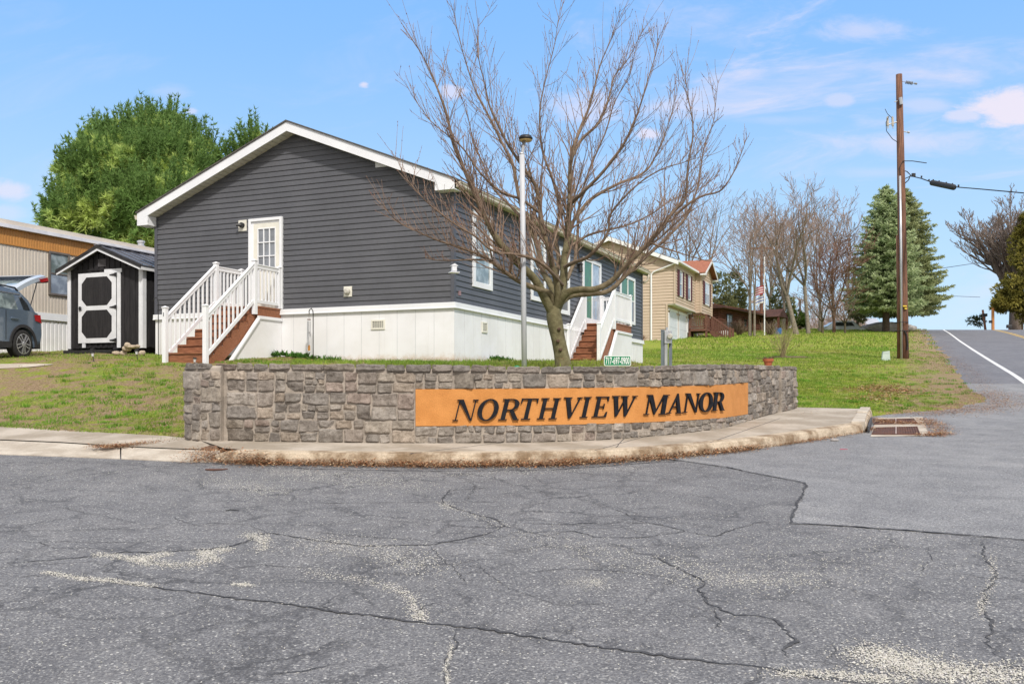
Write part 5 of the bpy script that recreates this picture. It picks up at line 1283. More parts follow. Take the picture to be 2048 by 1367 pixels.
mb = MB(); mb.prism([(-.03,0,-.86),(.03,0,-.86),(.03,0,-.76),(0,0,-.72),(-.03,0,-.76)], (0,.008,0)); mb.build('sail', m_band, wcx)
hp = hl(-7.98, -.45, 0); hp.z = H(hp.x, hp.y); th = at(331, 594, 23.4).z-hp.z
hk = empty('shepherd_hook', hp, RZ, 'thin black shepherd hook behind the left stair railing', 'hook')
mb = MB(); mb.tube([(0,0,-.2),(0,0,th-.15),(.0,0,th-.05),(-.06,0,th),(-.14,0,th-.02),(-.17,0,th-.09)], .010, 6); mb.build('hook', m_black, hk, smooth=True)
p = at(1034, 737, 13.6); sl = empty('garden_spotlight', p, 0, 'small dark green spotlight at the base of the lamp post', 'lamp'); mb = MB(); mb.lathe([(0,0),(.05,0),(.035,.04),(.0,.05)], (0,0,0), 12); mb.build('hood', m_signgreen, sl); mb = MB(); mb.tube([(0,0,-.12),(0,0,0)], .01, 6); mb.build('stake', m_black, sl)
# concrete driveway edge on the left
rows_ = []
for x0, w_0 in ((-13,.6),(-11.6,.6),(-10.9,.5),(-10.3,.35),(-9.85,.12)):
    rows_.append([(x0, yy_, H(x0, yy_)+.015) for yy_ in (20.2-w_0/2, 20.2, 20.2+w_0/2)])
lofted('path', rows_, m_conc2).__setitem__('kind', 'structure')
# ---------------------------------------------------------------- far roadside things
def far(px, py, d): p = at(px, py, d); return p
o_ = at(1783, 664, 84); 
me = rock_mesh(2.4, .8, .5, 21, 3, .3); me.materials.append(m_boulder); o = bpy.data.objects.new('boulder', me); COL.objects.link(o); o.location = (o_.x-.2, 84, G(84)+.4); tag(o, 'long grey boulder lying under the spruces', 'boulder')
p = at(1448, 668, 73); me = rock_mesh(.45, .35, .3, 33, 2); me.materials.append(m_boulder); o = bpy.data.objects.new('boulder', me); COL.objects.link(o); o.location = (p.x, 73, G(73)+.15); tag(o, 'small whitish boulder left of the thin trees by the log cabin', 'boulder')
fp = at(1529, 672, 74); fp.z = G(74); fl = empty('flag_pole', fp, 0, 'thin white flag pole with two flags beside the log cabin', 'flag pole')
mb = MB(); mb.tube([(0,0,0),(0,0,6.2)], .05, 8); mb.build('pole', m_white, fl)
def flag(name, z, w, h, mats, seed):
    k = 7; fo = None
    for st in range(k):
        mb = MB(); vs = []; fs = []
        for i in range(11):
            x = -w*i/10; y = .12*math.sin(i*.9+seed); dz = -.35*(i/10)**1.5*w
            vs += [(x, y, z+dz-h*st/k), (x, y+.02, z+dz-h*(st+1)/k)]
        mb.add(vs, [(2*i, 2*i+1, 2*i+3, 2*i+2) for i in range(10)])
        if fo is None: fo = mb.build('flag', mats[0], fl)
        else: mb.build('stripe', mats[st % len(mats)], fo)
m_fr = M('flag_red', (.5,.04,.08), (.42,.03,.06), 5, .8); m_fb = M('flag_blue', (.06,.12,.45), (.05,.1,.35), 5, .8); m_fw = M('flag_white', (.75,.75,.78), (.7,.7,.72), 5, .8)
flag('a', 3.95, .85, .62, [m_fr, m_fw], 0); flag('b', 3.15, .8, .55, [m_fw, m_fb, m_fw], 2)
p = at(1523, 655, 88); p.z = G(88); u2 = empty('utility_pole', p, 0, 'brown utility pole with a crossarm rising among the trees behind the log cabin', 'pole')
mb = MB(); mb.tube([(0,0,0),(0,0,8.1)], [.17,.13], 8); mb.build('pole', m_pole, u2); mb = MB(); mb.box((-.95,-.06,7.65),(.95,.06,7.82)); mb.build('crossarm', m_pole, u2)
p = at(1971, 655, 118); p.z = G(118); u3 = empty('utility_pole', p, 0, 'dark leaning utility pole beyond the road crest', 'pole')
mb = MB(); mb.tube([(.2,0,-.5),(-.35,0,3.6)], [.17,.13], 8); mb.build('pole', m_pole, u3); mb = MB(); mb.cbox((-.1,0,2.95),(.55,.3,.35)); mb.build('transformer', m_clad, u3)
p = at(1986, 655, 116); p.z = G(116); u4 = empty('utility_pole', p, 0, 'new orange brown wooden pole beyond the road crest', 'pole'); mb = MB(); mb.tube([(0,0,-.5),(-.02,0,3.6)], [.19,.17], 10); mb.build('pole', M('new_pole', (.55,.25,.09), (.46,.2,.07), 3, .8), u4)
mb = MB(); mb.cbox((-.3,0,1.9),(.3,.3,.3)); mb.build('street_light', m_black, u4)
P_ = at(1840, 546, 90); mb = MB()
mb.tube([at(1800,548,90)-P_, at(1885,536,97)-P_, at(1945,527,112)-P_], .03, 5); w_ = empty('overhead_wire', P_, 0, 'thin overhead wire between the spruces and the old tree', 'wire', None); mb.build('wire', m_clad, w_)
mb = MB(); P_ = at(1840, 590, 90); mb.tube([at(1800,589,90)-P_, at(1885,591,100)-P_, at(1960,594,118)-P_], .025, 5); w_ = empty('overhead_wire', P_, 0, 'lower thin overhead wire running to the leaning far pole', 'wire', None); mb.build('wire', m_clad, w_)
p = at(2018, 652, 108); p.z = G(108); mbx = empty('mailbox', p, 0, 'small black mailbox by the trunk of the old roadside tree', 'mailbox'); mb = MB(); mb.box((-.25,-.15,.5),(.25,.15,.75)); mb.tube([(-.25,0,.75),(.25,0,.75)], .15, 10); mb.build('box', m_black, mbx); mb = MB(); mb.box((-.05,-.05,0),(.05,.05,.5)); mb.build('post', m_pole, mbx)
# parked car glimpsed between trees
p = at(1690, 666, 92); p.z = G(92)-.55
cc = empty('parked_car', p, 0, 'pale silver car half hidden behind the trees under the blue spruce', 'car')
mb = MB(); mb.prism([(-2.1,0,.35),(2.1,0,.35),(2.15,0,.8),(1.4,0,.95),(.8,0,1.42),(-1.0,0,1.42),(-1.7,0,.98),(-2.15,0,.85)], (0,1.7,0)); mb.build('body', M('silver_paint', (.42,.47,.50), (.36,.4,.44), 2, .3, coat=.6), cc, bevel=.06)
mb = MB(); mb.prism([(-.95,-.01,.98),(.95,-.01,.98),(.68,-.01,1.34),(-.88,-.01,1.34)], (0,.005,0)); mb.build('window', g_dark, cc)
for x in (-1.3, 1.3): mb = MB(); mb.tube([(x,-.02,.32),(x,.2,.32)], .32, 16); mb.build('wheel', m_rubber, cc)
# blue barrel junk by the cabin
p = at(1557, 665, 76); p.z = G(76); bl = empty('barrel', p, 0, 'blue plastic barrel lying right of the log cabin', 'barrel'); mb = MB(); mb.lathe([(.0,0),(.27,0),(.29,.1),(.29,.45),(.27,.55),(0,.56)], (0,0,0), 16); mb.build('drum', M('blue_plastic', (.04,.12,.3), (.03,.1,.25), 4, .5), bl)
# far grey house roof between the trunks
fh = at(1660, 655, 125); fo = empty('far_house', (fh.x, 125, G(100)-1.6), 0, 'pale grey house far behind the bare trees', 'house')
mb = MB(); mb.box((-7, 0, 0), (7, 7, 3.0)); mb.build('wall', M('far_wall', (.55,.56,.6), (.48,.5,.55), .5, .8), fo)
mb = MB(); mb.prism([(-7.5,-.4,3.0),(7.5,-.4,3.0),(7.5,3.5,5),(-7.5,3.5,5)], (0,.0,.15)); mb.prism([(-7.5,7.4,3.0),(7.5,7.4,3.0),(7.5,3.5,5),(-7.5,3.5,5)], (0,.0,.15)); mb.build('roof', M('far_roof', (.42,.44,.5), (.36,.38,.44), .5, .8), fo)
# ---------------------------------------------------------------- bare trees
def rand_perp(rr, d):
    v = Vector((rr.gauss(0,1), rr.gauss(0,1), rr.gauss(0,1))); v -= d*v.dot(d); return v.normalized()
def bcol(r, c0, c1):
    t = min(1, max(0, (r-.006)/.05)); return tuple(c1[i]+(c0[i]-c1[i])*t for i in range(3))
def branch(mb, p, d, L, r, rr, lev, c0, c1, up=.25, nseg=6, kids=5, ang=(35, 60), shrink=.62, wob=.16, minr=.003, buds=0, tip=.25, kidfrom=.2):
    pts = [Vector(p)]; d = Vector(d).normalized(); rs = [r]
    for i in range(nseg):
        d = (d+Vector((rr.gauss(0, wob), rr.gauss(0, wob), rr.gauss(0, wob)+up*.5*(1-d.z)))).normalized()
        pts.append(pts[-1]+d*(L/nseg)); rs.append(max(minr, r*(1-(1-tip)*(i+1)/nseg)))
    k = 8 if r > .06 else 5 if r > .02 else 3
    mb.tube(pts, rs, k, cap=False, cols=[bcol(x, c0, c1) for x in rs])
    if lev > 0:
        for j in range(kids):
            t = kidfrom+(1-kidfrom)*(j+rr.random())/kids; x = t*nseg; i = min(nseg-1, int(x)); q = pts[i].lerp(pts[i+1], x-i)
            dd = (pts[i+1]-pts[i]).normalized(); a = rad(rr.uniform(*ang)); nd = dd*math.cos(a)+rand_perp(rr, dd)*math.sin(a)
            nd.z += up*.6; nl = L*shrink*rr.uniform(.6, 1.15)*(1.15-.5*t)
            branch(mb, q, nd, nl, max(minr, rs[i]*rr.uniform(.45, .65)), rr, lev-1, c0, c1, up, max(3, nseg-1), max(2, kids-1), ang, shrink, wob, minr, buds, tip, kidfrom)
    elif buds:
        for j in range(buds):
            t = rr.uniform(.3, 1)*nseg; i = min(nseg-1, int(t)); q = pts[i].lerp(pts[i+1], t-i); s = rr.uniform(.004, .009)
            n0 = len(mb.v); pd = rand_perp(rr, d)
            mb.cc = (.20, .075, .055); mb.add([q-d*s, q+pd*s*1.5+d*s*.5, q+d*s*2.2, q+pd.cross(d)*s*1.2], [(0,1,2),(0,3,2),(1,2,3)]); mb.cc = (1,1,1)
    return pts, rs
# front tree ------------------------------------------------------------
TD = 15.0
tb = at(1127, 738, TD); tb.z = H(tb.x, tb.y)-.05
ft = empty('bare_tree', tb, 0, 'large leafless tree with mossy forked trunk standing behind the stone wall', 'tree')
def tp(px, py, dy=0): p = at(px, py, TD+dy); return p-tb
MOSS = (.215,.19,.10); BR = (.29,.215,.145); TW = (.26,.18,.13)
trunk = MB(); crown = MB(); rr = random.Random(42)
def limb(pts, r0, r1, kids=10, klen=.9, lv=1, kr=None, t0=.15, c0=BR, inc=trunk, buds=2, up=.42):
    kids = int(kids*1.3)
    P = catmull([tp(*p) for p in pts], 5); n = len(P)
    P = [p+Vector((mn.noise(p*2.0), mn.noise(p*2.0+Vector((5,0,0))), mn.noise(p*2.0+Vector((0,9,0)))))*.03 if i else p for i, p in enumerate(P)]
    rs = [r0*(1-i/(n-1))**1.15+r1*.75 for i in range(n)]
    inc.tube(P, rs, 9 if r0 > .04 else 6, cols=[tuple(bcol(x, c0, TW)[q]*(1-mz)+MOSS[q]*mz for q in range(3)) for x in rs for mz in [min(1, max(0, (x-.028)/.03))]], cap=False)
    L = sum((b-a).length for a, b in zip(P, P[1:]))
    for j in range(kids):
        t = t0+(1-t0)*(j+rr.random())/kids; x = t*(n-1); i = min(n-2, int(x)); q = P[i].lerp(P[i+1], x-i); dd = (P[i+1]-P[i]).normalized()
        a = rad(rr.uniform(28, 62)); nd = dd*math.cos(a)+rand_perp(rr, dd)*math.sin(a); nd.z += .22
        branch(crown, q, nd, klen*rr.uniform(.45, 1.1)*(1.12-.70*t), max(.005, rs[i]*rr.uniform(.28, .5)), rr, (lv+(1 if (lv and j % 3 == 0) else 0)) if t < .62 else min(lv, 1 if j % 3 else 0), BR, TW, up, 5, 4 if t < .62 else 3, (25, 58), .60, .07, .0030, buds, .3, .2)
    if r0 > .03:
        for j in range(5 if r0 > .05 else 3):     # medium side limbs filling the crown
            t = .32+.5*(j+rr.random())/5; x = t*(n-1); i = min(n-2, int(x)); q = P[i].lerp(P[i+1], x-i); dd = (P[i+1]-P[i]).normalized()
            nd = dd*.9+rand_perp(rr, dd)*rr.uniform(.4, .75)+Vector((0, 0, .25)); branch(crown, q, nd, rr.uniform(1.0, 1.7)*(1.1-.45*t), rs[i]*.42, rr, 1, BR, TW, .42, 8, 9, (22, 52), .36, .05, .0028, 2, .18, .15)
    for j in range(int(kids*1.6)):     # straight upright shoots
        t = max(t0, .3)+(1-max(t0, .3))*(j+rr.random())/(kids*1.6); x = t*(n-1); i = min(n-2, int(x)); q = P[i].lerp(P[i+1], x-i); dd = (P[i+1]-P[i]).normalized()
        nd = dd*.5+rand_perp(rr, dd)*rr.uniform(.25, .6)+Vector((0, 0, rr.uniform(.4, .9)))
        L_ = klen*rr.uniform(.4, 1.15)*(1.0-.3*t); branch(crown, q, nd, L_, max(.0045, rs[i]*.3), rr, 0, BR, TW, .35, 6, 0, wob=.035, minr=.0024, buds=3, tip=.35)
    return P
trunk.tube(catmull([tp(*p) for p in [(1128,745),(1126,728),(1122,705),(1117,680),(1112,655),(1108,632),(1107,612)]], 5), [.19,.165,.15,.143,.137,.132,.13,.127,.124,.121,.118,.116,.115,.114,.113,.113,.114,.115,.118,.12,.122,.124,.125,.125,.124,.122,.12,.115,.11,.10,.09][:31], 14, cols=[MOSS]*31)
for px, py in ((1118,658),(1116,682),(1121,699)):
    c = tp(px, py, -.13); n0 = len(trunk.v); trunk.cc = (.12,.07,.05)
    trunk.tube([c+Vector((0,.03,0)), c+Vector((0,-.012,0)), c+Vector((0,-.02,0))], [.03,.028,.014], 8); trunk.cc = (1,1,1)
limb([(1106,632,0),(1090,603,-.1),(1071,563,-.25),(1044,532,-.4),(1010,497,-.6),(986,466,-.7),(965,426,-.8),(948,388,-.9),(930,345,-.95),(908,289,-1.0),(885,206,-1.1),(869,160,-1.1),(845,110,-1.1),(824,76,-1.1)], .075, .005, 22, 1.1)
limb([(1104,612,0),(1097,587,-.1),(1070,577,-.3),(1042,563,-.5),(1013,547,-.8),(978,518,-1.0),(940,504,-1.2),(900,490,-1.3),(860,476,-1.4),(800,447,-1.5),(759,407,-1.6)], .05, .004, 20, .8, t0=.3)
limb([(982,519,-1.0),(950,520,-1.1),(905,521,-1.2),(870,521,-1.2),(850,517,-1.2)], .016, .005, 5, .3, 0, t0=.5)
limb([(1108,625,.1),(1112,600,.2),(1100,565,.3),(1090,545,.5),(1075,490,.7),(1052,440,.8),(1036,380,.9),(1020,316,1.0),(992,262,1.1),(968,213,1.1),(940,150,1.2),(920,80,1.2),(909,5,1.2)], .062, .004, 22, 1.1)
limb([(1109,630,0),(1114,595,-.1),(1113,558,-.2),(1102,518,-.3),(1089,471,-.4),(1081,421,-.4),(1070,370,-.5),(1045,330,-.6),(1010,280,-.8),(985,230,-.9),(972,170,-1.0),(960,120,-1.0),(956,40,-1.0)], .058, .004, 20, 1.0)
limb([(1108,630,.0),(1120,600,.05),(1126,560,.1),(1128,518,.1),(1134,479,.1),(1136,434,.1),(1140,400,.1),(1144,316,.1),(1160,265,.2),(1178,217,.3),(1193,160,.3),(1215,95,.3),(1243,27,.3)], .078, .004, 22, 1.1)
limb([(1143,320,.1),(1165,280,.4),(1197,244,.6),(1218,195,.7),(1231,152,.8),(1262,110,.8),(1288,57,.8)], .028, .004, 14, .9)
limb([(1140,408,.1),(1165,385,-.3),(1215,335,-.6),(1248,290,-.8),(1270,235,-.9),(1290,180,-1),(1314,110,-1),(1318,75,-1)], .03, .004, 14, .9)
limb([(1115,610,-.05),(1134,584,-.2),(1160,578,-.3),(1192,577,-.5),(1229,557,-.6),(1271,513,-.8),(1300,487,-.9),(1323,457,-1.0),(1350,420,-1.0),(1368,398,-1.1),(1378,330,-1.2),(1384,251,-1.2),(1375,190,-1.2),(1370,141,-1.2)], .06, .004, 24, 1.0, t0=.3)
limb([(1112,618,0),(1140,590,.2),(1175,588,.3),(1215,580,.4),(1258,545,.5),(1300,507,.7),(1340,470,.8),(1375,425,.9),(1395,370,1.0),(1408,300,1.0),(1425,240,1.0),(1438,160,1.0)], .05, .004, 22, 1.0, t0=.3)
limb([(1126,535,.1),(1150,524,-.2),(1176,516,-.5),(1200,487,-.7),(1215,460,-.8),(1222,425,-.9),(1270,374,-1.1),(1327,335,-1.2),(1370,325,-1.2),(1415,310,-1.2)], .032, .004, 16, .8)
limb([(1133,470,.1),(1140,450,.5),(1180,400,.8),(1235,369,1.0),(1292,339,1.2),(1318,300,1.3),(1334,259,1.3),(1348,215,1.3),(1357,160,1.3)], .034, .004, 18, .9)
limb([(1350,430,-1),(1380,405,-1.1),(1410,390,-1.1),(1445,378,-1.2),(1470,340,-1.2),(1482,305,-1.2),(1492,275,-1.2)], .018, .004, 8, .5)
limb([(1110,560,.2),(1118,520,.4),(1112,470,.5),(1118,420,.6),(1105,360,.6),(1085,300,.6),(1078,225,.6),(1092,150,.6),(1112,80,.6),(1123,0,.6)], .04, .004, 20, 1.0)
limb([(1130,560,.2),(1147,530,.6),(1152,500,.8),(1156,440,1.0),(1165,380,1.1),(1180,330,1.2),(1210,270,1.2),(1232,200,1.2),(1262,140,1.2),(1278,60,1.2)], .034, .004, 16, .9)
limb([(1125,570,.0),(1105,545,-.5),(1070,520,-.9),(1030,510,-1.2),(985,500,-1.4),(945,470,-1.6),(900,440,-1.7),(850,400,-1.8),(815,360,-1.8),(790,310,-1.8)], .028, .004, 16, .7)
limb([(1082,425,-.4),(1040,400,-.6),(1000,385,-.8),(965,350,-1.0),(930,300,-1.1),(895,270,-1.2),(858,240,-1.3),(820,180,-1.3)], .022, .004, 14, .8)
limb([(1060,455,.8),(1030,420,1),(990,380,1.2),(965,330,1.3),(945,280,1.3),(925,200,1.3),(895,140,1.3)], .024, .004, 12, .8)
limb([(1130,500,.1),(1175,470,.3),(1240,455,.5),(1300,430,.6),(1350,395,.7),(1400,375,.7),(1440,350,.7)], .022, .004, 14, .7)
limb([(1300,487,-.9),(1335,500,-1.2),(1370,510,-1.3),(1410,520,-1.4),(1440,525,-1.4)], .014, .004, 8, .5)
m_tr = trunk.build('trunk', m_bark, ft, smooth=True, colors=True); crown.build('crown', m_twig, ft, smooth=False, colors=True)
print('front tree', len(trunk.v), len(crown.v))
# background bare trees -------------------------------------------------
GREYB = (.30,.26,.215); TWB = (.31,.225,.185)
def bare_tree(name, loc, hgt, seed, label, fork=3, spread=.45, trunkh=.25, r0=.25, kids=5, lev=3, c0=GREYB, c1=TWB, group=None, up=.3, minr=.013, cat='tree', lean=(0,0)):
    rr = random.Random(seed); root = empty(name, loc, 0, label, cat, group)
    tm = MB(); cm = MB(); th = hgt*trunkh; top = Vector((lean[0]*th, lean[1]*th, th))
    tm.tube([(0,0,-.4), (0,0,0), top*.5, top], [r0*1.0, r0*.75, r0*.62, r0*.56], 10, cols=[c0]*4, cap=False)
    for i in range(fork):
        a = 6.283*i/fork+rr.uniform(-.4, .4); d = Vector((math.cos(a)*spread, math.sin(a)*spread, 1))
        if i == 0: d = Vector((lean[0]*.4, 0, 1))
        P, rs = branch(tm, top, d, (hgt-th)*rr.uniform(.75, 1.0)/math.sqrt(1+spread*spread*.5), r0*.42, rr, 0, c0, c1, .25, 8, 0, wob=.09, minr=minr, tip=.12)
        for j in range(kids*2):
            t = .12+.86*(j+rr.random())/(kids*2); x = t*8; k = min(7, int(x)); q = P[k].lerp(P[k+1], x-k); dd = (P[k+1]-P[k]).normalized()
            an = rad(rr.uniform(28, 58)); nd = dd*math.cos(an)+rand_perp(rr, dd)*math.sin(an)
            branch(cm, q, nd, hgt*.32*(1.2-.7*t), max(minr, rs[k]*.42), rr, lev-1, c0, c1, up, 5, max(3, kids-1), (22, 48), .6, .08, minr, 0, .3, .15)
    tm.build('trunk', m_bark, root, smooth=True, colors=True); cm.build('crown', m_twig, root, colors=True); return root
def gp(px, py, d): p = at(px, py, d); p.z = G(d); return p
def ht(px, py, d): return at(px, py, d).z-G(d)
GB = 'bare trees beyond the lawn'
bare_tree('bare_tree', gp(1593, 668, 76), ht(0, 372, 76), 3, 'tall leafless tree with wide fan of branches rising left of the green bush', 5, .42, .26, .30, 5, group=GB, lean=(-.25, 0))
bare_tree('bare_tree', gp(1617, 668, 77), ht(0, 366, 77), 5, 'tall leafless tree with pale forked trunk right of the green bush', 4, .5, .32, .24, 5, group=GB, lean=(-.08, 0))
bare_tree('bare_tree', gp(1500, 672, 72), ht(0, 405, 72), 8, 'thin leafless tree with greenish trunk in front of the log cabin', 4, .36, .3, .19, 4, group=GB)
bare_tree('bare_tree', gp(1509, 674, 71.5), ht(0, 440, 71.5), 9, 'slim leafless tree just right of the greenish trunk by the flag pole', 3, .28, .35, .13, 4, group=GB)
bare_tree('bare_tree', gp(1640, 664, 84), ht(0, 390, 84), 12, 'dark leafless multi stemmed tree behind the low pruned tree', 5, .3, .22, .2, 5, group=GB)
bare_tree('bare_tree', gp(1668, 666, 80), ht(0, 466, 80), 14, 'leafless tree with dense reddish brown conical crown beside the spruce', 6, .30, .12, .22, 6, 3, (.17,.10,.07), (.22,.12,.085), GB, .12)
bare_tree('bare_tree', gp(1690, 666, 79), ht(0, 585, 79), 15, 'small low spreading leafless tree near the silver car', 4, .9, .25, .14, 4, 2, (.12,.10,.06), (.18,.13,.10), GB)
bare_tree('bare_tree', gp(1645, 664, 79), ht(0, 560, 79), 16, 'low crooked leafless tree left of the reddish crowned tree', 4, .9, .22, .16, 4, 2, (.13,.10,.06), (.20,.14,.10), GB)
bare_tree('bare_tree', gp(1540, 660, 98), ht(0, 420, 98), 17, 'distant leafless tree behind the crossarm pole', 5, .4, .25, .25, 5, group=GB, minr=.014)
bare_tree('bare_tree', gp(1700, 660, 100), ht(0, 395, 100), 19, 'distant leafless tree showing behind the left edge of the blue spruce', 5, .4, .25, .25, 5, group=GB, minr=.014)
bare_tree('bare_tree', gp(1372, 660, 96), ht(0, 385, 96), 22, 'leafless tree behind the tan house roof, left of its pair', 4, .4, .38, .26, 4, group=GB, minr=.014)
bare_tree('bare_tree', gp(1400, 660, 94), ht(0, 370, 94), 23, 'leafless tree behind the tan house above the orange gable', 4, .4, .38, .22, 4, group=GB, minr=.014, lean=(.15,0))
bare_tree('bare_tree', gp(1330, 660, 99), ht(0, 410, 99), 26, 'leafless tree behind the left part of the tan house roof', 4, .4, .38, .22, 4, group=GB, minr=.014)
bare_tree('bare_tree', gp(1568, 662, 92), ht(0, 440, 92), 29, 'leafless tree behind the low cabin, left of the tallest fan shaped tree', 5, .35, .25, .22, 5, group=GB, minr=.014)
o_ = at(2027, 655, 122)
bare_tree('old_tree', (o_.x+.3, 122, G(122)), at(0, 405, 122).z-G(122), 31, 'massive old leafless tree with thick trunk at the right of the road crest', 6, .50, .30, 1.3, 6, 4, (.19,.15,.13), (.30,.24,.21), None, .40, .024)
# small shrubs
def twiggy(name, loc, hgt, n, seed, label, cat='shrub', spread=.8, c=(.22,.17,.09), c1=(.30,.25,.13), r=.008, sub=1):
    rr = random.Random(seed); mb = MB()
    for i in range(n):
        a = rr.uniform(0, 6.28); d = Vector((math.cos(a)*spread*rr.random(), math.sin(a)*spread*rr.random(), 1)); branch(mb, (rr.gauss(0,.06), rr.gauss(0,.06), 0), d, hgt*rr.uniform(.6,1.1), r, rr, sub, c, c1, .05, 5, 4, (18, 45), .5, .1, .0035, 0, .3, .3)
    o = mb.build(name, m_twig, colors=True); o.location = loc; return tag(o, label, cat)
p = at(1566, 716, 41); p.z = H(p.x, p.y); twiggy('shrub', p, 1.75, 34, 3, 'sparse leafless vase shaped shrub on the lawn behind the terracotta pot', r=.013)
md = rock_mesh(.9, .5, .035, 55, 3, .4); md.materials.append(m_dirt); o = bpy.data.objects.new('mulch', md); COL.objects.link(o); o.location = (p.x+.4, p.y, p.z+.02); o.rotation_euler = (rad(5.5), 0, 0); tag(o, kind='stuff', label='dark mulch round the bare shrub')
p = at(1325, 690, 60); p.z = G(60); twiggy('shrub', (p.x-1.2, 61, G(61)), .5, 30, 8, 'small brown twiggy bush at the foot of the tan house', c=(.16,.08,.05), c1=(.22,.12,.08), r=.02)
for i, (px, lab) in enumerate(((1455, 'brown hedge bush at the left of the log cabin front'), (1478, 'brown hedge bush below the log cabin window'), (1540, 'brown tangled bush right of the flag pole'))):
    p = gp(px, 668, 74.5); twiggy('bush', p, 1.2, 90, 50+i, lab, 'bush', 1.3, (.10,.075,.05), (.17,.12,.08), .02)
# ---------------------------------------------------------------- foliage helpers
def tufts(P, D, ln, wid, nb, spreadv, cols, rs):
    """P (n,3) centres, D (n,3) main directions -> radial triangles"""
    n = len(P); V = np.zeros((n, nb, 3, 3), np.float32); C = np.zeros((n, nb, 3, 3), np.float32)
    dirs = D[:, None, :]+rs.normal(0, spreadv, (n, nb, 3)); dirs /= np.linalg.norm(dirs, axis=2, keepdims=True)
    per = np.cross(dirs, rs.normal(0, 1, (n, nb, 3))); per /= np.linalg.norm(per, axis=2, keepdims=True)
    L = (ln[:, None]*rs.uniform(.6, 1.2, (n, nb)))[..., None]; W = (wid*rs.uniform(.7, 1.3, (n, nb)))[..., None]
    V[:, :, 0] = P[:, None, :]-per*W; V[:, :, 1] = P[:, None, :]+per*W; V[:, :, 2] = P[:, None, :]+dirs*L
    C[:] = cols[:, None, None, :]*rs.uniform(.8, 1.2, (n, nb, 1, 1))
    return V.reshape(-1, 3), C.reshape(-1, 3)
def mesh_tris(name, V, C, mat, parent=None):
    return np_mesh(name, V, np.arange(len(V)).reshape(-1, 3), mat, C, parent=parent)
def pine(loc, lobes, n, label, seed, ca=(.22,.36,.10), cb=(.64,.76,.24), ln=.42, trunk=(.3, 8)):
    rs = np.random.RandomState(seed); root = empty('pine_tree', loc, 0, label, 'tree')
    tm = MB(); tm.tube([(0,0,-.5),(0,0,trunk[1])], [trunk[0], trunk[0]*.4], 10, cols=[(.16,.11,.08)]*2); vol = [l[3]*l[4]*l[5] for l in lobes]; vs = []; cs = []
    for l, vv in zip(lobes, vol):
        c = np.array(l[:3]); rad_ = np.array(l[3:6]); k = int(n*vv**.72/sum(x**.72 for x in vol))
        tm.tube([(0, 0, max(1, c[2]*.55)), tuple(c*[.5,.5,.85]), tuple(c)], [.10,.07,.03], 5, cols=[(.16,.11,.08)]*3)
        d = rs.normal(0, 1, (k, 3)); d /= np.linalg.norm(d, axis=1, keepdims=True); r = rs.uniform(.55, 1.0, (k, 1))**.5
        P = c+d*r*rad_; bump = np.array([mn.noise(Vector(tuple(p*1.1))) for p in P])
        P = P+d*bump[:, None]*.95; D = d*.7+np.array([0, 0, .45]); cm_ = np.array([mn.noise(Vector(tuple(p*.7+7))) for p in P])
        t = np.clip(.5+cm_*2.0+rs.normal(0, .15, k), 0, 1)[:, None]; cols = np.array(ca)*(1-t)+np.array(cb)*t
        V, C = tufts(P, D, np.full(k, ln*.75), .032, 12, .95, cols, rs); vs.append(V); cs.append(C)
        # outer sprigs poking up
        k2 = int(k*.08)+3; dd = rs.normal(0, 1, (k2, 3)); dd[:, 2] = abs(dd[:, 2]); dd /= np.linalg.norm(dd, axis=1, keepdims=True)
        base = c+dd*rad_
        for b in range(k2):
            sh_ = base[b][None, :]+(dd[b]*.4+np.array([0,0,.8]))[None, :]*np.linspace(0, rs.uniform(.4, 1.0), 6)[:, None]
            V, C = tufts(sh_, np.tile(dd[b]*.4+np.array([0,0,1]), (6,1)), np.full(6, ln*.6), .03, 7, .8, np.tile(np.array(ca)*.8, (6,1)), rs); vs.append(V); cs.append(C)
    tm.build('trunk', m_bark, root, colors=True); mesh_tris('crown', np.concatenate(vs), np.concatenate(cs), m_leaf, root); return root
d0 = 42.0
def L3(px, py, rx, ry, dy=0, loc=None):
    p = at(px, py, d0+dy)-loc; k = (d0+dy)/F; return (p.x, p.y, p.z, rx*k, rx*k*.9, ry*k)
loc = at(300, 700, d0); loc.z = lawn_z(loc.x, loc.y)
pine(loc, [L3(318,272,54,38,3,loc), L3(300,300,88,48,2,loc), L3(255,360,120,60,0,loc), L3(340,360,78,70,0,loc), L3(215,440,110,65,-1,loc), L3(320,440,100,80,-2,loc), L3(250,330,75,60,1,loc), L3(372,300,36,36,3,loc), L3(205,310,34,44,3,loc), L3(180,400,36,50,2,loc), L3(125,395,26,16,3,loc), L3(105,425,13,10,3,loc), L3(120,455,34,24,2,loc), L3(412,318,30,34,4,loc), L3(192,285,12,24,4,loc)], 15000,
     'big bright green pine tree behind the shed and left side of the grey house', 4)
loc2 = at(525, 700, 47); loc2.z = 4.0; d0 = 47.0
pine(loc2, [L3(512,292,26,26,0,loc2), L3(500,322,36,30,0,loc2), L3(475,350,30,34,0,loc2)], 1500, 'pine top showing just above the left slope of the grey house roof', 6)
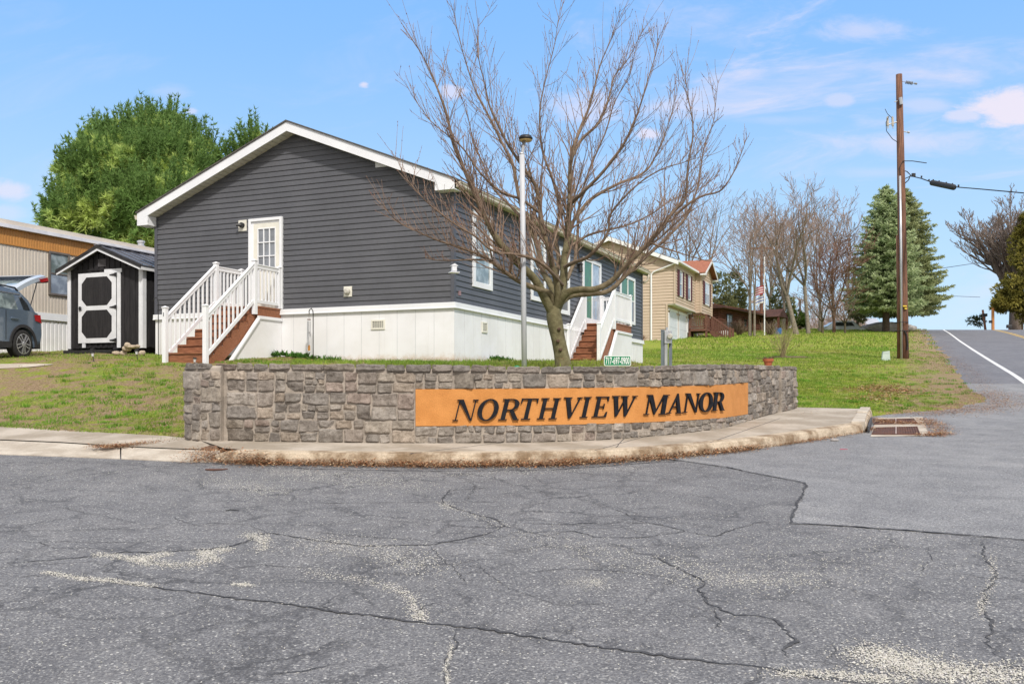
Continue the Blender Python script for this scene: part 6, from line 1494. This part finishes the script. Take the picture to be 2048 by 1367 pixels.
def spruce(loc, hgt, rmax, seed, label, ca, cb, skirt=.12, n_lv=46, lean=0):
    rs = np.random.RandomState(seed); root = empty('spruce_tree', loc, 0, label, 'tree', None)
    tm = MB(); tm.tube([(0,0,-.4),(0,0,hgt*.5),(lean,0,hgt*.98)], [.32,.2,.03], 10, cols=[(.12,.085,.07)]*3); Ps = []; Ds = []; Cs = []
    for i in range(n_lv):
        f = i/(n_lv-1); z = hgt*(skirt+(.985-skirt)*f); R0 = rmax*((1-f)**.56)*(.86+.2*math.sin(i*2.3))+.12; nb = int(9+12*(1-f)); a0 = rs.uniform(0, 6.28)
        if f < .12: R0 *= .72+f*2.2
        for b in range(nb):
            a = a0+6.283*b/nb+rs.normal(0, .12); L_ = R0*rs.uniform(.68, 1.10); k = max(4, int(L_/.15)); t = np.linspace(.12, 1, k)
            x = np.cos(a)*L_*t; y = np.sin(a)*L_*t; droop = -.42*L_*t*(1-f*.6)+.26*L_*t*t; zz = z+droop+.10*rs.randn()
            if i % 2 == 0 and b % 2 == 0: tm.tube([(lean*f, 0, z), (x[k//2]+lean*f, y[k//2], zz[k//2]-.03), (x[-1]+lean*f, y[-1], zz[-1])], [.035,.022,.008], 3, cap=False, cols=[(.12,.085,.07)]*3)
            wv = .34*L_*t*(1-t)+.10
            for s_ in (-1, 0, 1):
                off = s_*wv*rs.uniform(.5, 1.1, k); Px = x-np.sin(a)*off+lean*f; Py = y+np.cos(a)*off
                Ps.append(np.stack([Px, Py, zz-abs(off)*.25+rs.normal(0,.04,k)], 1)); dd = np.array([np.cos(a)-np.sin(a)*s_*.7, np.sin(a)+np.cos(a)*s_*.7, -.12])
                Ds.append(np.tile(dd, (k, 1))); tc = np.clip(.5+.35*rs.randn()+(t-.5)*.7, 0, 1)[:, None]; Cs.append(np.array(ca)*(1-tc)+np.array(cb)*tc)
    P = np.concatenate(Ps); D = np.concatenate(Ds); C0 = np.concatenate(Cs)
    V, C = tufts(P, D, np.full(len(P), .30), .06, 3, .75, C0, rs)
    tm.build('trunk', m_bark, root, colors=True); mesh_tris('crown', V, C, m_leaf, root); print(label, len(V)); return root
spruce(gp(1772, 668, 82), ht(0, 372, 82), 3.7, 2, 'blue green spruce standing left, in front of the darker one', (.22,.31,.13), (.60,.68,.40), .18, 46)
spruce(gp(1810, 668, 86), ht(0, 378, 86), 4.2, 5, 'darker olive green spruce on the right, behind the utility pole', (.20,.25,.10), (.50,.53,.28), .16, 46)
def round_tree(name, loc, lobes, n, label, seed, ca, cb, cat='tree', ln=.28, wid=.06, nb=5, trunk=(.15, 3), bare=False, group=None):
    rs = np.random.RandomState(seed); root = empty(name, loc, 0, label, cat, group); tm = MB(); tm.tube([(0,0,-.4),(0,0,trunk[1])], [trunk[0], trunk[0]*.5], 8, cols=[(.15,.11,.08)]*2); vs = []; cs = []
    for l in lobes:
        c = np.array(l[:3]); rad_ = np.array(l[3:6]); k = int(n/len(lobes)); d = rs.normal(0, 1, (k, 3)); d /= np.linalg.norm(d, axis=1, keepdims=True); r = rs.uniform(.3, 1, (k, 1))**.5
        P = c+d*r*rad_; bump = np.array([mn.noise(Vector(tuple(p*.9+seed))) for p in P]); P += d*bump[:, None]*.9
        t = np.clip(.5+bump*1.2+rs.normal(0, .2, k), 0, 1)[:, None]; V, C = tufts(P, d*.8+np.array([0,0,.4]), np.full(k, ln), wid, nb, .6, np.array(ca)*(1-t)+np.array(cb)*t, rs); vs.append(V); cs.append(C)
    tm.build('trunk', m_bark, root, colors=True); mesh_tris('crown', np.concatenate(vs), np.concatenate(cs), m_leaf, root); return root
BE = 'evergreens behind the far houses'
def lob(px, py, rx, ry, d, base): p = at(px, py, d)-base; k = d/F; return (p.x, p.y, p.z, rx*k, rx*k, ry*k)
for i, (px, py, rx, ry, d, lab, n) in enumerate(((1440,600,24,62,97,'dull green evergreen directly right of the tan house gable',1400),(1470,595,22,68,99,'tall narrow evergreen behind the log cabin roof',1500),(1560,612,26,42,95,'dark evergreen left of the tallest fan shaped bare tree',900),(1715,610,26,34,93,'olive evergreen low behind the small spreading tree',700),(1600,640,20,18,93,'bright green round bush between two bare trunks',500))):
    b_ = gp(px, 660, d); ca, cb = ((.15,.17,.08),(.34,.34,.16)) if i != 4 else ((.06,.11,.02),(.13,.2,.04))
    round_tree('evergreen_tree' if i != 4 else 'bush', b_, [lob(px, py, rx, ry, d, b_), lob(px+rx*.3, py+ry*.35, rx*.9, ry*.6, d, b_)], n, lab, 60+i, ca, cb, 'tree' if i != 4 else 'bush', group=BE if i != 4 else None)
b_ = at(2045, 655, 116); b_.z = G(116)
round_tree('evergreen_tree', b_, [lob(2050,455,18,30,116,b_), lob(2054,510,30,50,116,b_), lob(2030,590,38,40,116,b_), lob(2008,605,22,22,116,b_), lob(2060,600,40,50,116,b_)], 5200, 'olive gold evergreen growing against the massive old tree', 71, (.15,.145,.035), (.38,.33,.08), ln=.42, wid=.09)
b_ = at(1956, 655, 124); b_.z = G(124); round_tree('sapling', b_, [lob(1956,640,14,9,124,b_)], 160, 'tiny dark conifer on the road crest by the leaning pole', 73, (.05,.07,.03), (.10,.12,.05), ln=.4, trunk=(.06,.8))
# distant tangled woodland as one mass
rs = np.random.RandomState(9); n = 9500
X = rs.uniform(-10, 52, n); Y = rs.uniform(112, 128, n); Z = np.abs(rs.normal(0, 1, n))
P = np.stack([X, Y, np.array([G(108)-1.8]*n)+Z*2.9+np.sin(X*.5)*.7], 1); keep = (P[:, 0]/P[:, 1] < .375); P = P[keep]
t = rs.uniform(0, 1, (len(P), 1)); V, C = tufts(P, np.tile(np.array([0,0,1.]), (len(P),1)), np.full(len(P), 1.5), .035, 4, .5, np.array([.26,.18,.15])*(1-t)+np.array([.42,.33,.30])*t, rs)
tag(mesh_tris('woodland', V, C, m_twig), kind='stuff', label='distant tangle of brown leafless undergrowth behind the trees')
# far hills
mb = MB(); pts = []
for i in range(60):
    x = -260+i*14; pts.append((x, 520, 10+9*mn.noise(Vector((x*.008, 0, 0)))+16))
vs = [];
for p_ in pts: vs += [(p_[0], 520, -60), (p_[0], 520, p_[2]+0), (p_[0], 640, p_[2]+6), (p_[0], 640, -60)]
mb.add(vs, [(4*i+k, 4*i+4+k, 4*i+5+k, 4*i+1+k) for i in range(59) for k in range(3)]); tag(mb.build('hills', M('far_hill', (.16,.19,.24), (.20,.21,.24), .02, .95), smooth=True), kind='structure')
# ---------------------------------------------------------------- grass blades
def grass(n, xr, yr, hts, seed, wid=.006, dry=0.0, test=None, name='grass', label='short lawn grass with dry patches'):
    rs = np.random.RandomState(seed); x = rs.uniform(*xr, n); y = rs.uniform(*yr, n); P = []; C = []; Hh = []
    for a, b in zip(x, y):
        if lawn_mask(a, b) < .5: continue
        if test and not test(a, b): continue
        q1 = mn.noise(Vector((a*.8, b*.8, 2))); q2 = mn.noise(Vector((a*3.1, b*3.1, 8))); q3 = mn.noise(Vector((a*.23, b*.23, 4)))
        e_ = .921*a-.389*b; k = q1*.35+q2*.7+q3*.35+dry+.02+.40*max(0, min(1, (e_+1.6)/2.6))
        d = min(1, max(0, (k+.05)/.22)); v_ = .75+.5*abs(q2)+.15*q1
        g_ = np.array([.27+.09*q3, .38, .055])*v_; t_ = np.array([.42,.31,.19])*(.7+.5*rs.rand())
        col = g_*(1-d)+t_*d
        if d > .5 and rs.rand() < .5*d: continue
        P.append((a, b, H(a, b)-.01)); C.append(col*rs.uniform(.75, 1.25)); Hh.append(hts*(1.1-.6*d)*rs.uniform(.5, 1.3)*(1+.5*max(0, q1)))
    P = np.array(P, np.float32); C = np.array(C); Hh = np.array(Hh); k = len(P)
    V, Cc = tufts(P, np.tile(np.array([0,0,1.]), (k,1)), Hh, wid, 2, .33, C, rs); print(name, len(V)); return tag(mesh_tris(name, V, Cc, m_grass), kind='stuff', label=label)
inh = lambda a, b: not ((-8.5 < (.921*(a+1.29)-.389*(b-20.8)) < .05) and (0 < .389*(a+1.29)+.921*(b-20.8) < 15.9))
grass(36000, (-9.5, -4.2), (13.2, 21.5), .045, 1, .0065, .03, inh, label='thin patchy lawn grass on the bank left of the wall')
grass(9000, (-14, -6), (20, 30), .05, 2, .009, -.05, inh, label='lawn grass round the car and shed')
grass(26000, (-4.6, 6.5), (13.4, 22), .075, 3, .007, -.08, inh, label='grass strip between the stone wall and the grey house')
grass(52000, (4.5, 12.5), (18.2, 30), .055, 4, .0075, -.16, inh, label='bright green lawn right of the stone wall')
grass(42000, (5, 21), (30, 50), .075, 5, .012, -.14, inh, label='green lawn round the utility pole')
grass(30000, (9, 44), (50, 100), .12, 6, .026, -.14, label='green lawn rising to the spruces')
rs = np.random.RandomState(31)
for (n_, xr, yr, h_, nm) in ((130, (-9.3, -4.9), (13.6, 20.8), .075, 'taller fresh green grass tufts scattered on the left bank'), (170, (6.2, 13), (19.2, 31), .08, 'taller green grass tufts on the right lawn')):
    vs = []; cs = []
    for k in range(n_):
        x, y = rs.uniform(*xr), rs.uniform(*yr)
        if lawn_mask(x, y) < .9: continue
        P = np.array([[x, y, H(x, y)]])+rs.normal(0, 1, (26, 3))*np.array([.07,.06,0])*rs.uniform(.6, 1.6); D = rs.normal(0, .35, (26, 3)); D[:, 2] = 1
        V, C = tufts(P, D, np.full(26, h_*rs.uniform(.6, 1.3)), .006, 2, .2, np.tile(np.array([.16,.33,.035])*rs.uniform(.7, 1.15), (26,1)), rs); vs.append(V); cs.append(C)
    tag(mesh_tris('grass_tufts', np.concatenate(vs), np.concatenate(cs), m_grass), kind='stuff', label=nm)
# clumps: ornamental tuft by the wall end, leafy weeds at the skirting
rs = np.random.RandomState(12)
for (px, py, d, n, ln_, lab, cc_) in ((352,872,13.6,60,.24,'leafy green grass tuft against the left end of the stone wall',(.12,.22,.03)),):
    p = at(px, py, d); k = n*8; P = np.tile(np.array([[p.x, p.y, H(p.x, p.y)]]), (k, 1))+rs.normal(0, 1, (k, 3))*np.array([.14,.07,0]); D = rs.normal(0, .6, (k, 3)); D[:, 2] = 1
    V, C = tufts(P, D, np.full(k, ln_), .008, 2, .2, np.tile(np.array(cc_), (k,1)), rs); tag(mesh_tris('grass_tuft', V, C, m_grass), lab, 'plant')
for i, (x0, x1, lab) in enumerate(((-5.2, -2.6, 'row of leafy green plants along the white skirting under the gable'), (.35, 1.2, 'leafy green plants at the skirting left of the lamp post'))):
    vs = []; cs = []
    for k in range(26 if i == 0 else 12):
        t = x0+(x1-x0)*rs.rand(); p = hl(t if i == 0 else .35, -.35 if i == 0 else t+.4+.6, 0); p.z = H(p.x, p.y); m2 = 16
        P = np.array([[p.x, p.y, p.z]])+rs.normal(0, 1, (m2, 3))*np.array([.07,.05,.02])+np.array([0,0,.05]); D = rs.normal(0, .9, (m2, 3)); D[:, 2] = abs(D[:, 2])+.4
        V, C = tufts(P, D, np.full(m2, .11), .022, 3, .4, np.tile(np.array([.08,.19,.035])*rs.uniform(.7,1.3), (m2,1)), rs); vs.append(V); cs.append(C)
    tag(mesh_tris('leafy_plants', np.concatenate(vs), np.concatenate(cs), m_grass), lab, 'plant')
# ---------------------------------------------------------------- dead leaves and debris
def litter(pts, n, sig, seed, label, size=.02, zo=.004, heap=.03):
    rs_ = random.Random(seed); V = []; C = []
    for _ in range(n):
        i = rs_.randrange(len(pts)-1); t = rs_.random(); a, b = pts[i], pts[i+1]
        p = road_pt(a[0]+(b[0]-a[0])*t, a[1]+(b[1]-a[1])*t); x = p.x+rs_.gauss(0, sig[0]); y = p.y-abs(rs_.gauss(0, sig[1]))+sig[1]*.3
        z = max(G(y), H(x, y))+zo+abs(rs_.gauss(0, .012))+heap*rs_.random()**2; an = rs_.uniform(0, 6.28); s = size*rs_.uniform(.4, 1.5); th_ = rs_.uniform(-.5, .5)
        thin = rs_.random() < .6; w = s*(.16 if thin else .55); L_ = s*(2.2 if thin else 1)
        d = Vector((math.cos(an)*math.cos(th_), math.sin(an)*math.cos(th_), abs(math.sin(th_)))); pr = Vector((-math.sin(an), math.cos(an), rs_.uniform(-.3, .3)))
        q = Vector((x, y, z)); V += [q-pr*w, q+pr*w, q+d*L_]
        c = rs_.choice([(.40,.18,.075),(.48,.26,.13),(.30,.12,.05),(.56,.42,.26),(.26,.13,.07)]); k = rs_.uniform(.7, 1.2); C += [tuple(u*k for u in c)]*3
    return tag(np_mesh('dead_leaves', np.array(V), np.arange(len(V)).reshape(-1,3), m_litter, np.array(C)), kind='stuff', label=label)
litter([(440,917),(560,927),(850,932),(1100,930),(1300,917),(1420,905),(1500,896)], 30000, (.10,.15), 1, 'brown dead leaves gathered along the kerb', heap=.06)
litter([(1500,896),(1600,884),(1690,868),(1738,858)], 5000, (.08,.09), 2, 'brown leaves under the curved end of the kerb')
litter([(400,925),(430,915),(480,925),(520,930)], 4200, (.16,.14), 3, 'leaf pile at the broken left end of the kerb', heap=.15)
litter([(500,893),(900,893),(1300,884),(1560,850),(1700,830)], 700, (.3,.25), 14, 'stray dead leaves on the pavement', .014, .152, .004)
litter([(380,884),(600,889),(900,889),(1240,880),(1480,846)], 1500, (.05,.03), 15, 'dust and leaf crumbs along the wall foot', .012, .152, .01)
litter([(200,908),(250,905),(330,897),(440,894)], 4200, (.10,.12), 4, 'dead leaves in the gutter joint of the apron', zo=.09)
litter([(1745,838),(1760,845),(1845,848)], 3200, (.15,.25), 5, 'debris between the storm drain grates')
litter([(1840,838),(1868,850),(1880,868),(1850,872)], 3600, (.13,.12), 6, 'orange brown leaves right of the drain')
litter([(1811,829),(1921,822),(1994,812),(1965,795)], 9000, (.5,.45), 7, 'dead grass along the lawn edge', .018)
litter([(1710,798),(1760,790),(1800,800),(1720,812)], 3500, (.35,.5), 8, 'mound of dead grass on the lawn corner', .035, .03)
litter([(1994,812),(1960,788),(1925,762),(1899,745),(1881,722)], 6000, (.22,.5), 9, 'dry debris along the road edge', .018)
p = road_pt(448, 912); me = rock_mesh(.42, .17, .15, 77, 3, .5); me.materials.append(m_dirt); o = bpy.data.objects.new('soil', me); COL.objects.link(o); o.location = (p.x, p.y+.06, G(p.y)); tag(o, kind='stuff', label='dark soil heaped at the broken kerb end')
# ---------------------------------------------------------------- world, light, camera
w = bpy.data.worlds.new('World'); scene.world = w; w.use_nodes = True; t = NT(w.node_tree); bg = w.node_tree.nodes['Background']
SUN = Vector((.24, -.84, .88)).normalized()
el = math.asin(SUN.z); az = math.atan2(SUN.x, SUN.y)
sky = t.new('ShaderNodeTexSky'); sky.sky_type = 'NISHITA'; sky.sun_disc = False; sky.sun_elevation = el; sky.sun_rotation = az; sky.air_density = 1.0; sky.dust_density = .8; sky.ozone_density = 1.2
tc = t.new('ShaderNodeTexCoord'); D = tc.outputs['Generated']; sp = t.new('ShaderNodeSeparateXYZ'); t.l.new(D, sp.inputs[0])
yy = t.math('MAXIMUM', sp.outputs[1], .05); u = t.math('DIVIDE', sp.outputs[0], yy); v = t.math('DIVIDE', sp.outputs[2], yy)
cv = t.new('ShaderNodeCombineXYZ'); t.l.new(u, cv.inputs[0]); t.l.new(t.math('MULTIPLY', v, 2.4), cv.inputs[1]); nv_ = t.noise(8, 8, .62, cv.outputs[0], 1.2); nf = t.noise(24, 8, .7, cv.outputs[0], .8)
nsum = t.math('ADD', t.math('MULTIPLY', t.math('SUBTRACT', nv_, .5), 2.2), t.math('MULTIPLY', t.math('SUBTRACT', nf, .5), 1.3))
def cloud(px, py, rx, ry, s, soft=.6, nz=1.0):
    a = t.math('DIVIDE', t.math('SUBTRACT', u, (px-CX)/F), rx/F); b = t.math('DIVIDE', t.math('SUBTRACT', v, (HY-py)/F), ry/F)
    r = t.math('SQRT', t.math('ADD', t.math('MULTIPLY', a, a), t.math('MULTIPLY', b, b)))
    q = t.math('SUBTRACT', t.math('ADD', 1.0, t.math('MULTIPLY', nsum, nz)), r)
    return t.math('MULTIPLY', t.ramp(q, 0, soft), s)
cl = [cloud(2050,215,150,48,.92,.5,.55), cloud(1930,232,55,16,.6,.5,.6), cloud(1850,212,75,26,.38,.8,.5), cloud(1680,200,45,20,.45,.7,.6), cloud(727,169,16,10,.7,.7,1.1), cloud(905,184,34,16,.6,.8,1.1), cloud(385,222,24,10,.45,.7,1.1), cloud(1150,215,150,50,.5,1.1,1.3), cloud(1295,268,44,18,.75,.7,1.1),
      cloud(20,380,60,26,.6,.7,.7), cloud(10,425,60,20,.3,.7,.7), cloud(1400,40,240,90,.5,1.6,.9), cloud(1720,60,150,30,.45,1.2,1.0), cloud(1800,285,280,34,.5,1.2,.9), cloud(340,185,50,20,.18,.8,.8), cloud(1750,345,200,16,.22,1.2,.6), cloud(1560,240,140,14,.2,1.2,.6), cloud(1250,120,120,60,.14,1.2,.6)]
cs = t.new('ShaderNodeCombineXYZ'); t.l.new(t.math('ADD', t.math('MULTIPLY', u, 1.6), t.math('MULTIPLY', v, 1.1)), cs.inputs[0]); t.l.new(t.math('ADD', t.math('MULTIPLY', v, 7), t.math('MULTIPLY', u, -1.5)), cs.inputs[1])
wis = t.ramp(t.noise(1.7, 9, .62, cs.outputs[0], .9), .50, .78); reg = t.math('MULTIPLY', t.ramp(u, -.25, .15), t.ramp(v, .08, .2))
cl.append(t.math('MULTIPLY', t.math('MULTIPLY', wis, t.math('ADD', .25, t.math('MULTIPLY', reg, .75))), .75))
cm = cl[0]
for c_ in cl[1:]: cm = t.math('MAXIMUM', cm, c_)
cm = t.math('MULTIPLY', cm, t.math('GREATER_THAN', sp.outputs[1], .06))
zc = t.math('MAXIMUM', sp.outputs[2], 0.0)
tint = t.mix(t.ramp(zc, .0, .42), (6.0,8.4,10.4), (2.5,5.5,10.6))
skyc = t.mix(.82, sky.outputs[0], tint)
skyc = t.mix(t.math('GREATER_THAN', sp.outputs[2], -.02), (2.2,2.2,2.0), skyc)
col = t.mix(cm, skyc, (8.3,7.7,8.8)); bk = t.math('MAXIMUM', t.ramp(sp.outputs[1], .02, -.25), t.ramp(sp.outputs[2], .55, .8)); bk = t.math('MULTIPLY', bk, t.ramp(sp.outputs[2], -.02, .02))  # bk: white cloud overhead and behind the camera, out of view, added as neutral fill
bk = t.math('MULTIPLY', bk, t.math('ADD', .75, t.math('MULTIPLY', t.noise(2.2, 6, .6, D), .4)), clamp=True)
col = t.mix(bk, col, (9.6,9.1,8.8)); t.set(bg.inputs['Color'], col); bg.inputs['Strength'].default_value = .098
sun = bpy.data.lights.new('sun', 'SUN'); sun.energy = 3.3; sun.angle = rad(4); sun.color = (1, .95, .88); so = bpy.data.objects.new('sun', sun); COL.objects.link(so); so.rotation_euler = (-SUN).to_track_quat('-Z', 'Y').to_euler(); so.location = (0, -20, 30)
cam = bpy.data.cameras.new('camera'); co = bpy.data.objects.new('camera', cam); COL.objects.link(co); co.location = (0, 0, EYE); co.rotation_euler = (rad(90), 0, 0)
cam.sensor_width = 36; cam.lens = 36*F/2048; cam.shift_y = (HY-683.5)/2048; cam.clip_end = 3000; cam.clip_start = .1; scene.camera = co
vs_ = scene.view_settings; vs_.view_transform = 'Standard'; vs_.look = 'None'; vs_.exposure = .14; vs_.gamma = 1; vs_.use_curve_mapping = False
scene.cycles.max_bounces = 6; scene.cycles.diffuse_bounces = 3; scene.cycles.glossy_bounces = 2; scene.cycles.transmission_bounces = 2
